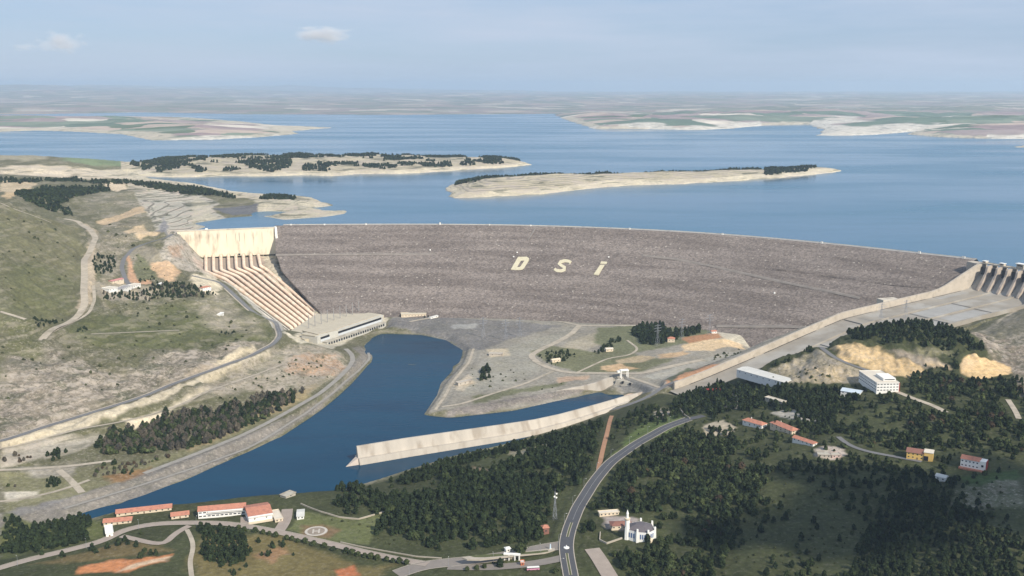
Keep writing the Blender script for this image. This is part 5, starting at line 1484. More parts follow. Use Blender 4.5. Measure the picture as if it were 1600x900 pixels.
# main office by the river
r_, L_ = building("office_building", "long white office building with a red tiled roof on the near river bank", "office building", (310, 811), (384, 804), 14, 8.5, 'gable', M_white, M_tile, 2, 11, 3.6, 2, winw=3.2)
mb = MB(); mb.box((L_ / 2 + 4, -1.3, 6.1), (L_ - 12, 2.6, .5)); mb.build("balcony", M_white, r_)
mb = MB(); mb.box((L_ / 2 + 4, -1.5, 7.7), (L_ - 14, 2.8, .9)); mb.build("canopy", M_white, r_)
r_, L_ = building("office_wing", "white right wing of the riverside office with broad red tiled roof", "office building", (389, 818), (426, 812), 34, 8, 'gable', M_white, M_tile, 1, 2, 4.2, 1, winw=1.8)
mb = MB(); mb.box((L_ / 2, -1.0, 7.6), (L_ + 1, 1.4, 1.5)); mb.build("fascia", M_white, r_)
mb = MB(); mb.box((L_ / 2, -2.2, 1.0), (L_ + 2, 4, 1.2)); mb.build("terrace", M_cream, r_)
for (a, b, d_, lb, c_) in (((162, 823), (205, 817), 11, "low cream house with red tiled roof, leftmost beside the river", 5), ((182, 808), (268, 797), 12, "longest low red roofed house behind its neighbours on the river bank", 9), ((268, 812), (295, 808), 11, "short cream house with red roof between the fir trees and the office", 3)):
    building("red_roofed_house", lb, "house", a, b, d_, 3.4, 'gable', M_cream, M_tile, 1, c_, 2.8, 1, eave=1.0, door=c_ // 2)
building("garage", "narrow white box shaped garage at the left end of the riverside drive", "garage", (166, 840), (177, 838), 22, 4.2, 'flat', M_white, M_white, 1, 1, door=0)
building("canopy_shed", "pale shed roof leaning beside the right wing of the office", "shed", (430, 816), (442, 814), 26, 3.6, 'flat', M_cream, M_flat, 1, 2)
building("store_shed", "pale metal roofed store shed beside the helicopter lawn", "shed", (464, 812), (475, 811), 20, 3.8, 'gable', M_white, M_metal, 1, 2, 1.2)
building("river_terrace", "small grey concrete terrace hut above the river behind the office", "hut", (447, 779), (462, 774), 10, 2.6, 'flat', M_conc2, M_conc2, 1, 1)
# helipad
x, y, z = castg(494, 830.5); hp = empty("helipad", (x, y, z), .12, label="round pale helicopter pad marked with an H on the lawn", cat="helipad")
mb = MB(); mb.lathe([(12.6, -2.5), (12.6, .55)], 40); mb.build("pad", mat("pad_concrete", (.27, .22, .17), .9, .1, .2), hp)
mb = MB(); vs = []
for k in range(40):
    t2 = 2 * math.pi * k / 40
    for r2 in (9.6, 12.5): vs.append((r2 * math.cos(t2), r2 * math.sin(t2), .62))
mb.add(vs, [(2 * k, 2 * k + 1, (2 * k + 3) % 80, (2 * k + 2) % 80) for k in range(40)]); mb.build("ring_marking", mat("worn_white", (.50, .45, .38), .8, .1), hp)
mb = MB(); mb.box((-3.2, 0, .6), (1.8, 11, .1)); mb.box((3.2, 0, .6), (1.8, 11, .1)); mb.box((0, 0, .6), (4.6, 1.9, .1)); mb.build("letter_h", bpy.data.materials["worn_white"], hp)
# boundary wall of the helipad lawn
def low_wall(pix, label, h=1.6, w=.5, m=None, name="boundary_wall"):
    p_ = [castg(*q) for q in pix]; o0 = Vector(p_[0]); mb = MB()
    for a, b in zip(p_[:-1], p_[1:]):
        n = max(1, int(math.dist(a[:2], b[:2]) / 12))
        for i in range(n):
            x0, y0 = a[0] + (b[0] - a[0]) * i / n, a[1] + (b[1] - a[1]) * i / n; x1, y1 = a[0] + (b[0] - a[0]) * (i + 1) / n, a[1] + (b[1] - a[1]) * (i + 1) / n
            z0 = ground_z(x0, y0); z1 = ground_z(x1, y1); dx, dy = x1 - x0, y1 - y0; l = math.hypot(dx, dy); nx, ny = -dy / l * w, dx / l * w
            mb.add([(x0 - nx - o0.x, y0 - ny - o0.y, z0 - 1.5 - o0.z), (x0 + nx - o0.x, y0 + ny - o0.y, z0 - 1.5 - o0.z), (x0 + nx - o0.x, y0 + ny - o0.y, z0 + h - o0.z), (x0 - nx - o0.x, y0 - ny - o0.y, z0 + h - o0.z),
                    (x1 - nx - o0.x, y1 - ny - o0.y, z1 - 1.5 - o0.z), (x1 + nx - o0.x, y1 + ny - o0.y, z1 - 1.5 - o0.z), (x1 + nx - o0.x, y1 + ny - o0.y, z1 + h - o0.z), (x1 - nx - o0.x, y1 - ny - o0.y, z1 + h - o0.z)],
                   [(0, 1, 2, 3), (7, 6, 5, 4), (3, 2, 6, 7), (1, 5, 6, 2), (0, 3, 7, 4)])
    o = mb.build(name, m or M_kerb, label=label, cat="wall"); o.location = o0; return o
low_wall([(470,788),(500,800),(530,809),(560,812),(585,805),(606,799)], "low pale wall bending round the back of the helicopter lawn")
low_wall([(532,848),(560,855),(600,862),(650,870),(690,874)], "low stone wall along the grass above the entrance drive", 1.2, .4)
low_wall([(1062,640),(1070,650),(1078,655)], "short white wall at the far end of the main road", 2.4)
# gate complex
x, y, z = castg(800, 876)
gh = empty("entrance_gate", (x, y, z), -.15, label="white arched entrance gate with small gatehouse across the drive", cat="gate")
for sx in (-7.5, -3, 3, 7.5):
    mb = MB(); mb.box((sx, 0, 2.8), (1.1, 2.2, 6.4)); mb.build("pillar", M_white, gh)
mb = MB(); mb.box((0, 0, 6.6), (17, 3, 1.5)); mb.build("beam", M_white, gh)
mb = MB(); mb.box((0, 4, 1.8), (4.2, 4.5, 4.2)); mb.build("gatehouse", M_cream, gh)
mb = MB(); mb.box((0, 4, 4.3), (6, 6.5, .5)); mb.build("gatehouse_roof", M_white, gh)
building("guard_house", "small white guard house behind the arched entrance gate", "guard house", (791, 864), (798, 862), 5, 3.6, 'hip', M_white, M_white, 1, 1, 1.4)
building("kiosk", "bright orange kiosk beside the parked bus", "kiosk", (814, 886), (819, 885), 4, 3.4, 'flat', mat("orange_panel", (.62, .17, .06), .6, .05), M_metal, 1, 1)
building("red_roofed_cabin", "tall cabin with red roof below the lattice mast by the main road", "cabin", (848, 836), (858, 834), 7, 7, 'hip', M_tiled, M_tile, 1, 1, 2.5)
M_pink = mat("pink_paint", (.62, .28, .38), .5, .05, .5)
x, y, z = castg(833, 891.5); bus = empty("bus", (x, y, z + .45), .12, label="pink and white bus parked on the tarmac beside the orange kiosk", cat="bus")
mb = MB(); mb.box((0, 0, 1.15), (12.6, 2.6, 1.5)); mb.build("lower_body", M_pink, bus)
mb = MB(); mb.box((0, 0, 2.35), (12.4, 2.5, .95)); mb.build("window_band", M_glass, bus)
mb = MB(); mb.box((0, 0, 3.0), (12.6, 2.6, .5), taper=.96); mb.build("roof", M_white, bus)
for sx in (-4.2, 3.8):
    for sy in (-1.2, 1.2):
        mb = MB(); mb.tube([(sx, sy - .18, .5), (sx, sy + .18, .5)], .55, 12); mb.build("wheel", M_dark, bus)
x, y, z = castg(885, 857); ri = empty("traffic_island", (x, y, z + .35), label="round white traffic island at the middle of the road junction", cat="traffic island")
mb = MB(); mb.lathe([(3.0, 0), (3.0, .8), (2.2, 1.1)], 18); mb.build("drum", M_white, ri)
mb = MB(); mb.lathe([(.5, 1.1), (.4, 3.0), (.2, 3.2)], 10); mb.build("bollard", M_white, ri)
x, y, z = castg(860, 859); mo = empty("monument", (x, y, z), label="slender white monument on the tip of the grass median", cat="monument")
mb = MB(); mb.box((0, 0, .6), (2.6, 2.6, 1.4)); mb.build("plinth", M_cream, mo)
mb = MB(); mb.box((0, 0, 3.8), (1.5, 1.2, 5.4), taper=.6); mb.build("shaft", mat("pale_blue_stone", (.55, .66, .74), .7, .05), mo)
def traffic_median(pix, label):
    p_ = castpoly(pix); zz = max(ground_z(*q) for q in p_) + .55
    mb = MB(); mb.prism(p_, zz - 1.5, zz); o = mb.build("kerb_median", M_kerb, kind='structure')
    c = np.mean(p_, axis=0); mb = MB(); mb.prism([(c[0] + (a - c[0]) * .84, c[1] + (b - c[1]) * .62) for a, b in p_], zz, zz + .12); mb.build("verge", bpy.data.materials["verge_grass"], kind='structure')
traffic_median([(722,885),(745,880),(800,872),(850,860),(866,857),(868,860),(850,866),(800,877),(750,887),(730,888)], "")
# mosque
M_lead = mat("grey_lead_roof", (.13, .115, .12), .7, .1, .2)
x, y, z = castg(1000, 846); mq = empty("mosque", (x, y, z + 1), .0, label="small white mosque with dark hipped roof and a single minaret among the trees", cat="mosque")
def poly_prism(name, pts_, z0, z1, m, par):
    mb = MB(); mb.prism(pts_, z0, z1); return mb.build(name, m, par)
hexo = [(-14, 6), (-3, -1), (8, -3), (16, 5), (15, 20), (4, 27), (-9, 22)]
poly_prism("hall", hexo, -5, 9.5, M_white, mq)
mb = MB(); n = len(hexo); cx_, cy_ = 2, 12
vs = [(cx_ + (a - cx_) * .97, cy_ + (b - cy_) * .97, 9.6) for a, b in hexo] + [(cx_ + (a - cx_) * .35, cy_ + (b - cy_) * .35, 13.5) for a, b in hexo]
mb.add(vs, [(i, (i + 1) % n, n + (i + 1) % n, n + i) for i in range(n)] + [tuple(range(n, 2 * n))]); mb.build("roof", M_lead, mq)
for i, (a, b) in enumerate(hexo):
    mb = MB(); mb.add([(a - 1.4, b - 1.4, -4), (a + 1.4, b - 1.4, -4), (a + 1.4, b + 1.4, -4), (a - 1.4, b + 1.4, -4), (a - .9, b - .9, 12.8), (a + .9, b - .9, 12.8), (a + .9, b + .9, 12.8), (a - .9, b + .9, 12.8)], [(0, 3, 2, 1), (4, 5, 6, 7), (0, 1, 5, 4), (1, 2, 6, 5), (2, 3, 7, 6), (3, 0, 4, 7)]); mb.build("corner_buttress", M_white, mq)
for (a, b), (c, d) in zip(hexo[:4], hexo[1:5]):
    for t2 in (.3, .5, .7):
        mx_, my_ = a + (c - a) * t2, b + (d - b) * t2; an = math.atan2(d - b, c - a)
        mb = MB(); mb.box((mx_, my_, 4.6), (1.3, .5, 5.0), an); mb.build("window", mat("blue_glass", (.10, .16, .30), .2, .05) if 'blue_glass' not in bpy.data.materials else bpy.data.materials['blue_glass'], mq)
mb = MB(); mb.add([(6, -3, 1), (11, -5, 1), (14, 1, 1), (6, -3, -4), (11, -5, -4), (14, 1, -4), (8, 2, 7), (10, -1, 7)], [(0, 1, 7, 6), (1, 2, 6, 7), (0, 3, 4, 1), (1, 4, 5, 2)]); mb.build("apse", M_cream, mq)
x, y, z = castg(979.5, 842); mn = empty("minaret", (x, y, z), label="tall slim white minaret at the left corner of the mosque", cat="minaret")
mb = MB(); mb.lathe([(2.7, -2), (2.6, 10), (2.3, 22)], 14); mb.build("shaft", M_white, mn)
mb = MB(); mb.lathe([(2.2, 21), (3.1, 22.2), (3.1, 23.4), (2.6, 23.4)], 14); mb.build("balcony", M_cream, mn)
mb = MB(); mb.lathe([(1.4, 23), (1.3, 28), (1.5, 28.2), (.9, 30), (.1, 32.5)], 14); mb.build("spire", M_white, mn)
building("courtyard_arcade", "long narrow pale roofed arcade behind the mosque", "arcade", (937, 808), (967, 804), 6, 3.2, 'flat', M_cream, M_flat, 1, 5)
building("courtyard_pavilion", "brownish hipped roof pavilion joining the minaret and courtyard", "pavilion", (955, 829), (988, 826), 12, 4, 'hip', M_cream, M_tiled, 1, 4, 2.6)
low_wall([(938,833),(937,845),(948,850),(972,842)], "low pale wall round the mosque courtyard", 1.8, .5)
# right side settlement
M_bl = mat("pale_blue_roof", (.52, .58, .62), .5, .08)
r_, L_ = building("warehouse", "long white metal roofed warehouse in front of the spillway chute", "warehouse", (1150, 604), (1226, 602), 26, 7, 'gable', M_white, M_metal, 1, 8, 1.6, 2)
building("red_shed", "small dark red roofed shed left of the white warehouse", "shed", (1103, 616), (1126, 612), 9, 3.5, 'gable', M_redp, M_redp, 1, 3, 1.5)
building("parking_canopy", "flat pale canopy below the white warehouse between cypress trees", "canopy", (1195, 628), (1222, 632), 9, 3, 'flat', M_conc, M_conc, 1, 4)
building("villa", "red roofed villa, leftmost and highest of the three in the trees", "villa", (1160, 664), (1190, 670), 12, 5.0, 'hip', M_white, M_tile, 1, 4, 3.2, 2, door=1, eave=1.1, chim=True)
building("villa", "longest red roofed villa in the middle of the three in the trees", "villa", (1203, 671), (1237, 679), 13, 5.5, 'hip', M_cream, M_tile, 2, 5, 3.2, 2, eave=1.1, chim=True)
building("villa", "narrow red roofed villa with white gable, lowest of the three in the trees", "villa", (1238, 692), (1270, 698), 9, 3.6, 'gable', M_white, M_tile, 1, 5, 2.6, 1, eave=.9)
building("ruined_house", "pale roofless rubble walled house right of the lowest villa", "ruin", (1278, 714), (1298, 716), 14, 3.2, 'flat', M_tw, M_conc2, 1, 3)
building("ruined_house", "low pinkish rubble hut against the roofless walls", "ruin", (1300, 716), (1314, 714), 9, 2.6, 'flat', mat("pink_rubble", (.48, .36, .32), .9, .25, .4), M_conc2, 1, 2)
r_, L_ = building("hillside_office", "white three storey flat roofed block with long window bands on the wooded hillside", "office building", (1369, 616), (1404, 612), 62, 12.5, 'flat', M_white, M_flat, 3, 7, winw=2.8, winh=1.2, side=12, eave=.4, dz=-1)
mb = MB(); mb.box((L_ + .7, 20, 5), (1.2, 40, 14)); mb.build("red_side_wall", M_redp, r_)
mb = MB(); mb.box((L_ / 2 + 6, 22, 14.6), (L_ * .55, 26, 4)); mb.build("roof_storey", M_white, r_)
mb = MB(); mb.box((L_ / 2 + 6, 8.8, 14.8), (L_ * .45, .4, 1.2)); mb.build("window", M_glass, r_)
building("annex", "low pale blue roofed annex left of the white hillside block", "annex", (1313, 622), (1343, 618), 18, 4, 'gable', M_white, M_bl, 1, 4, 2.4)
r_, L_ = building("yellow_house", "yellow two storey house with dark red roof and arched porch", "house", (1416, 717), (1443, 719), 17, 7.6, 'gable', M_yel, M_tiled, 2, 4, 3.0, 2, eave=.9, door=2)
mb = MB(); mb.box((L_ + 5, 6, 3.4), (10, 13, 13)); mb.build("wing", M_yel, r_)
mb = MB(); mb.box((L_ + 5, 6, 10.2), (11, 14, .6)); mb.build("wing_roof", M_flat, r_)
mb = MB(); mb.box((L_ + 2.5, -.7, 3), (5, .4, 5.6)); mb.build("porch", M_dark, r_)
r_, L_ = building("white_house", "tall white house with red roof standing alone at the forest edge", "house", (1500, 731), (1529, 735), 14, 9.6, 'gable', M_white, M_tile, 2, 5, 3.0, 2, eave=.6)
mb = MB(); mb.box((L_ + 3.5, 6, 4), (7, 11, 13)); mb.build("stair_tower", M_white, r_)
mb = MB(); mb.box((L_ + 3.5, .3, 5), (2.4, .4, 2.4)); mb.build("window", M_glass, r_)
mb = MB(); mb.box((L_ + 7.3, 6, 4), (.5, 11, 12.6)); mb.build("red_side_wall", M_redp, r_)
mb = MB(); mb.box((L_ / 2 + 4, -2, -.8), (L_ + 10, 4, 2)); mb.build("terrace", M_tile, r_)
building("white_cottage", "small white cottage tucked in trees between the yellow and white houses", "cottage", (1461, 751), (1477, 753), 9, 4.5, 'gable', M_white, M_metal, 1, 2, 2.2)
# beneath the dam
building("service_building", "long sandy flat roofed building at the foot of the dam near the power station", "building", (627, 496), (666, 495.5), 18, 6.5, 'flat', M_cream, mat("sand_roof", (.60, .52, .38), .9, .08), 1, 8)
building("service_hut", "small pale hut right of the long sandy building at the dam foot", "hut", (673, 498), (685, 496), 8, 3, 'gable', M_white, M_metal, 1, 2, 1.2)
building("red_roofed_hut", "small square red roofed hut in front of the dark grove on the flat", "hut", (1043, 535), (1054, 535), 10, 7, 'hip', M_cream, M_tile, 1, 2, 3)
building("pump_house", "small white pump house at the right end of the dark grove", "hut", (1112, 521), (1120, 521), 8, 4, 'gable', M_white, M_tile, 1, 2, 2)
building("grove_house", "pale house half hidden in the diagonal tree row on the flat", "house", (947, 550), (958, 549), 9, 5, 'gable', M_cream, M_flat, 1, 2, 2)
building("farm_house", "low tan house in the bushes beside the dirt road on the flat", "house", (863, 567), (876, 565), 8, 4.5, 'gable', M_cream, M_cream, 1, 2, 2)
building("quarry_block", "low tan concrete block on the bare flat, farther of the two", "block", (764, 556), (785, 556), 10, 3.5, 'flat', M_tw, M_tw, 1, 2)
building("quarry_block", "low tan concrete block by the river bend, nearer of the two", "block", (716, 603), (738, 598), 8, 4.5, 'flat', M_tw, M_tw, 1, 3)
# left hillside
for (a, b, d_, h_, lb) in (((171, 458), (184, 457), 20, 5, "white flat roofed workshop, leftmost of the hillside compound"), ((190, 456), (206, 453), 16, 4.5, "grey roofed workshop in the middle of the hillside compound"), ((208, 451), (220, 448), 14, 4.5, "pale workshop at the right end of the hillside compound")):
    building("workshop", lb, "workshop", a, b, d_, h_, 'flat', M_white, M_flat if a[0] != 190 else M_grey, 1, 3, group=None)
building("pink_roofed_house", "long pink roofed shed above the white workshops", "shed", (176, 444), (194, 443), 12, 4, 'gable', M_cream, mat("pink_roof", (.50, .22, .20), .8, .1), 1, 3, 2)
building("lookout_house", "white house with red roof on the spur above the road", "house", (317, 455), (330, 455), 12, 5, 'hip', M_white, M_tile, 1, 3, 2.4)
building("lookout_hut", "little white hut among the pines above the green meadow", "hut", (250, 447), (257, 446), 7, 3.4, 'flat', M_white, M_white, 1, 1)
building("meadow_hut", "tiny white hut alone on the green slope left of the pipes", "hut", (344, 494), (350, 493), 6, 2.6, 'flat', M_white, M_white, 1, 1)
# tunnel portals at the right groin of the dam
tp = castg(1394, 476); an = math.atan2(-.5, .87); t2_ = empty("tunnel_portal", (tp[0], tp[1], tp[2]), .3, label="pale concrete tunnel portal with two dark openings at the right foot of the dam", cat="tunnel portal")
mb = MB(); mb.add([(-18, 0, -6), (18, 0, -6), (18, 22, -6), (-18, 22, -6), (-18, 3, 9), (18, 3, 9), (18, 22, 9), (-18, 22, 9)], [(4, 5, 6, 7), (0, 1, 5, 4), (1, 2, 6, 5), (3, 0, 4, 7)]); mb.build("headwall", M_conc, t2_)
for sx in (-7, 7):
    mb = MB(); mb.tube([(sx, -.6, 3), (sx, 4, 3)], 4.2, 12); mb.build("opening", M_dark, t2_)

# ------------------------------------------------------------------ masts and lamps
M_lat = mat("galvanised_steel", (.30, .31, .33), .6, .05)
def tower_mesh(h, w, arms=True):
    mb = MB(); r1 = .16
    for sx in (-1, 1):
        for sy in (-1, 1): mb.tube([(sx * w, sy * w, 0), (sx * w * .3, sy * w * .3, h * .68), (sx * w * .12, sy * w * .12, h)], r1, 4)
    n = 9
    for j in range(n):
        t0, t1 = j / n, (j + 1) / n
        def W_(t_): return w * (1 - t_ / .68 * .7) if t_ < .68 else w * (.3 - (t_ - .68) / .32 * .18)
        a0, a1 = W_(t0), W_(t1); s_ = 1 if j % 2 else -1
        for q in (((-s_ * a0, -a0), (s_ * a1, -a1)), ((-s_ * a0, a0), (s_ * a1, a1)), ((-a0, -s_ * a0), (-a1, s_ * a1)), ((a0, -s_ * a0), (a1, s_ * a1))):
            mb.tube([(q[0][0], q[0][1], t0 * h), (q[1][0], q[1][1], t1 * h)], r1 * .7, 4, False)
    return mb
def pylon(px, py, h, w, lb, grp=None):
    x, y, z = castg(px, py); r_ = empty("pylon", (x, y, z - .5), .5, label=lb, cat="pylon", group=grp)
    tower_mesh(h, w).build("lattice_tower", M_lat, r_)
    for j, (zz, ww) in enumerate(((.70, 8), (.82, 9.5), (.94, 7))):
        mb = MB()
        for s_ in (-1, 1): mb.tube([(0, 0, h * zz + 1.5), (s_ * ww, 0, h * zz)], .16, 4); mb.tube([(0, 0, h * zz - .5), (s_ * ww, 0, h * zz)], .16, 4)
        mb.build("cross_arm", M_lat, r_)
pg = "power pylons on the flat below the dam"
for px, py in ((1027, 541), (1065, 531), (1108, 524), (755, 528), (790, 532), (812, 528)): pylon(px, py, 44, 3.6, "thin grey lattice power pylon on the flat below the dam face", pg)
pylon(1376, 508, 40, 3.6, "grey lattice pylon on the wooded hilltop, left of two", None)
pylon(1414, 506, 44, 3.8, "grey lattice pylon on the wooded hilltop, right of two", None)
x, y, z = castg(867, 812); r_ = empty("radio_mast", (x, y, z), .3, label="lattice radio mast with dish antennas beside the main road", cat="radio mast")
mb = tower_mesh(33, 2.0); mb.build("lattice_tower", M_lat, r_)
for zz, dx in ((31, 1.2), (28, -1.2), (26.5, 1.0)):
    mb = MB(); mb.tube([(dx, -1.0, zz), (dx, -1.7, zz)], [.5, 1.1], 10); mb.build("dish", M_mk, r_)
mb = MB(); mb.tube([(0, 0, 33), (0, 0, 37)], .12, 5); mb.build("aerial", M_lat, r_)
def lamp_proto(h=10.5):
    r_ = empty("street_lamp", (0, 0, 0), label="tall grey street lamp with a curved arm beside the road", cat="street lamp", group="street lamps along the main road and drive")
    mb = MB(); mb.tube([(0, 0, -.5), (0, 0, h - 1), (.4, 0, h - .2), (2.2, 0, h)], [.16, .1, .09, .07], 6); mb.build("pole", M_lat, r_)
    mb = MB(); mb.box((2.5, 0, h), (1.1, .35, .2)); mb.build("lamp_head", M_mk, r_)
    return r_
lamp0 = lamp_proto(); first = True
def copy_tree(o, loc, rz=0, sc=1.0, **k):
    r_ = o.copy(); COL.objects.link(r_); r_.location = loc; r_.rotation_euler = (0, 0, rz); r_.scale = (sc, sc, sc)
    for ch in o.children:
        c = ch.copy(); COL.objects.link(c); c.parent = r_
        for g2 in ch.children:
            d = g2.copy(); COL.objects.link(d); d.parent = c
    tag(r_, **k); return r_
def lamps(key, side, step, i0=5, i1=None, off=1.5):
    global first
    r = RT[key]; i1 = min(i1 or len(r.A), len(r.A))
    for i in range(i0, i1, step):
        o = (r.w / 2 + off) * side; x, y = r.A[i] + r.n[i] * o; ang = math.atan2(-r.n[i][1] * side, -r.n[i][0] * side)
        if first: lamp0.location = (x, y, r.z[i]); lamp0.rotation_euler = (0, 0, ang); first = False
        else: copy_tree(lamp0, (x, y, r.z[i]), ang)
lamps('main', -1, 7, 12)
lamps('entry', -1, 6, 4, 34)
lamps('drive', -1, 9, 30, 90)
for px, py, h_ in ((353, 781, 12), (323, 784, 9), (187, 800, 9)):
    x, y, z = castg(px, py)
mb = MB()

for ax_, ay_, cs_, sn_, l_, d_ in ((*castg(968, 846)[:2], 1, 0, 42, 34), (*castg(470, 845)[:2], 1, 0, 50, 45), (*castg(795, 872)[:2], 1, 0, 60, 14)): EXC.append((ax_, ay_, cs_, sn_, l_, d_))

# ------------------------------------------------------------------ trees
def foliage(name, col, var=.45, rough=.9, tr=0.0):
    m = bpy.data.materials.new(name); m.use_nodes = True; t = m.node_tree; b = t.nodes['Principled BSDF']; N = t.nodes.new; Lk = t.links.new
    b.inputs['Roughness'].default_value = rough; b.inputs['Specular IOR Level'].default_value = .15
    g_ = N("ShaderNodeNewGeometry"); oi = N("ShaderNodeObjectInfo")
    r = N("ShaderNodeMapRange"); r.inputs[3].default_value = 1 - var; r.inputs[4].default_value = 1 + var; Lk(g_.outputs['Random Per Island'], r.inputs[0])
    co = N("ShaderNodeTexCoord"); vt = N("ShaderNodeVectorTransform"); vt.vector_type = 'POINT'; vt.convert_from = 'OBJECT'; vt.convert_to = 'WORLD'
    Lk(co.outputs['Object'], vt.inputs[0])
    n = N("ShaderNodeTexNoise"); n.inputs['Scale'].default_value = .06; n.inputs['Detail'].default_value = 5; n.inputs['Roughness'].default_value = .75; Lk(vt.outputs[0], n.inputs[0])
    r2 = N("ShaderNodeMapRange"); r2.inputs[1].default_value = .35; r2.inputs[2].default_value = .65; Lk(n.outputs[0], r2.inputs[0])
    mx = N("ShaderNodeMixRGB"); mx.inputs[1].default_value = (col[0] * .65, col[1] * .7, col[2] * .7, 1); mx.inputs[2].default_value = (col[0] * 1.6, col[1] * 1.5, col[2] * 1.2, 1); Lk(r2.outputs[0], mx.inputs[0])
    s = N("ShaderNodeVectorMath"); s.operation = 'SCALE'; Lk(mx.outputs[0], s.inputs[0]); Lk(r.outputs[0], s.inputs['Scale']); Lk(s.outputs[0], b.inputs['Base Color'])
    return m
M_fol = {'pine': foliage("pine_needles", (.024, .036, .017)), 'broad': foliage("olive_leaves", (.046, .060, .027)), 'bare': foliage("bare_twigs", (.088, .079, .068), .3), 'cyp': foliage("cypress_foliage", (.028, .042, .020)),
         'shrub': foliage("shrub_leaves", (.06, .068, .034)), 'rust': foliage("rust_leaves", (.065, .048, .034), .3)}
M_bark = mat("bark", (.11, .085, .06), .95, .2, .5)
def crown_verts(kind, n, seed, q=1.0):
    """unit crown, one metre tall units scaled later: height 1, quads (n,4,3)"""
    r = np.random.RandomState(seed)
    lum = r.rand(7, 2)
    t = r.rand(n) ** (.85 if kind != 'broad' else .7)
    if kind == 'pine': prof = lambda h: .36 * (1 - h) ** .62 * (h + .10) ** .22 + .02; z0, z1 = .10, 1.0
    elif kind == 'cyp': prof = lambda h: .13 * np.sin(np.pi * (h * .92 + .06)) ** .6 + .01; z0, z1 = .04, 1.0
    elif kind == 'bare': prof = lambda h: .30 * np.sin(np.pi * np.clip(h * .85 + .15, 0, 1)) ** .7 + .02; z0, z1 = .22, 1.0
    elif kind == 'shrub': prof = lambda h: .62 * np.sqrt(np.clip(1 - h * h, 0, 1)) + .05; z0, z1 = .0, 1.0
    else: prof = lambda h: .46 * np.sin(np.pi * np.clip(h * .86 + .13, 0, 1)) ** .55 + .02; z0, z1 = .16, 1.0
    h = t; a = r.rand(n) * 2 * np.pi
    lump = 1 + .22 * np.sin(a * 3 + lum[0, 0] * 6 + h * 7) + .14 * np.sin(a * 5 + lum[1, 0] * 6 - h * 11) + .10 * np.sin(h * 24 + lum[2, 0] * 6)
    rad = prof(h) * lump * (r.rand(n) ** .33)
    c = np.stack([np.cos(a) * rad + (lum[3, 0] - .5) * .08 * h, np.sin(a) * rad + (lum[4, 0] - .5) * .08 * h, z0 + (z1 - z0) * h], 1)
    sz = {'pine': .105, 'cyp': .06, 'bare': .040, 'shrub': .28, 'broad': .12}[kind] * q * (1 - .45 * h) * (.7 + .6 * r.rand(n))
    out = np.stack([np.cos(a), np.sin(a), .55 + .5 * r.randn(n)], 1) + .55 * r.randn(n, 3); out /= np.linalg.norm(out, axis=1)[:, None]
    up = np.array([0, 0, 1.]) + .3 * r.randn(n, 3); u_ = np.cross(out, up); u_ /= np.linalg.norm(u_, axis=1)[:, None]; v_ = np.cross(out, u_)
    asp = 3.2 if kind == 'bare' else 1.0
    u_ *= sz[:, None]; v_ *= (sz * asp)[:, None]
    return np.stack([c - u_ - v_ * .7, c + u_ * .9 - v_, c + u_ + v_ * .8, c - u_ * .8 + v_], 1)
def mesh_from_quads(name, Q, m):
    me = bpy.data.meshes.new(name); n = len(Q)
    me.vertices.add(n * 4); me.vertices.foreach_set("co", Q.reshape(-1).astype(np.float32))
    me.loops.add(n * 4); me.polygons.add(n); me.loops.foreach_set("vertex_index", np.arange(n * 4, dtype=np.int32)); me.polygons.foreach_set("loop_start", (np.arange(n) * 4).astype(np.int32))
    me.update(calc_edges=True); me.materials.append(m); return me
NQ = {'pine': 420, 'broad': 420, 'bare': 360, 'cyp': 320, 'shrub': 90, 'rust': 300}
def base_kind(k): return 'broad' if k == 'rust' else k
CROWN = {k: [mesh_from_quads(k + "_crown", crown_verts(base_kind(k), NQ[k], 10 + i), M_fol[k]) for i in range(5)] for k in NQ}
LOW = {k: [crown_verts(base_kind(k), 95 if k != 'shrub' else 30, 50 + i, 1.75) for i in range(8)] for k in NQ}
LOWF = {k: [crown_verts(base_kind(k), 16, 90 + i, 3.6) for i in range(8)] for k in NQ}
def trunk_mesh():
    mb = MB(); mb.tube([(0, 0, -.12), (.004, 0, .3), (0, .006, .62), (0, 0, .9)], [.028, .02, .012, .003], 6)
    rr = random.Random(4)
    for k in range(6):
        a = k * 1.1 + rr.random(); z = .25 + k * .08
        mb.tube([(0, 0, z), (math.cos(a) * .12, math.sin(a) * .12, z + .06)], [.009, .003], 4, False)
    return mb.mesh("trunk", M_bark)
TRUNK = trunk_mesh()
KIND_NAME = {'pine': 'pine_tree', 'broad': 'broadleaf_tree', 'bare': 'bare_tree', 'cyp': 'cypress_tree', 'shrub': 'shrub', 'rust': 'rust_leaved_tree'}
CATN = {'pine': 'pine tree', 'broad': 'tree', 'bare': 'bare tree', 'cyp': 'cypress', 'shrub': 'shrub', 'rust': 'tree'}
TREES = []           # (x, y, z, h, kind, label, group)
def excluded(x, y):
    for (ox, oy, cs, sn, L_, D_) in EXC:
        dx, dy = x - ox, y - oy; u_ = dx * cs + dy * sn; v_ = -dx * sn + dy * cs
        if -2.5 < u_ < L_ + 2.5 and -5 < v_ < D_ + 2.5: return True
    return False
import re
def relabel(lb, kd):
    if not lb or kd == 'shrub': return lb
    noun = {'pine': 'pine tree', 'broad': 'leafy tree', 'bare': 'bare tree', 'rust': 'rust tinged tree', 'cyp': 'tall cypress'}[kd]
    if kd == 'pine' and re.search('pine|fir ', lb[:34]): return lb
    return re.sub(r'^((dark|tall|slim|young|small|low|reddish|bare|leafy|rounded|round|scattered|pointed) )*(pine tree|pine|fir|tree or thicket|tree or bush|thicket|bush|shrubby tree|tree)\b', noun, lb, count=1)
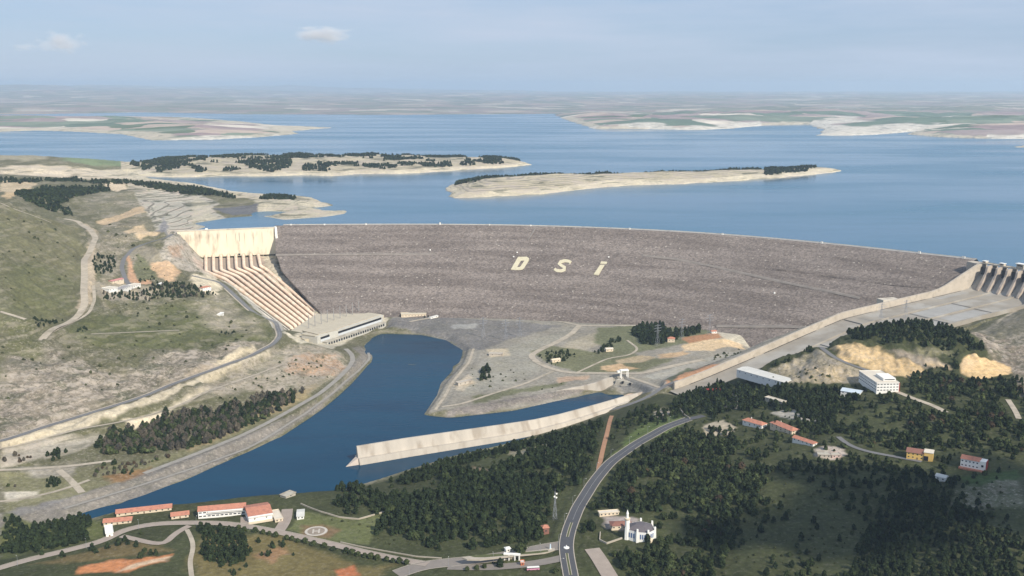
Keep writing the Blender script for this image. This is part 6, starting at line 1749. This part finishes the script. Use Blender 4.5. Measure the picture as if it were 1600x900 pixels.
def plant(poly, sp_, mix, hr, label, group, seed, clear=None, prob=1.0, clump=0.0, world=None):
    p = world or castpoly(poly); rr = random.Random(seed); xs = [q[0] for q in p]; ys = [q[1] for q in p]
    P_ = []
    y = min(ys)
    while y < max(ys):
        x = min(xs)
        while x < max(xs):
            P_.append((x + rr.uniform(-.48, .48) * sp_, y + rr.uniform(-.48, .48) * sp_)); x += sp_
        y += sp_
    A_ = np.array(P_); m = inpoly(A_[:, 0], A_[:, 1], p); A_ = A_[m]
    if len(A_) and sp_ < 20:
        ed = segdist(A_[:, 0], A_[:, 1], p); A_ = A_[ed > sp_ * (.2 + 1.6 * np.maximum(0, fbm(A_[:, 0], A_[:, 1], 26, 3, seed + 30)) * 2)]
    if len(A_) == 0: return
    if clump > 0:
        n = fbm(A_[:, 0], A_[:, 1], 55, 3, seed) + .5 * fbm(A_[:, 0], A_[:, 1], 17, 2, seed + 5); A_ = A_[n > clump - .25]
    z, w = carve(A_[:, 0], A_[:, 1], height(A_[:, 0], A_[:, 1]))
    for (x, y), zz, ww in zip(A_, z, w):
        if rr.random() > prob or zz < 3.2 or ww > .55 or (y > 2600 and zz < LAKE + 4) or excluded(x, y): continue
        s_ = (x - 924) * -.876 + (y - 1981) * -.482; w_ = (x - 924) * .482 + (y - 1981) * -.876
        if -30 < s_ < 760 and -12 < w_ < (156 if s_ < 440 else 100 if s_ < 600 else 50): continue
        if clear and any(math.hypot(x - a, y - b) < c for a, b, c in clear): continue
        k = rr.random(); kd = 'pine'
        for nm, f_ in mix:
            if k < f_: kd = nm; break
            k -= f_
        h = rr.uniform(hr[0] * .62, hr[1] * 1.02) * (1.0 if kd in ('pine', 'bare') else 1.25 if kd == 'cyp' else .8)
        TREES.append((x, y, zz, h, kd, relabel(label, kd), group))
hx = [castg(494, 829)]; heli = [(hx[0][0], hx[0][1], 26)]
pn = (('pine', 1.0),)
plant([(470,778),(520,768),(560,762),(600,762),(640,745),(700,732),(760,738),(800,720),(850,700),(915,672),(935,700),(925,735),(900,765),(880,800),(862,812),(850,845),(790,862),(700,862),(640,852),(600,846),(575,835),(606,806),(560,806),(520,800)], 7.2, (('pine', .93), ('broad', .07)), (8, 12.5), "dark pine tree in the dense grove between the river and the main road", "pines in the riverside grove", 1, clump=.04)
plant([(590,760),(640,742),(700,722),(760,708),(800,697),(860,684),(940,662),(950,668),(860,695),(800,706),(720,730),(640,752)], 6.2, pn, (7, 11), "dark pine tree in the row along the shore behind the training wall", "pines along the near shore", 2)
plant([(860,690),(960,652),(1010,632),(1060,640),(1072,655),(1000,685),(950,720),(905,760),(900,720)], 11, (('pine', .75), ('broad', .25)), (6, 10), "scattered tree on the rough grass between the red firebreak and the main road", "trees by the firebreak", 3, clump=.15)
plant([(1085,662),(1130,675),(1190,705),(1215,740),(1190,790),(1150,850),(1120,910),(1000,915),(925,905),(905,862),(905,830),(930,780),(975,725),(1030,685)], 7.5, (('pine', .66), ('broad', .32), ('rust', .02)), (7, 11.5), "tree in the dense dark wood right of the main road around the mosque", "trees of the mosque wood", 4, clump=.02)
plant([(1190,740),(1260,730),(1330,735),(1400,760),(1400,915),(1120,915),(1150,850)], 13, (('pine', .72), ('broad', .28)), (6, 9.5), "scattered tree on the dark open hillside below the villas", "trees on the open hillside", 5, clump=.08)
plant([(1380,770),(1440,765),(1480,775),(1560,820),(1610,860),(1610,920),(1300,920),(1340,850)], 8.2, pn, (7.5, 11), "dark pine tree in the planted rows at the lower right corner", "pines in the corner plantation", 6, clump=.0)
plant([(1200,720),(1280,720),(1340,715),(1400,728),(1460,745),(1500,740),(1495,770),(1400,770),(1330,745),(1210,745)], 9, (('pine', .8), ('broad', .2)), (6.5, 10), "pine in the dark belt between the villas and the yellow house", "trees in the belt below the houses", 7, clump=.0)
plant([(1040,640),(1060,618),(1100,604),(1150,606),(1200,608),(1250,605),(1330,606),(1350,625),(1330,650),(1290,668),(1240,650),(1200,640),(1150,646),(1100,655),(1075,655)], 8, (('pine', .85), ('cyp', .08), ('broad', .07)), (7.5, 11.5), "dark tree in the wood between the white warehouse and the villas", "trees of the warehouse wood", 8, clump=-.15)
plant([(1180,680),(1250,660),(1300,660),(1340,650),(1360,630),(1410,620),(1420,600),(1480,590),(1520,597),(1600,600),(1640,620),(1640,700),(1560,715),(1480,705),(1400,705),(1330,690),(1270,680)], 8.5, (('pine', .62), ('broad', .33), ('rust', .05)), (7, 10.5), "tree in the broad dark wood around the white hillside block", "trees of the upper right wood", 9, clump=.03)
plant([(1420,590),(1450,575),(1480,578),(1510,590),(1560,592),(1600,590),(1600,605),(1500,600),(1430,605)], 8, pn, (7, 10), "dark pine tree below the ochre cuts of the round hill", "pines below the ochre cuts", 10)
plant([(1302,530),(1320,516),(1350,511),(1400,503),(1470,510),(1510,522),(1545,545),(1530,552),(1500,545),(1480,552),(1440,545),(1390,540),(1330,538)], 7.4, pn, (7.5, 11), "dark pine tree in the wood capping the round hill before the chute", "pines on the hilltop", 11)
plant([(1480,552),(1500,545),(1510,560),(1500,585),(1485,585)], 8, pn, (6, 9), "pine tree in the strip between the two ochre cuts", "pines between the cuts", 12)
plant([(1198,578),(1240,556),(1290,528),(1304,526),(1300,540),(1260,556),(1220,574)], 9, pn, (6, 9), "dark pine tree on the ridge line beside the chute", "pines on the ridge by the chute", 13)
plant([(1420,560),(1460,572),(1500,588),(1490,592),(1440,575)], 8, pn, (4, 6), "small pine in the line along the ochre cut", "small pines along the cut", 14)
plant([(302,822),(330,818),(372,818),(384,838),(396,866),(380,886),(330,892),(308,880),(306,850)], 5.8, pn, (6.5, 9), "slim young pine in the neat plantation below the office", "young pines below the office", 15)
plant([(400,842),(440,842),(500,862),(480,880),(420,878),(395,880)], 13, pn, (5, 8), "scattered pine on the brown slope below the office drive", "pines on the brown slope", 16, clump=.1)
plant([(330,885),(400,880),(420,900),(330,905)], 9, (('broad', .6), ('pine', .4)), (5, 7), "leafy tree near the bottom edge below the young plantation", "trees at the bottom edge", 17)
plant([(0,812),(60,815),(120,812),(156,815),(160,828),(140,850),(110,862),(50,866),(0,866)], 7, (('pine', .95), ('broad', .05)), (8.5, 12.5), "tall dark pine in the grove at the lower left by the river", "pines at the lower left", 18, clump=-.2)
plant([(212,862),(232,852),(252,858),(250,868),(218,874)], 6, (('broad', .5), ('pine', .5)), (6, 8), "tree in the round clump between the two lower drives", "trees in the round clump", 19)
plant([(228,815),(262,811),(268,818),(236,824)], 7, pn, (9, 14), "tall fir standing in front of the red roofed riverside houses", "firs before the riverside houses", 20)
plant([(205,836),(230,830),(225,842),(210,846)], 7, (('broad', 1),), (4.5, 6), "rounded tree on the grass island beside the garage", "trees on the grass island", 21)
plant([(404,826),(422,824),(430,830),(412,834)], 7, (('broad', .5), ('rust', .5)), (7, 9), "leafy tree in front of the office right wing", "trees before the office wing", 22)
# left bank
bk = (('bare', .42), ('pine', .38), ('broad', .20))
plant([(140,700),(170,672),(215,668),(260,645),(330,640),(400,622),(450,612),(480,610),(460,630),(400,665),(330,695),(280,705),(200,712),(150,718)], 7.5, bk, (8, 13), "tree in the mixed bare and dark wood along the left bank", "trees of the left bank wood", 23, clump=.0)
plant([(130,732),(200,722),(300,706),(330,698),(300,712),(230,730),(150,752),(128,752)], 9, (('bare', .4), ('rust', .25), ('broad', .35)), (4, 7), "low tree or thicket above the gravel bank on the left", "thickets above the gravel bank", 24, clump=-.1)
plant([(70,712),(110,700),(118,708),(90,722),(70,722)], 7, pn, (7, 10), "dark tree in the clump beside the valley track on the left", "trees by the valley track", 25)
plant([(-20,705),(40,712),(66,720),(30,728),(-20,730)], 8, (('rust', .5), ('bare', .5)), (5, 8), "reddish bare thicket at the left edge of the valley", "reddish thickets on the left", 26)
plant([(72,752),(90,742),(102,758),(85,768),(70,766)], 6.5, pn, (6, 8), "dark tree in the round clump inside the loop of tracks", "trees in the loop of tracks", 27)
plant([(0,745),(60,742),(62,762),(0,768)], 11, (('bare', .6), ('broad', .4)), (4, 6), "bare small tree on the meadow left of the track loop", "trees on the valley meadow", 28, clump=.1)
for pl_, sd_ in (([(185,662),(215,652),(218,660),(190,670)], 29), ([(172,725),(184,722),(186,732),(174,734)], 30), ([(182,738),(212,735),(212,742),(186,746)], 31)):
    plant(pl_, 7, pn, (6, 8), "dark round tree in a small clump above the left bank", "small clumps above the left bank", sd_)
# left hillside
plant([(140,398),(185,395),(180,425),(172,440),(150,440),(145,415)], 9, pn, (5, 8), "dark tree on the bank between the dirt road and the switchback", "trees by the switchback", 32, clump=0)
plant([(160,455),(215,455),(240,442),(270,440),(330,456),(345,462),(300,468),(260,465),(225,470),(190,466),(160,470)], 8, (('pine', .8), ('bare', .2)), (5, 8), "dark tree in the belt around the hillside workshops", "trees around the workshops", 33, clump=-.1)
plant([(133,462),(142,462),(142,490),(134,495)], 7, pn, (5, 7), "dark tree between the two dirt roads on the hill", "trees between the dirt roads", 34)
plant([(45,500),(70,492),(108,498),(110,505),(60,510)], 7, pn, (5, 7), "dark tree in the thicket beside the dirt road on the left hill", "trees of the hillside thicket", 35)
plant([(118,518),(135,510),(138,518),(122,521)], 7, pn, (5, 7), "dark tree in the clump below the dirt road on the left hill", "clump below the dirt road", 36)
plant([(125,360),(140,372),(152,392),(154,402),(146,398),(135,370)], 7, pn, (4, 6), "dark shrubby tree lining the curve of the wide dirt road", "trees on the dirt road curve", 37)
plant([(343,517),(370,519),(370,522),(344,521)], 6, pn, (4, 6), "dark bush in the short row on the green slope", "short row on the green slope", 38)
plant([(206,437),(235,436),(246,430),(240,438),(226,441)], 7, pn, (4, 6), "dark tree inside the loop of the switchback road", "trees inside the switchback", 39)
plant([(0,520),(200,520),(400,500),(400,540),(250,590),(0,640)], 34, (('shrub', 1),), (3, 5), "dark round shrub dotted over the rocky left hillside", "shrubs on the left hillside", 40, clump=.12)
plant([(0,330),(110,360),(125,450),(120,490),(0,480)], 45, (('shrub', 1),), (3, 5), "dark round shrub dotted over the rocky left hillside", "shrubs on the left hillside", 41, clump=.15)
plant([(170,350),(300,470),(400,540),(330,560),(160,470)], 32, (('shrub', 1),), (3, 5), "dark round shrub dotted over the rocky left hillside", "shrubs on the left hillside", 42, clump=.1)
plant([(300,620),(400,570),(500,560),(520,590),(440,610),(330,635)], 18, (('shrub', 1),), (2.5, 4), "grey green shrub on the rocky slope above the river bend", "shrubs above the river bend", 43, clump=.1)
# the flat
plant([(985,512),(1010,508),(1040,510),(1050,520),(1090,512),(1100,520),(1070,528),(1050,534),(1025,540),(1000,538),(988,528)], 7.5, pn, (8, 13), "dark tree in the largest grove on the flat below the dam", "trees of the big grove on the flat", 44)
plant([(925,552),(940,540),(965,528),(975,522),(972,532),(955,548),(935,556)], 8, pn, (6, 9), "dark tree in the diagonal row on the flat below the dam", "diagonal row on the flat", 45)
plant([(830,552),(850,548),(872,546),(900,552),(905,558),(885,562),(880,572),(860,572),(835,560)], 9, (('broad', .5), ('pine', .5)), (4, 7), "tree or bush in the hedge beside the curved track on the flat", "hedge by the curved track", 46, clump=-.05)
plant([(745,594),(750,580),(762,572),(769,578),(766,592),(755,598)], 6.5, pn, (7, 11), "dark tree in the lone clump on the river flat", "lone clump on the river flat", 47)
plant([(604,490),(625,493),(665,497),(690,497),(722,493),(722,490),(690,493),(620,487)], 9, pn, (4, 6), "small dark tree beside the sandy building at the dam foot", "trees at the dam foot", 48)
plant([(1090,555),(1140,548),(1165,546),(1160,551),(1100,560)], 14, (('shrub', 1),), (3, 5), "low shrub on the sandy cutting of the flat", "shrubs on the sandy cutting", 49)
plant([(700,560),(740,560),(880,600),(860,612),(740,610)], 26, (('shrub', 1),), (2, 3.5), "small shrub dotted on the bare flat", "shrubs on the bare flat", 50, clump=.1)
plant([(1220,570),(1290,560),(1340,590),(1240,600)], 11, (('shrub', 1),), (2, 4), "shrub on the stony slope under the hill road", "shrubs under the hill road", 51, clump=.1)
# the woods go on past the edges of the view
plant([(1610,600),(1950,620),(2100,760),(2000,1000),(1615,915),(1612,720)], 11, (('pine', .7), ('broad', .3)), (6, 10), None, None, 80, clump=.02)
plant([(-400,900),(-10,818),(-10,868),(-300,990)], 10, (('pine', .8), ('broad', .2)), (7, 11), None, None, 81, clump=.02)
plant([(1000,925),(1610,925),(1900,1100),(1000,1100)], 12, (('pine', .7), ('broad', .3)), (6, 10), None, None, 82, clump=.02)
# distant woods: only the masses count there
plant([(20,304),(60,294),(172,294),(174,299),(130,306),(105,318),(95,336),(70,326),(40,315)], 10, pn, (8, 12), None, None, 60)
plant([(-100,276),(0,277),(60,281),(120,278),(130,284),(200,284),(250,289),(310,294),(370,308),(366,313),(330,306),(290,304),(240,296),(210,289),(150,288),(110,284),(40,288),(-100,285)], 12, pn, (8, 12), None, None, 61)
plant([(250,291),(320,297),(330,304),(300,306),(255,298)], 11, pn, (8, 11), None, None, 62)
plant([(404,311),(420,306),(450,306),(486,310),(470,313),(430,312)], 9, pn, (8, 11), None, None, 63)
plant([(90,322),(110,325),(120,345),(112,348),(95,335)], 10, pn, (5, 8), None, None, 68)
I0 = ISL[0]['p']; I1 = ISL[1]['p']
def isle(I, cond, sp_, seed, hr=(8, 12)):
    rr = random.Random(seed); xs = [q[0] for q in I]; ys = [q[1] for q in I]
    n = int((max(xs) - min(xs)) * (max(ys) - min(ys)) / sp_ ** 2)
    A_ = np.array([(rr.uniform(min(xs), max(xs)), rr.uniform(min(ys), max(ys))) for _ in range(n)]); A_ = A_[inpoly(A_[:, 0], A_[:, 1], I)]
    z = height(A_[:, 0], A_[:, 1]); nn2 = fbm(A_[:, 0], A_[:, 1], 90, 3, seed)
    for (x, y), zz, q in zip(A_, z, nn2):
        if cond(x, y, zz, q): TREES.append((x, y, zz, rr.uniform(*hr), 'pine', None, None))
isle(I0, lambda x, y, z, q: z > LAKE + 15 - 8 * q and q > .06, 11, 64)
B1 = shore([(1314,268),(1312,266),(1270,264),(1200,268.5),(1120,272),(1040,275),(980,278),(900,279),(830,281),(760,283),(700,290)])
def crest_trees(x, y, z, q):
    d = float(segdist(np.array([x]), np.array([y]), B1, False)[0]); px = 800 + 1600 * x / (y * cp + (CAM_Z - z) * sp)
    lim = 230 if 1195 < px < 1262 else 150 if 740 < px < 880 else 85
    return z > LAKE + 10 and d < lim + 60 * q and px < 1275
isle(I1, crest_trees, 10, 65)
for pl_, sp_, nm_, gp_, sd_ in (([(1080,660),(1160,640),(1260,640),(1340,660),(1420,690),(1500,690),(1600,700),(1600,760),(1500,770),(1400,740),(1280,725),(1190,712),(1120,680)], 15, "tree scattered between the villas and the yellow house", "scattered trees among the houses", 70),
        ([(1400,760),(1500,760),(1600,790),(1600,880),(1500,840),(1420,800)], 16, "tree scattered on the stony grass below the white house", "scattered trees below the white house", 71),
        ([(1250,610),(1420,600),(1600,640),(1600,690),(1450,680),(1280,660)], 14, "tree scattered in the clearings beside the white hillside block", "scattered trees in the clearings", 72)):
    plant(pl_, sp_, (('broad', .5), ('pine', .5)), (4, 8.5), nm_, gp_, sd_)
plant([(1180,730),(1400,760),(1590,760),(1600,900),(1120,900),(1150,800)], 12, (('shrub', 1),), (1.6, 3.2), "low olive green shrub on the dark hillside at the lower right", "shrubs on the lower right hillside", 73, prob=.55)
plant([(480,800),(700,730),(930,680),(900,780),(860,850),(700,862),(560,850)], 11, (('shrub', 1),), (1.5, 3), "low shrub between the pines of the riverside grove", "shrubs in the riverside grove", 74, prob=.5)
plant([(700,730),(820,690),(940,655),(1060,645),(960,720),(900,770)], 15, (('broad', .4), ('pine', .6)), (4, 8), "tree standing loose on the grass above the training wall", "loose trees above the training wall", 75, prob=.7)
# single trees set by hand
def one(px, py, kd, h, label, group=None):
    x, y, z = castg(px, py); TREES.append((x, y, z, h, kd, label, group))
for k, (px, py) in enumerate([(373,824),(382,829),(399,829),(411,832),(421,834),(431,837),(448,841),(456,842),(465,845),(477,846),(490,850),(507,853),(521,858),(541,862),(550,864),(560,867),(570,869),(580,871),(590,873),(604,875),(614,877),(624,878),(635,880)]):
    one(px, py + 2, 'broad', 5.0 + (k * 7 % 4) * .5, "clipped round tree in the row along the lower side of the entrance drive", "clipped trees along the entrance drive")
for k, (px, py) in enumerate([(66,866),(98,868),(144,858),(150,862),(168,855),(185,850),(200,848),(213,852)]):
    one(px, py + 2, 'pine', 6.5 + k % 3, "small pine standing by the lower left drive", "small pines by the lower left drive")
for px, py, h in ((1182,604,15),(1190,606,14),(1207,604,16),(1215,608,12),(1181,612,11),(1196,640,13),(1210,672,13),(1193,660,12),(1236,668,12)): one(px, py, 'cyp', h, "tall narrow cypress near the white warehouse and the villas", "cypresses near the warehouse")
for px, py, h in ((1158,612,11),(1166,611,13),(1172,613,10),(1190,612,12),(1199,611,11),(1222,611,13),(1228,607,11),(1154,608,12),(1232,612,10)): one(px, py, 'pine', h, 'dark pine standing close in front of the white warehouse', 'pines before the warehouse')
one(814, 866, 'broad', 12, "large dark rounded tree on the median behind the entrance gate")
one(781, 887, 'pine', 10, "pointed dark fir in front of the entrance gate")
for px, py in ((745,891),(757,889),(868,896),(730,893)): one(px, py, 'broad', 5, "small round tree on the grass below the entrance gate", "small trees below the entrance gate")
one(195, 845, 'pine', 7, "pointed dark tree on the path beside the grass island")

EXCK = {}
cams = lambda t: math.hypot(t[0], t[1])
def inframe(t):
    Y = t[1] * cp + (CAM_Z - t[2]) * sp; X = t[0] / Y; V = (-(CAM_Z - t[2]) * cp + t[1] * sp) / Y
    return abs(X) < .5 and abs(V) < .30
CAP = {'pine': 300, 'broad': 280, 'bare': 160, 'cyp': 120, 'shrub': 290, 'rust': 120}
protos = {}
for kd in CAP:
    L_ = [t for t in TREES if t[4] == kd]
    cand = sorted([t for t in L_ if t[5] and inframe(t)], key=lambda t: cams(t) - t[3] * 4)[:CAP[kd]]
    ids = set(id(t) for t in cand); rest = [t for t in L_ if id(t) not in ids]
    rr = random.Random(7)
    for t in cand:
        if kd == 'shrub':
            o = bpy.data.objects.new('shrub', CROWN[kd][rr.randrange(5)]); COL.objects.link(o); tag(o, label=t[5], cat='shrub', group=t[6])
        else:
            o = empty(KIND_NAME[kd], (0, 0, 0), label=t[5], cat=CATN[kd], group=t[6])
            for nm, me in (("crown", CROWN[kd][rr.randrange(5)]), ("trunk", TRUNK)):
                c = bpy.data.objects.new(nm, me); COL.objects.link(c); c.parent = o
        o.location = (t[0], t[1], t[2] - .2); o.rotation_euler = (0, 0, rr.uniform(0, 6.28)); f_ = rr.uniform(.85, 1.15)
        o.scale = (t[3] * f_, t[3] * f_, t[3])
    if rest:
        Q = []
        for t in rest:
            src = (LOWF if t[1] > 2350 else LOW)[kd][rr.randrange(8)]; a = rr.uniform(0, 6.28); c, s = math.cos(a) * t[3], math.sin(a) * t[3]
            R_ = np.array([[c, s, 0], [-s, c, 0], [0, 0, t[3]]]); Q.append(src @ R_ + np.array([t[0], t[1], t[2] - .3]))
        Q = np.concatenate(Q)
        o = bpy.data.objects.new({'pine': 'pine_forest', 'broad': 'broadleaf_wood', 'bare': 'bare_wood', 'cyp': 'cypress_wood', 'shrub': 'scrub', 'rust': 'rusty_wood'}[kd], mesh_from_quads(kd + "_mass", Q, M_fol[kd]))
        COL.objects.link(o); tag(o, kind='stuff')
    print("TREES", kd, len(L_), len(cand))

# ------------------------------------------------------------------ clouds
def cloud_mat():
    m = bpy.data.materials.new("cloud_vapour"); m.use_nodes = True; t = m.node_tree; t.nodes.clear(); N = t.nodes.new; Lk = t.links.new
    o = N("ShaderNodeOutputMaterial"); d = N("ShaderNodeBsdfDiffuse"); d.inputs[0].default_value = (.92, .92, .93, 1); tr = N("ShaderNodeBsdfTransparent")
    tl = N("ShaderNodeBsdfTranslucent"); tl.inputs[0].default_value = (.9, .9, .93, 1); ms = N("ShaderNodeMixShader"); ms.inputs[0].default_value = .6; Lk(d.outputs[0], ms.inputs[1]); Lk(tl.outputs[0], ms.inputs[2])
    lw = N("ShaderNodeLayerWeight"); lw.inputs[0].default_value = .5
    r = N("ShaderNodeMapRange"); r.inputs[1].default_value = .15; r.inputs[2].default_value = .9; r.inputs[3].default_value = .8; r.inputs[4].default_value = 0.0; Lk(lw.outputs['Facing'], r.inputs[0])
    mx = N("ShaderNodeMixShader"); Lk(r.outputs[0], mx.inputs[0]); Lk(tr.outputs[0], mx.inputs[1]); Lk(ms.outputs[0], mx.inputs[2]); Lk(mx.outputs[0], o.inputs[0])
    return m
M_cl = cloud_mat()
def cloud(loc, size, seed, label, flat=.45, n=16):
    rr = np.random.RandomState(seed); mb = MB()
    U, V_ = 16, 10
    for k in range(n):
        cx, cy_ = np.clip(rr.randn(2), -1.3, 1.3) * np.array([.30, .30]) * np.array(size[:2]); cz = abs(rr.randn()) * .3 * size[2]; r0 = (.30 + .2 * rr.rand()) * min(size[0], size[1]) * (1 - .4 * abs(cx) / size[0])
        vs = []
        for j in range(V_ + 1):
            ph = math.pi * j / V_
            for i in range(U):
                th = 2 * math.pi * i / U; q = r0 * (1 + .16 * math.sin(th * 3 + k) * math.sin(ph * 4 + k) + .08 * math.sin(th * 7 + 2 * k + ph * 5))
                vs.append((cx + q * math.sin(ph) * math.cos(th), cy_ + q * math.sin(ph) * math.sin(th), cz + q * math.cos(ph) * flat * (1.0 if math.cos(ph) > 0 else .35)))
        mb.add(vs, [(j * U + i, j * U + (i + 1) % U, (j + 1) * U + (i + 1) % U, (j + 1) * U + i) for j in range(V_) for i in range(U)])
    o = mb.build("cloud", M_cl, smooth=True, label=label, cat="cloud"); o.location = loc; return o
def puff(loc, size, seed, label, dn=1.0):
    m = bpy.data.materials.new("cloud_mist"); m.use_nodes = True; t = m.node_tree; t.nodes.clear(); N = t.nodes.new; Lk = t.links.new
    o = N("ShaderNodeOutputMaterial"); pv = N("ShaderNodeVolumePrincipled"); pv.inputs['Color'].default_value = (1, 1, 1, 1); pv.inputs['Anisotropy'].default_value = 0
    co = N("ShaderNodeTexCoord"); ln = N("ShaderNodeVectorMath"); ln.operation = 'LENGTH'; Lk(co.outputs['Object'], ln.inputs[0])
    n = N("ShaderNodeTexNoise"); n.noise_dimensions = '4D'; n.inputs['W'].default_value = seed; n.inputs['Scale'].default_value = 1.7; n.inputs['Detail'].default_value = 6; Lk(co.outputs['Object'], n.inputs[0])
    a = N("ShaderNodeMath"); a.operation = 'MULTIPLY_ADD'; Lk(n.outputs[0], a.inputs[0]); a.inputs[1].default_value = 2.2; a.inputs[2].default_value = -.75
    b = N("ShaderNodeMath"); b.operation = 'SUBTRACT'; Lk(a.outputs[0], b.inputs[0]); Lk(ln.outputs['Value'], b.inputs[1])
    r = N("ShaderNodeMapRange"); r.inputs[1].default_value = -.35; r.inputs[2].default_value = .25; r.inputs[3].default_value = 0; r.inputs[4].default_value = .0022 * dn; Lk(b.outputs[0], r.inputs[0])
    Lk(r.outputs[0], pv.inputs['Density']); Lk(pv.outputs[0], o.inputs['Volume'])
    mb = MB(); mb.lathe([(.02, -1), (.5, -.87), (.87, -.5), (1, 0), (.87, .5), (.5, .87), (.02, 1)], 20)
    ob = mb.build("cloud", m, label=label, cat="cloud"); ob.location = loc; ob.scale = size; return ob
def skyp(px, py, Y):
    dx = (px - 800) / 1600.0; up = (450 - py) / 1600.0; dy = cp + up * sp; dz = -sp + up * cp
    return (dx / dy * Y, Y, CAM_Z + dz / dy * Y)
puff(skyp(95, 66, 46000), (1250, 900, 620), 3, "small puffy white cloud near the upper left corner")
puff(skyp(508, 54, 50000), (2000, 900, 480), 5, "small flat white cloud above the middle of the lake")
puff(skyp(38, 74, 52000), (900, 600, 300), 9, "faint little cloud left of the puffy one", .5)
# broken cloud sailing behind and to the right, whose shade lies over the near woods
hc = 1500.0
k_ = hc / math.tan(SUN_EL)
for i, (gx, gy, w_, h_) in enumerate(((330, 985, 250, 90), (470, 1060, 240, 100), (560, 1010, 260, 130))):
    cloud((gx + SUN_DIR.x * k_, gy + SUN_DIR.y * k_, 60 + hc), (w_, h_, 120), 20 + i, ["broad white fair weather cloud", "long white cloud drifting lower", "white cloud farthest to the right"][i] + " behind the view, shading the near woods", n=22)
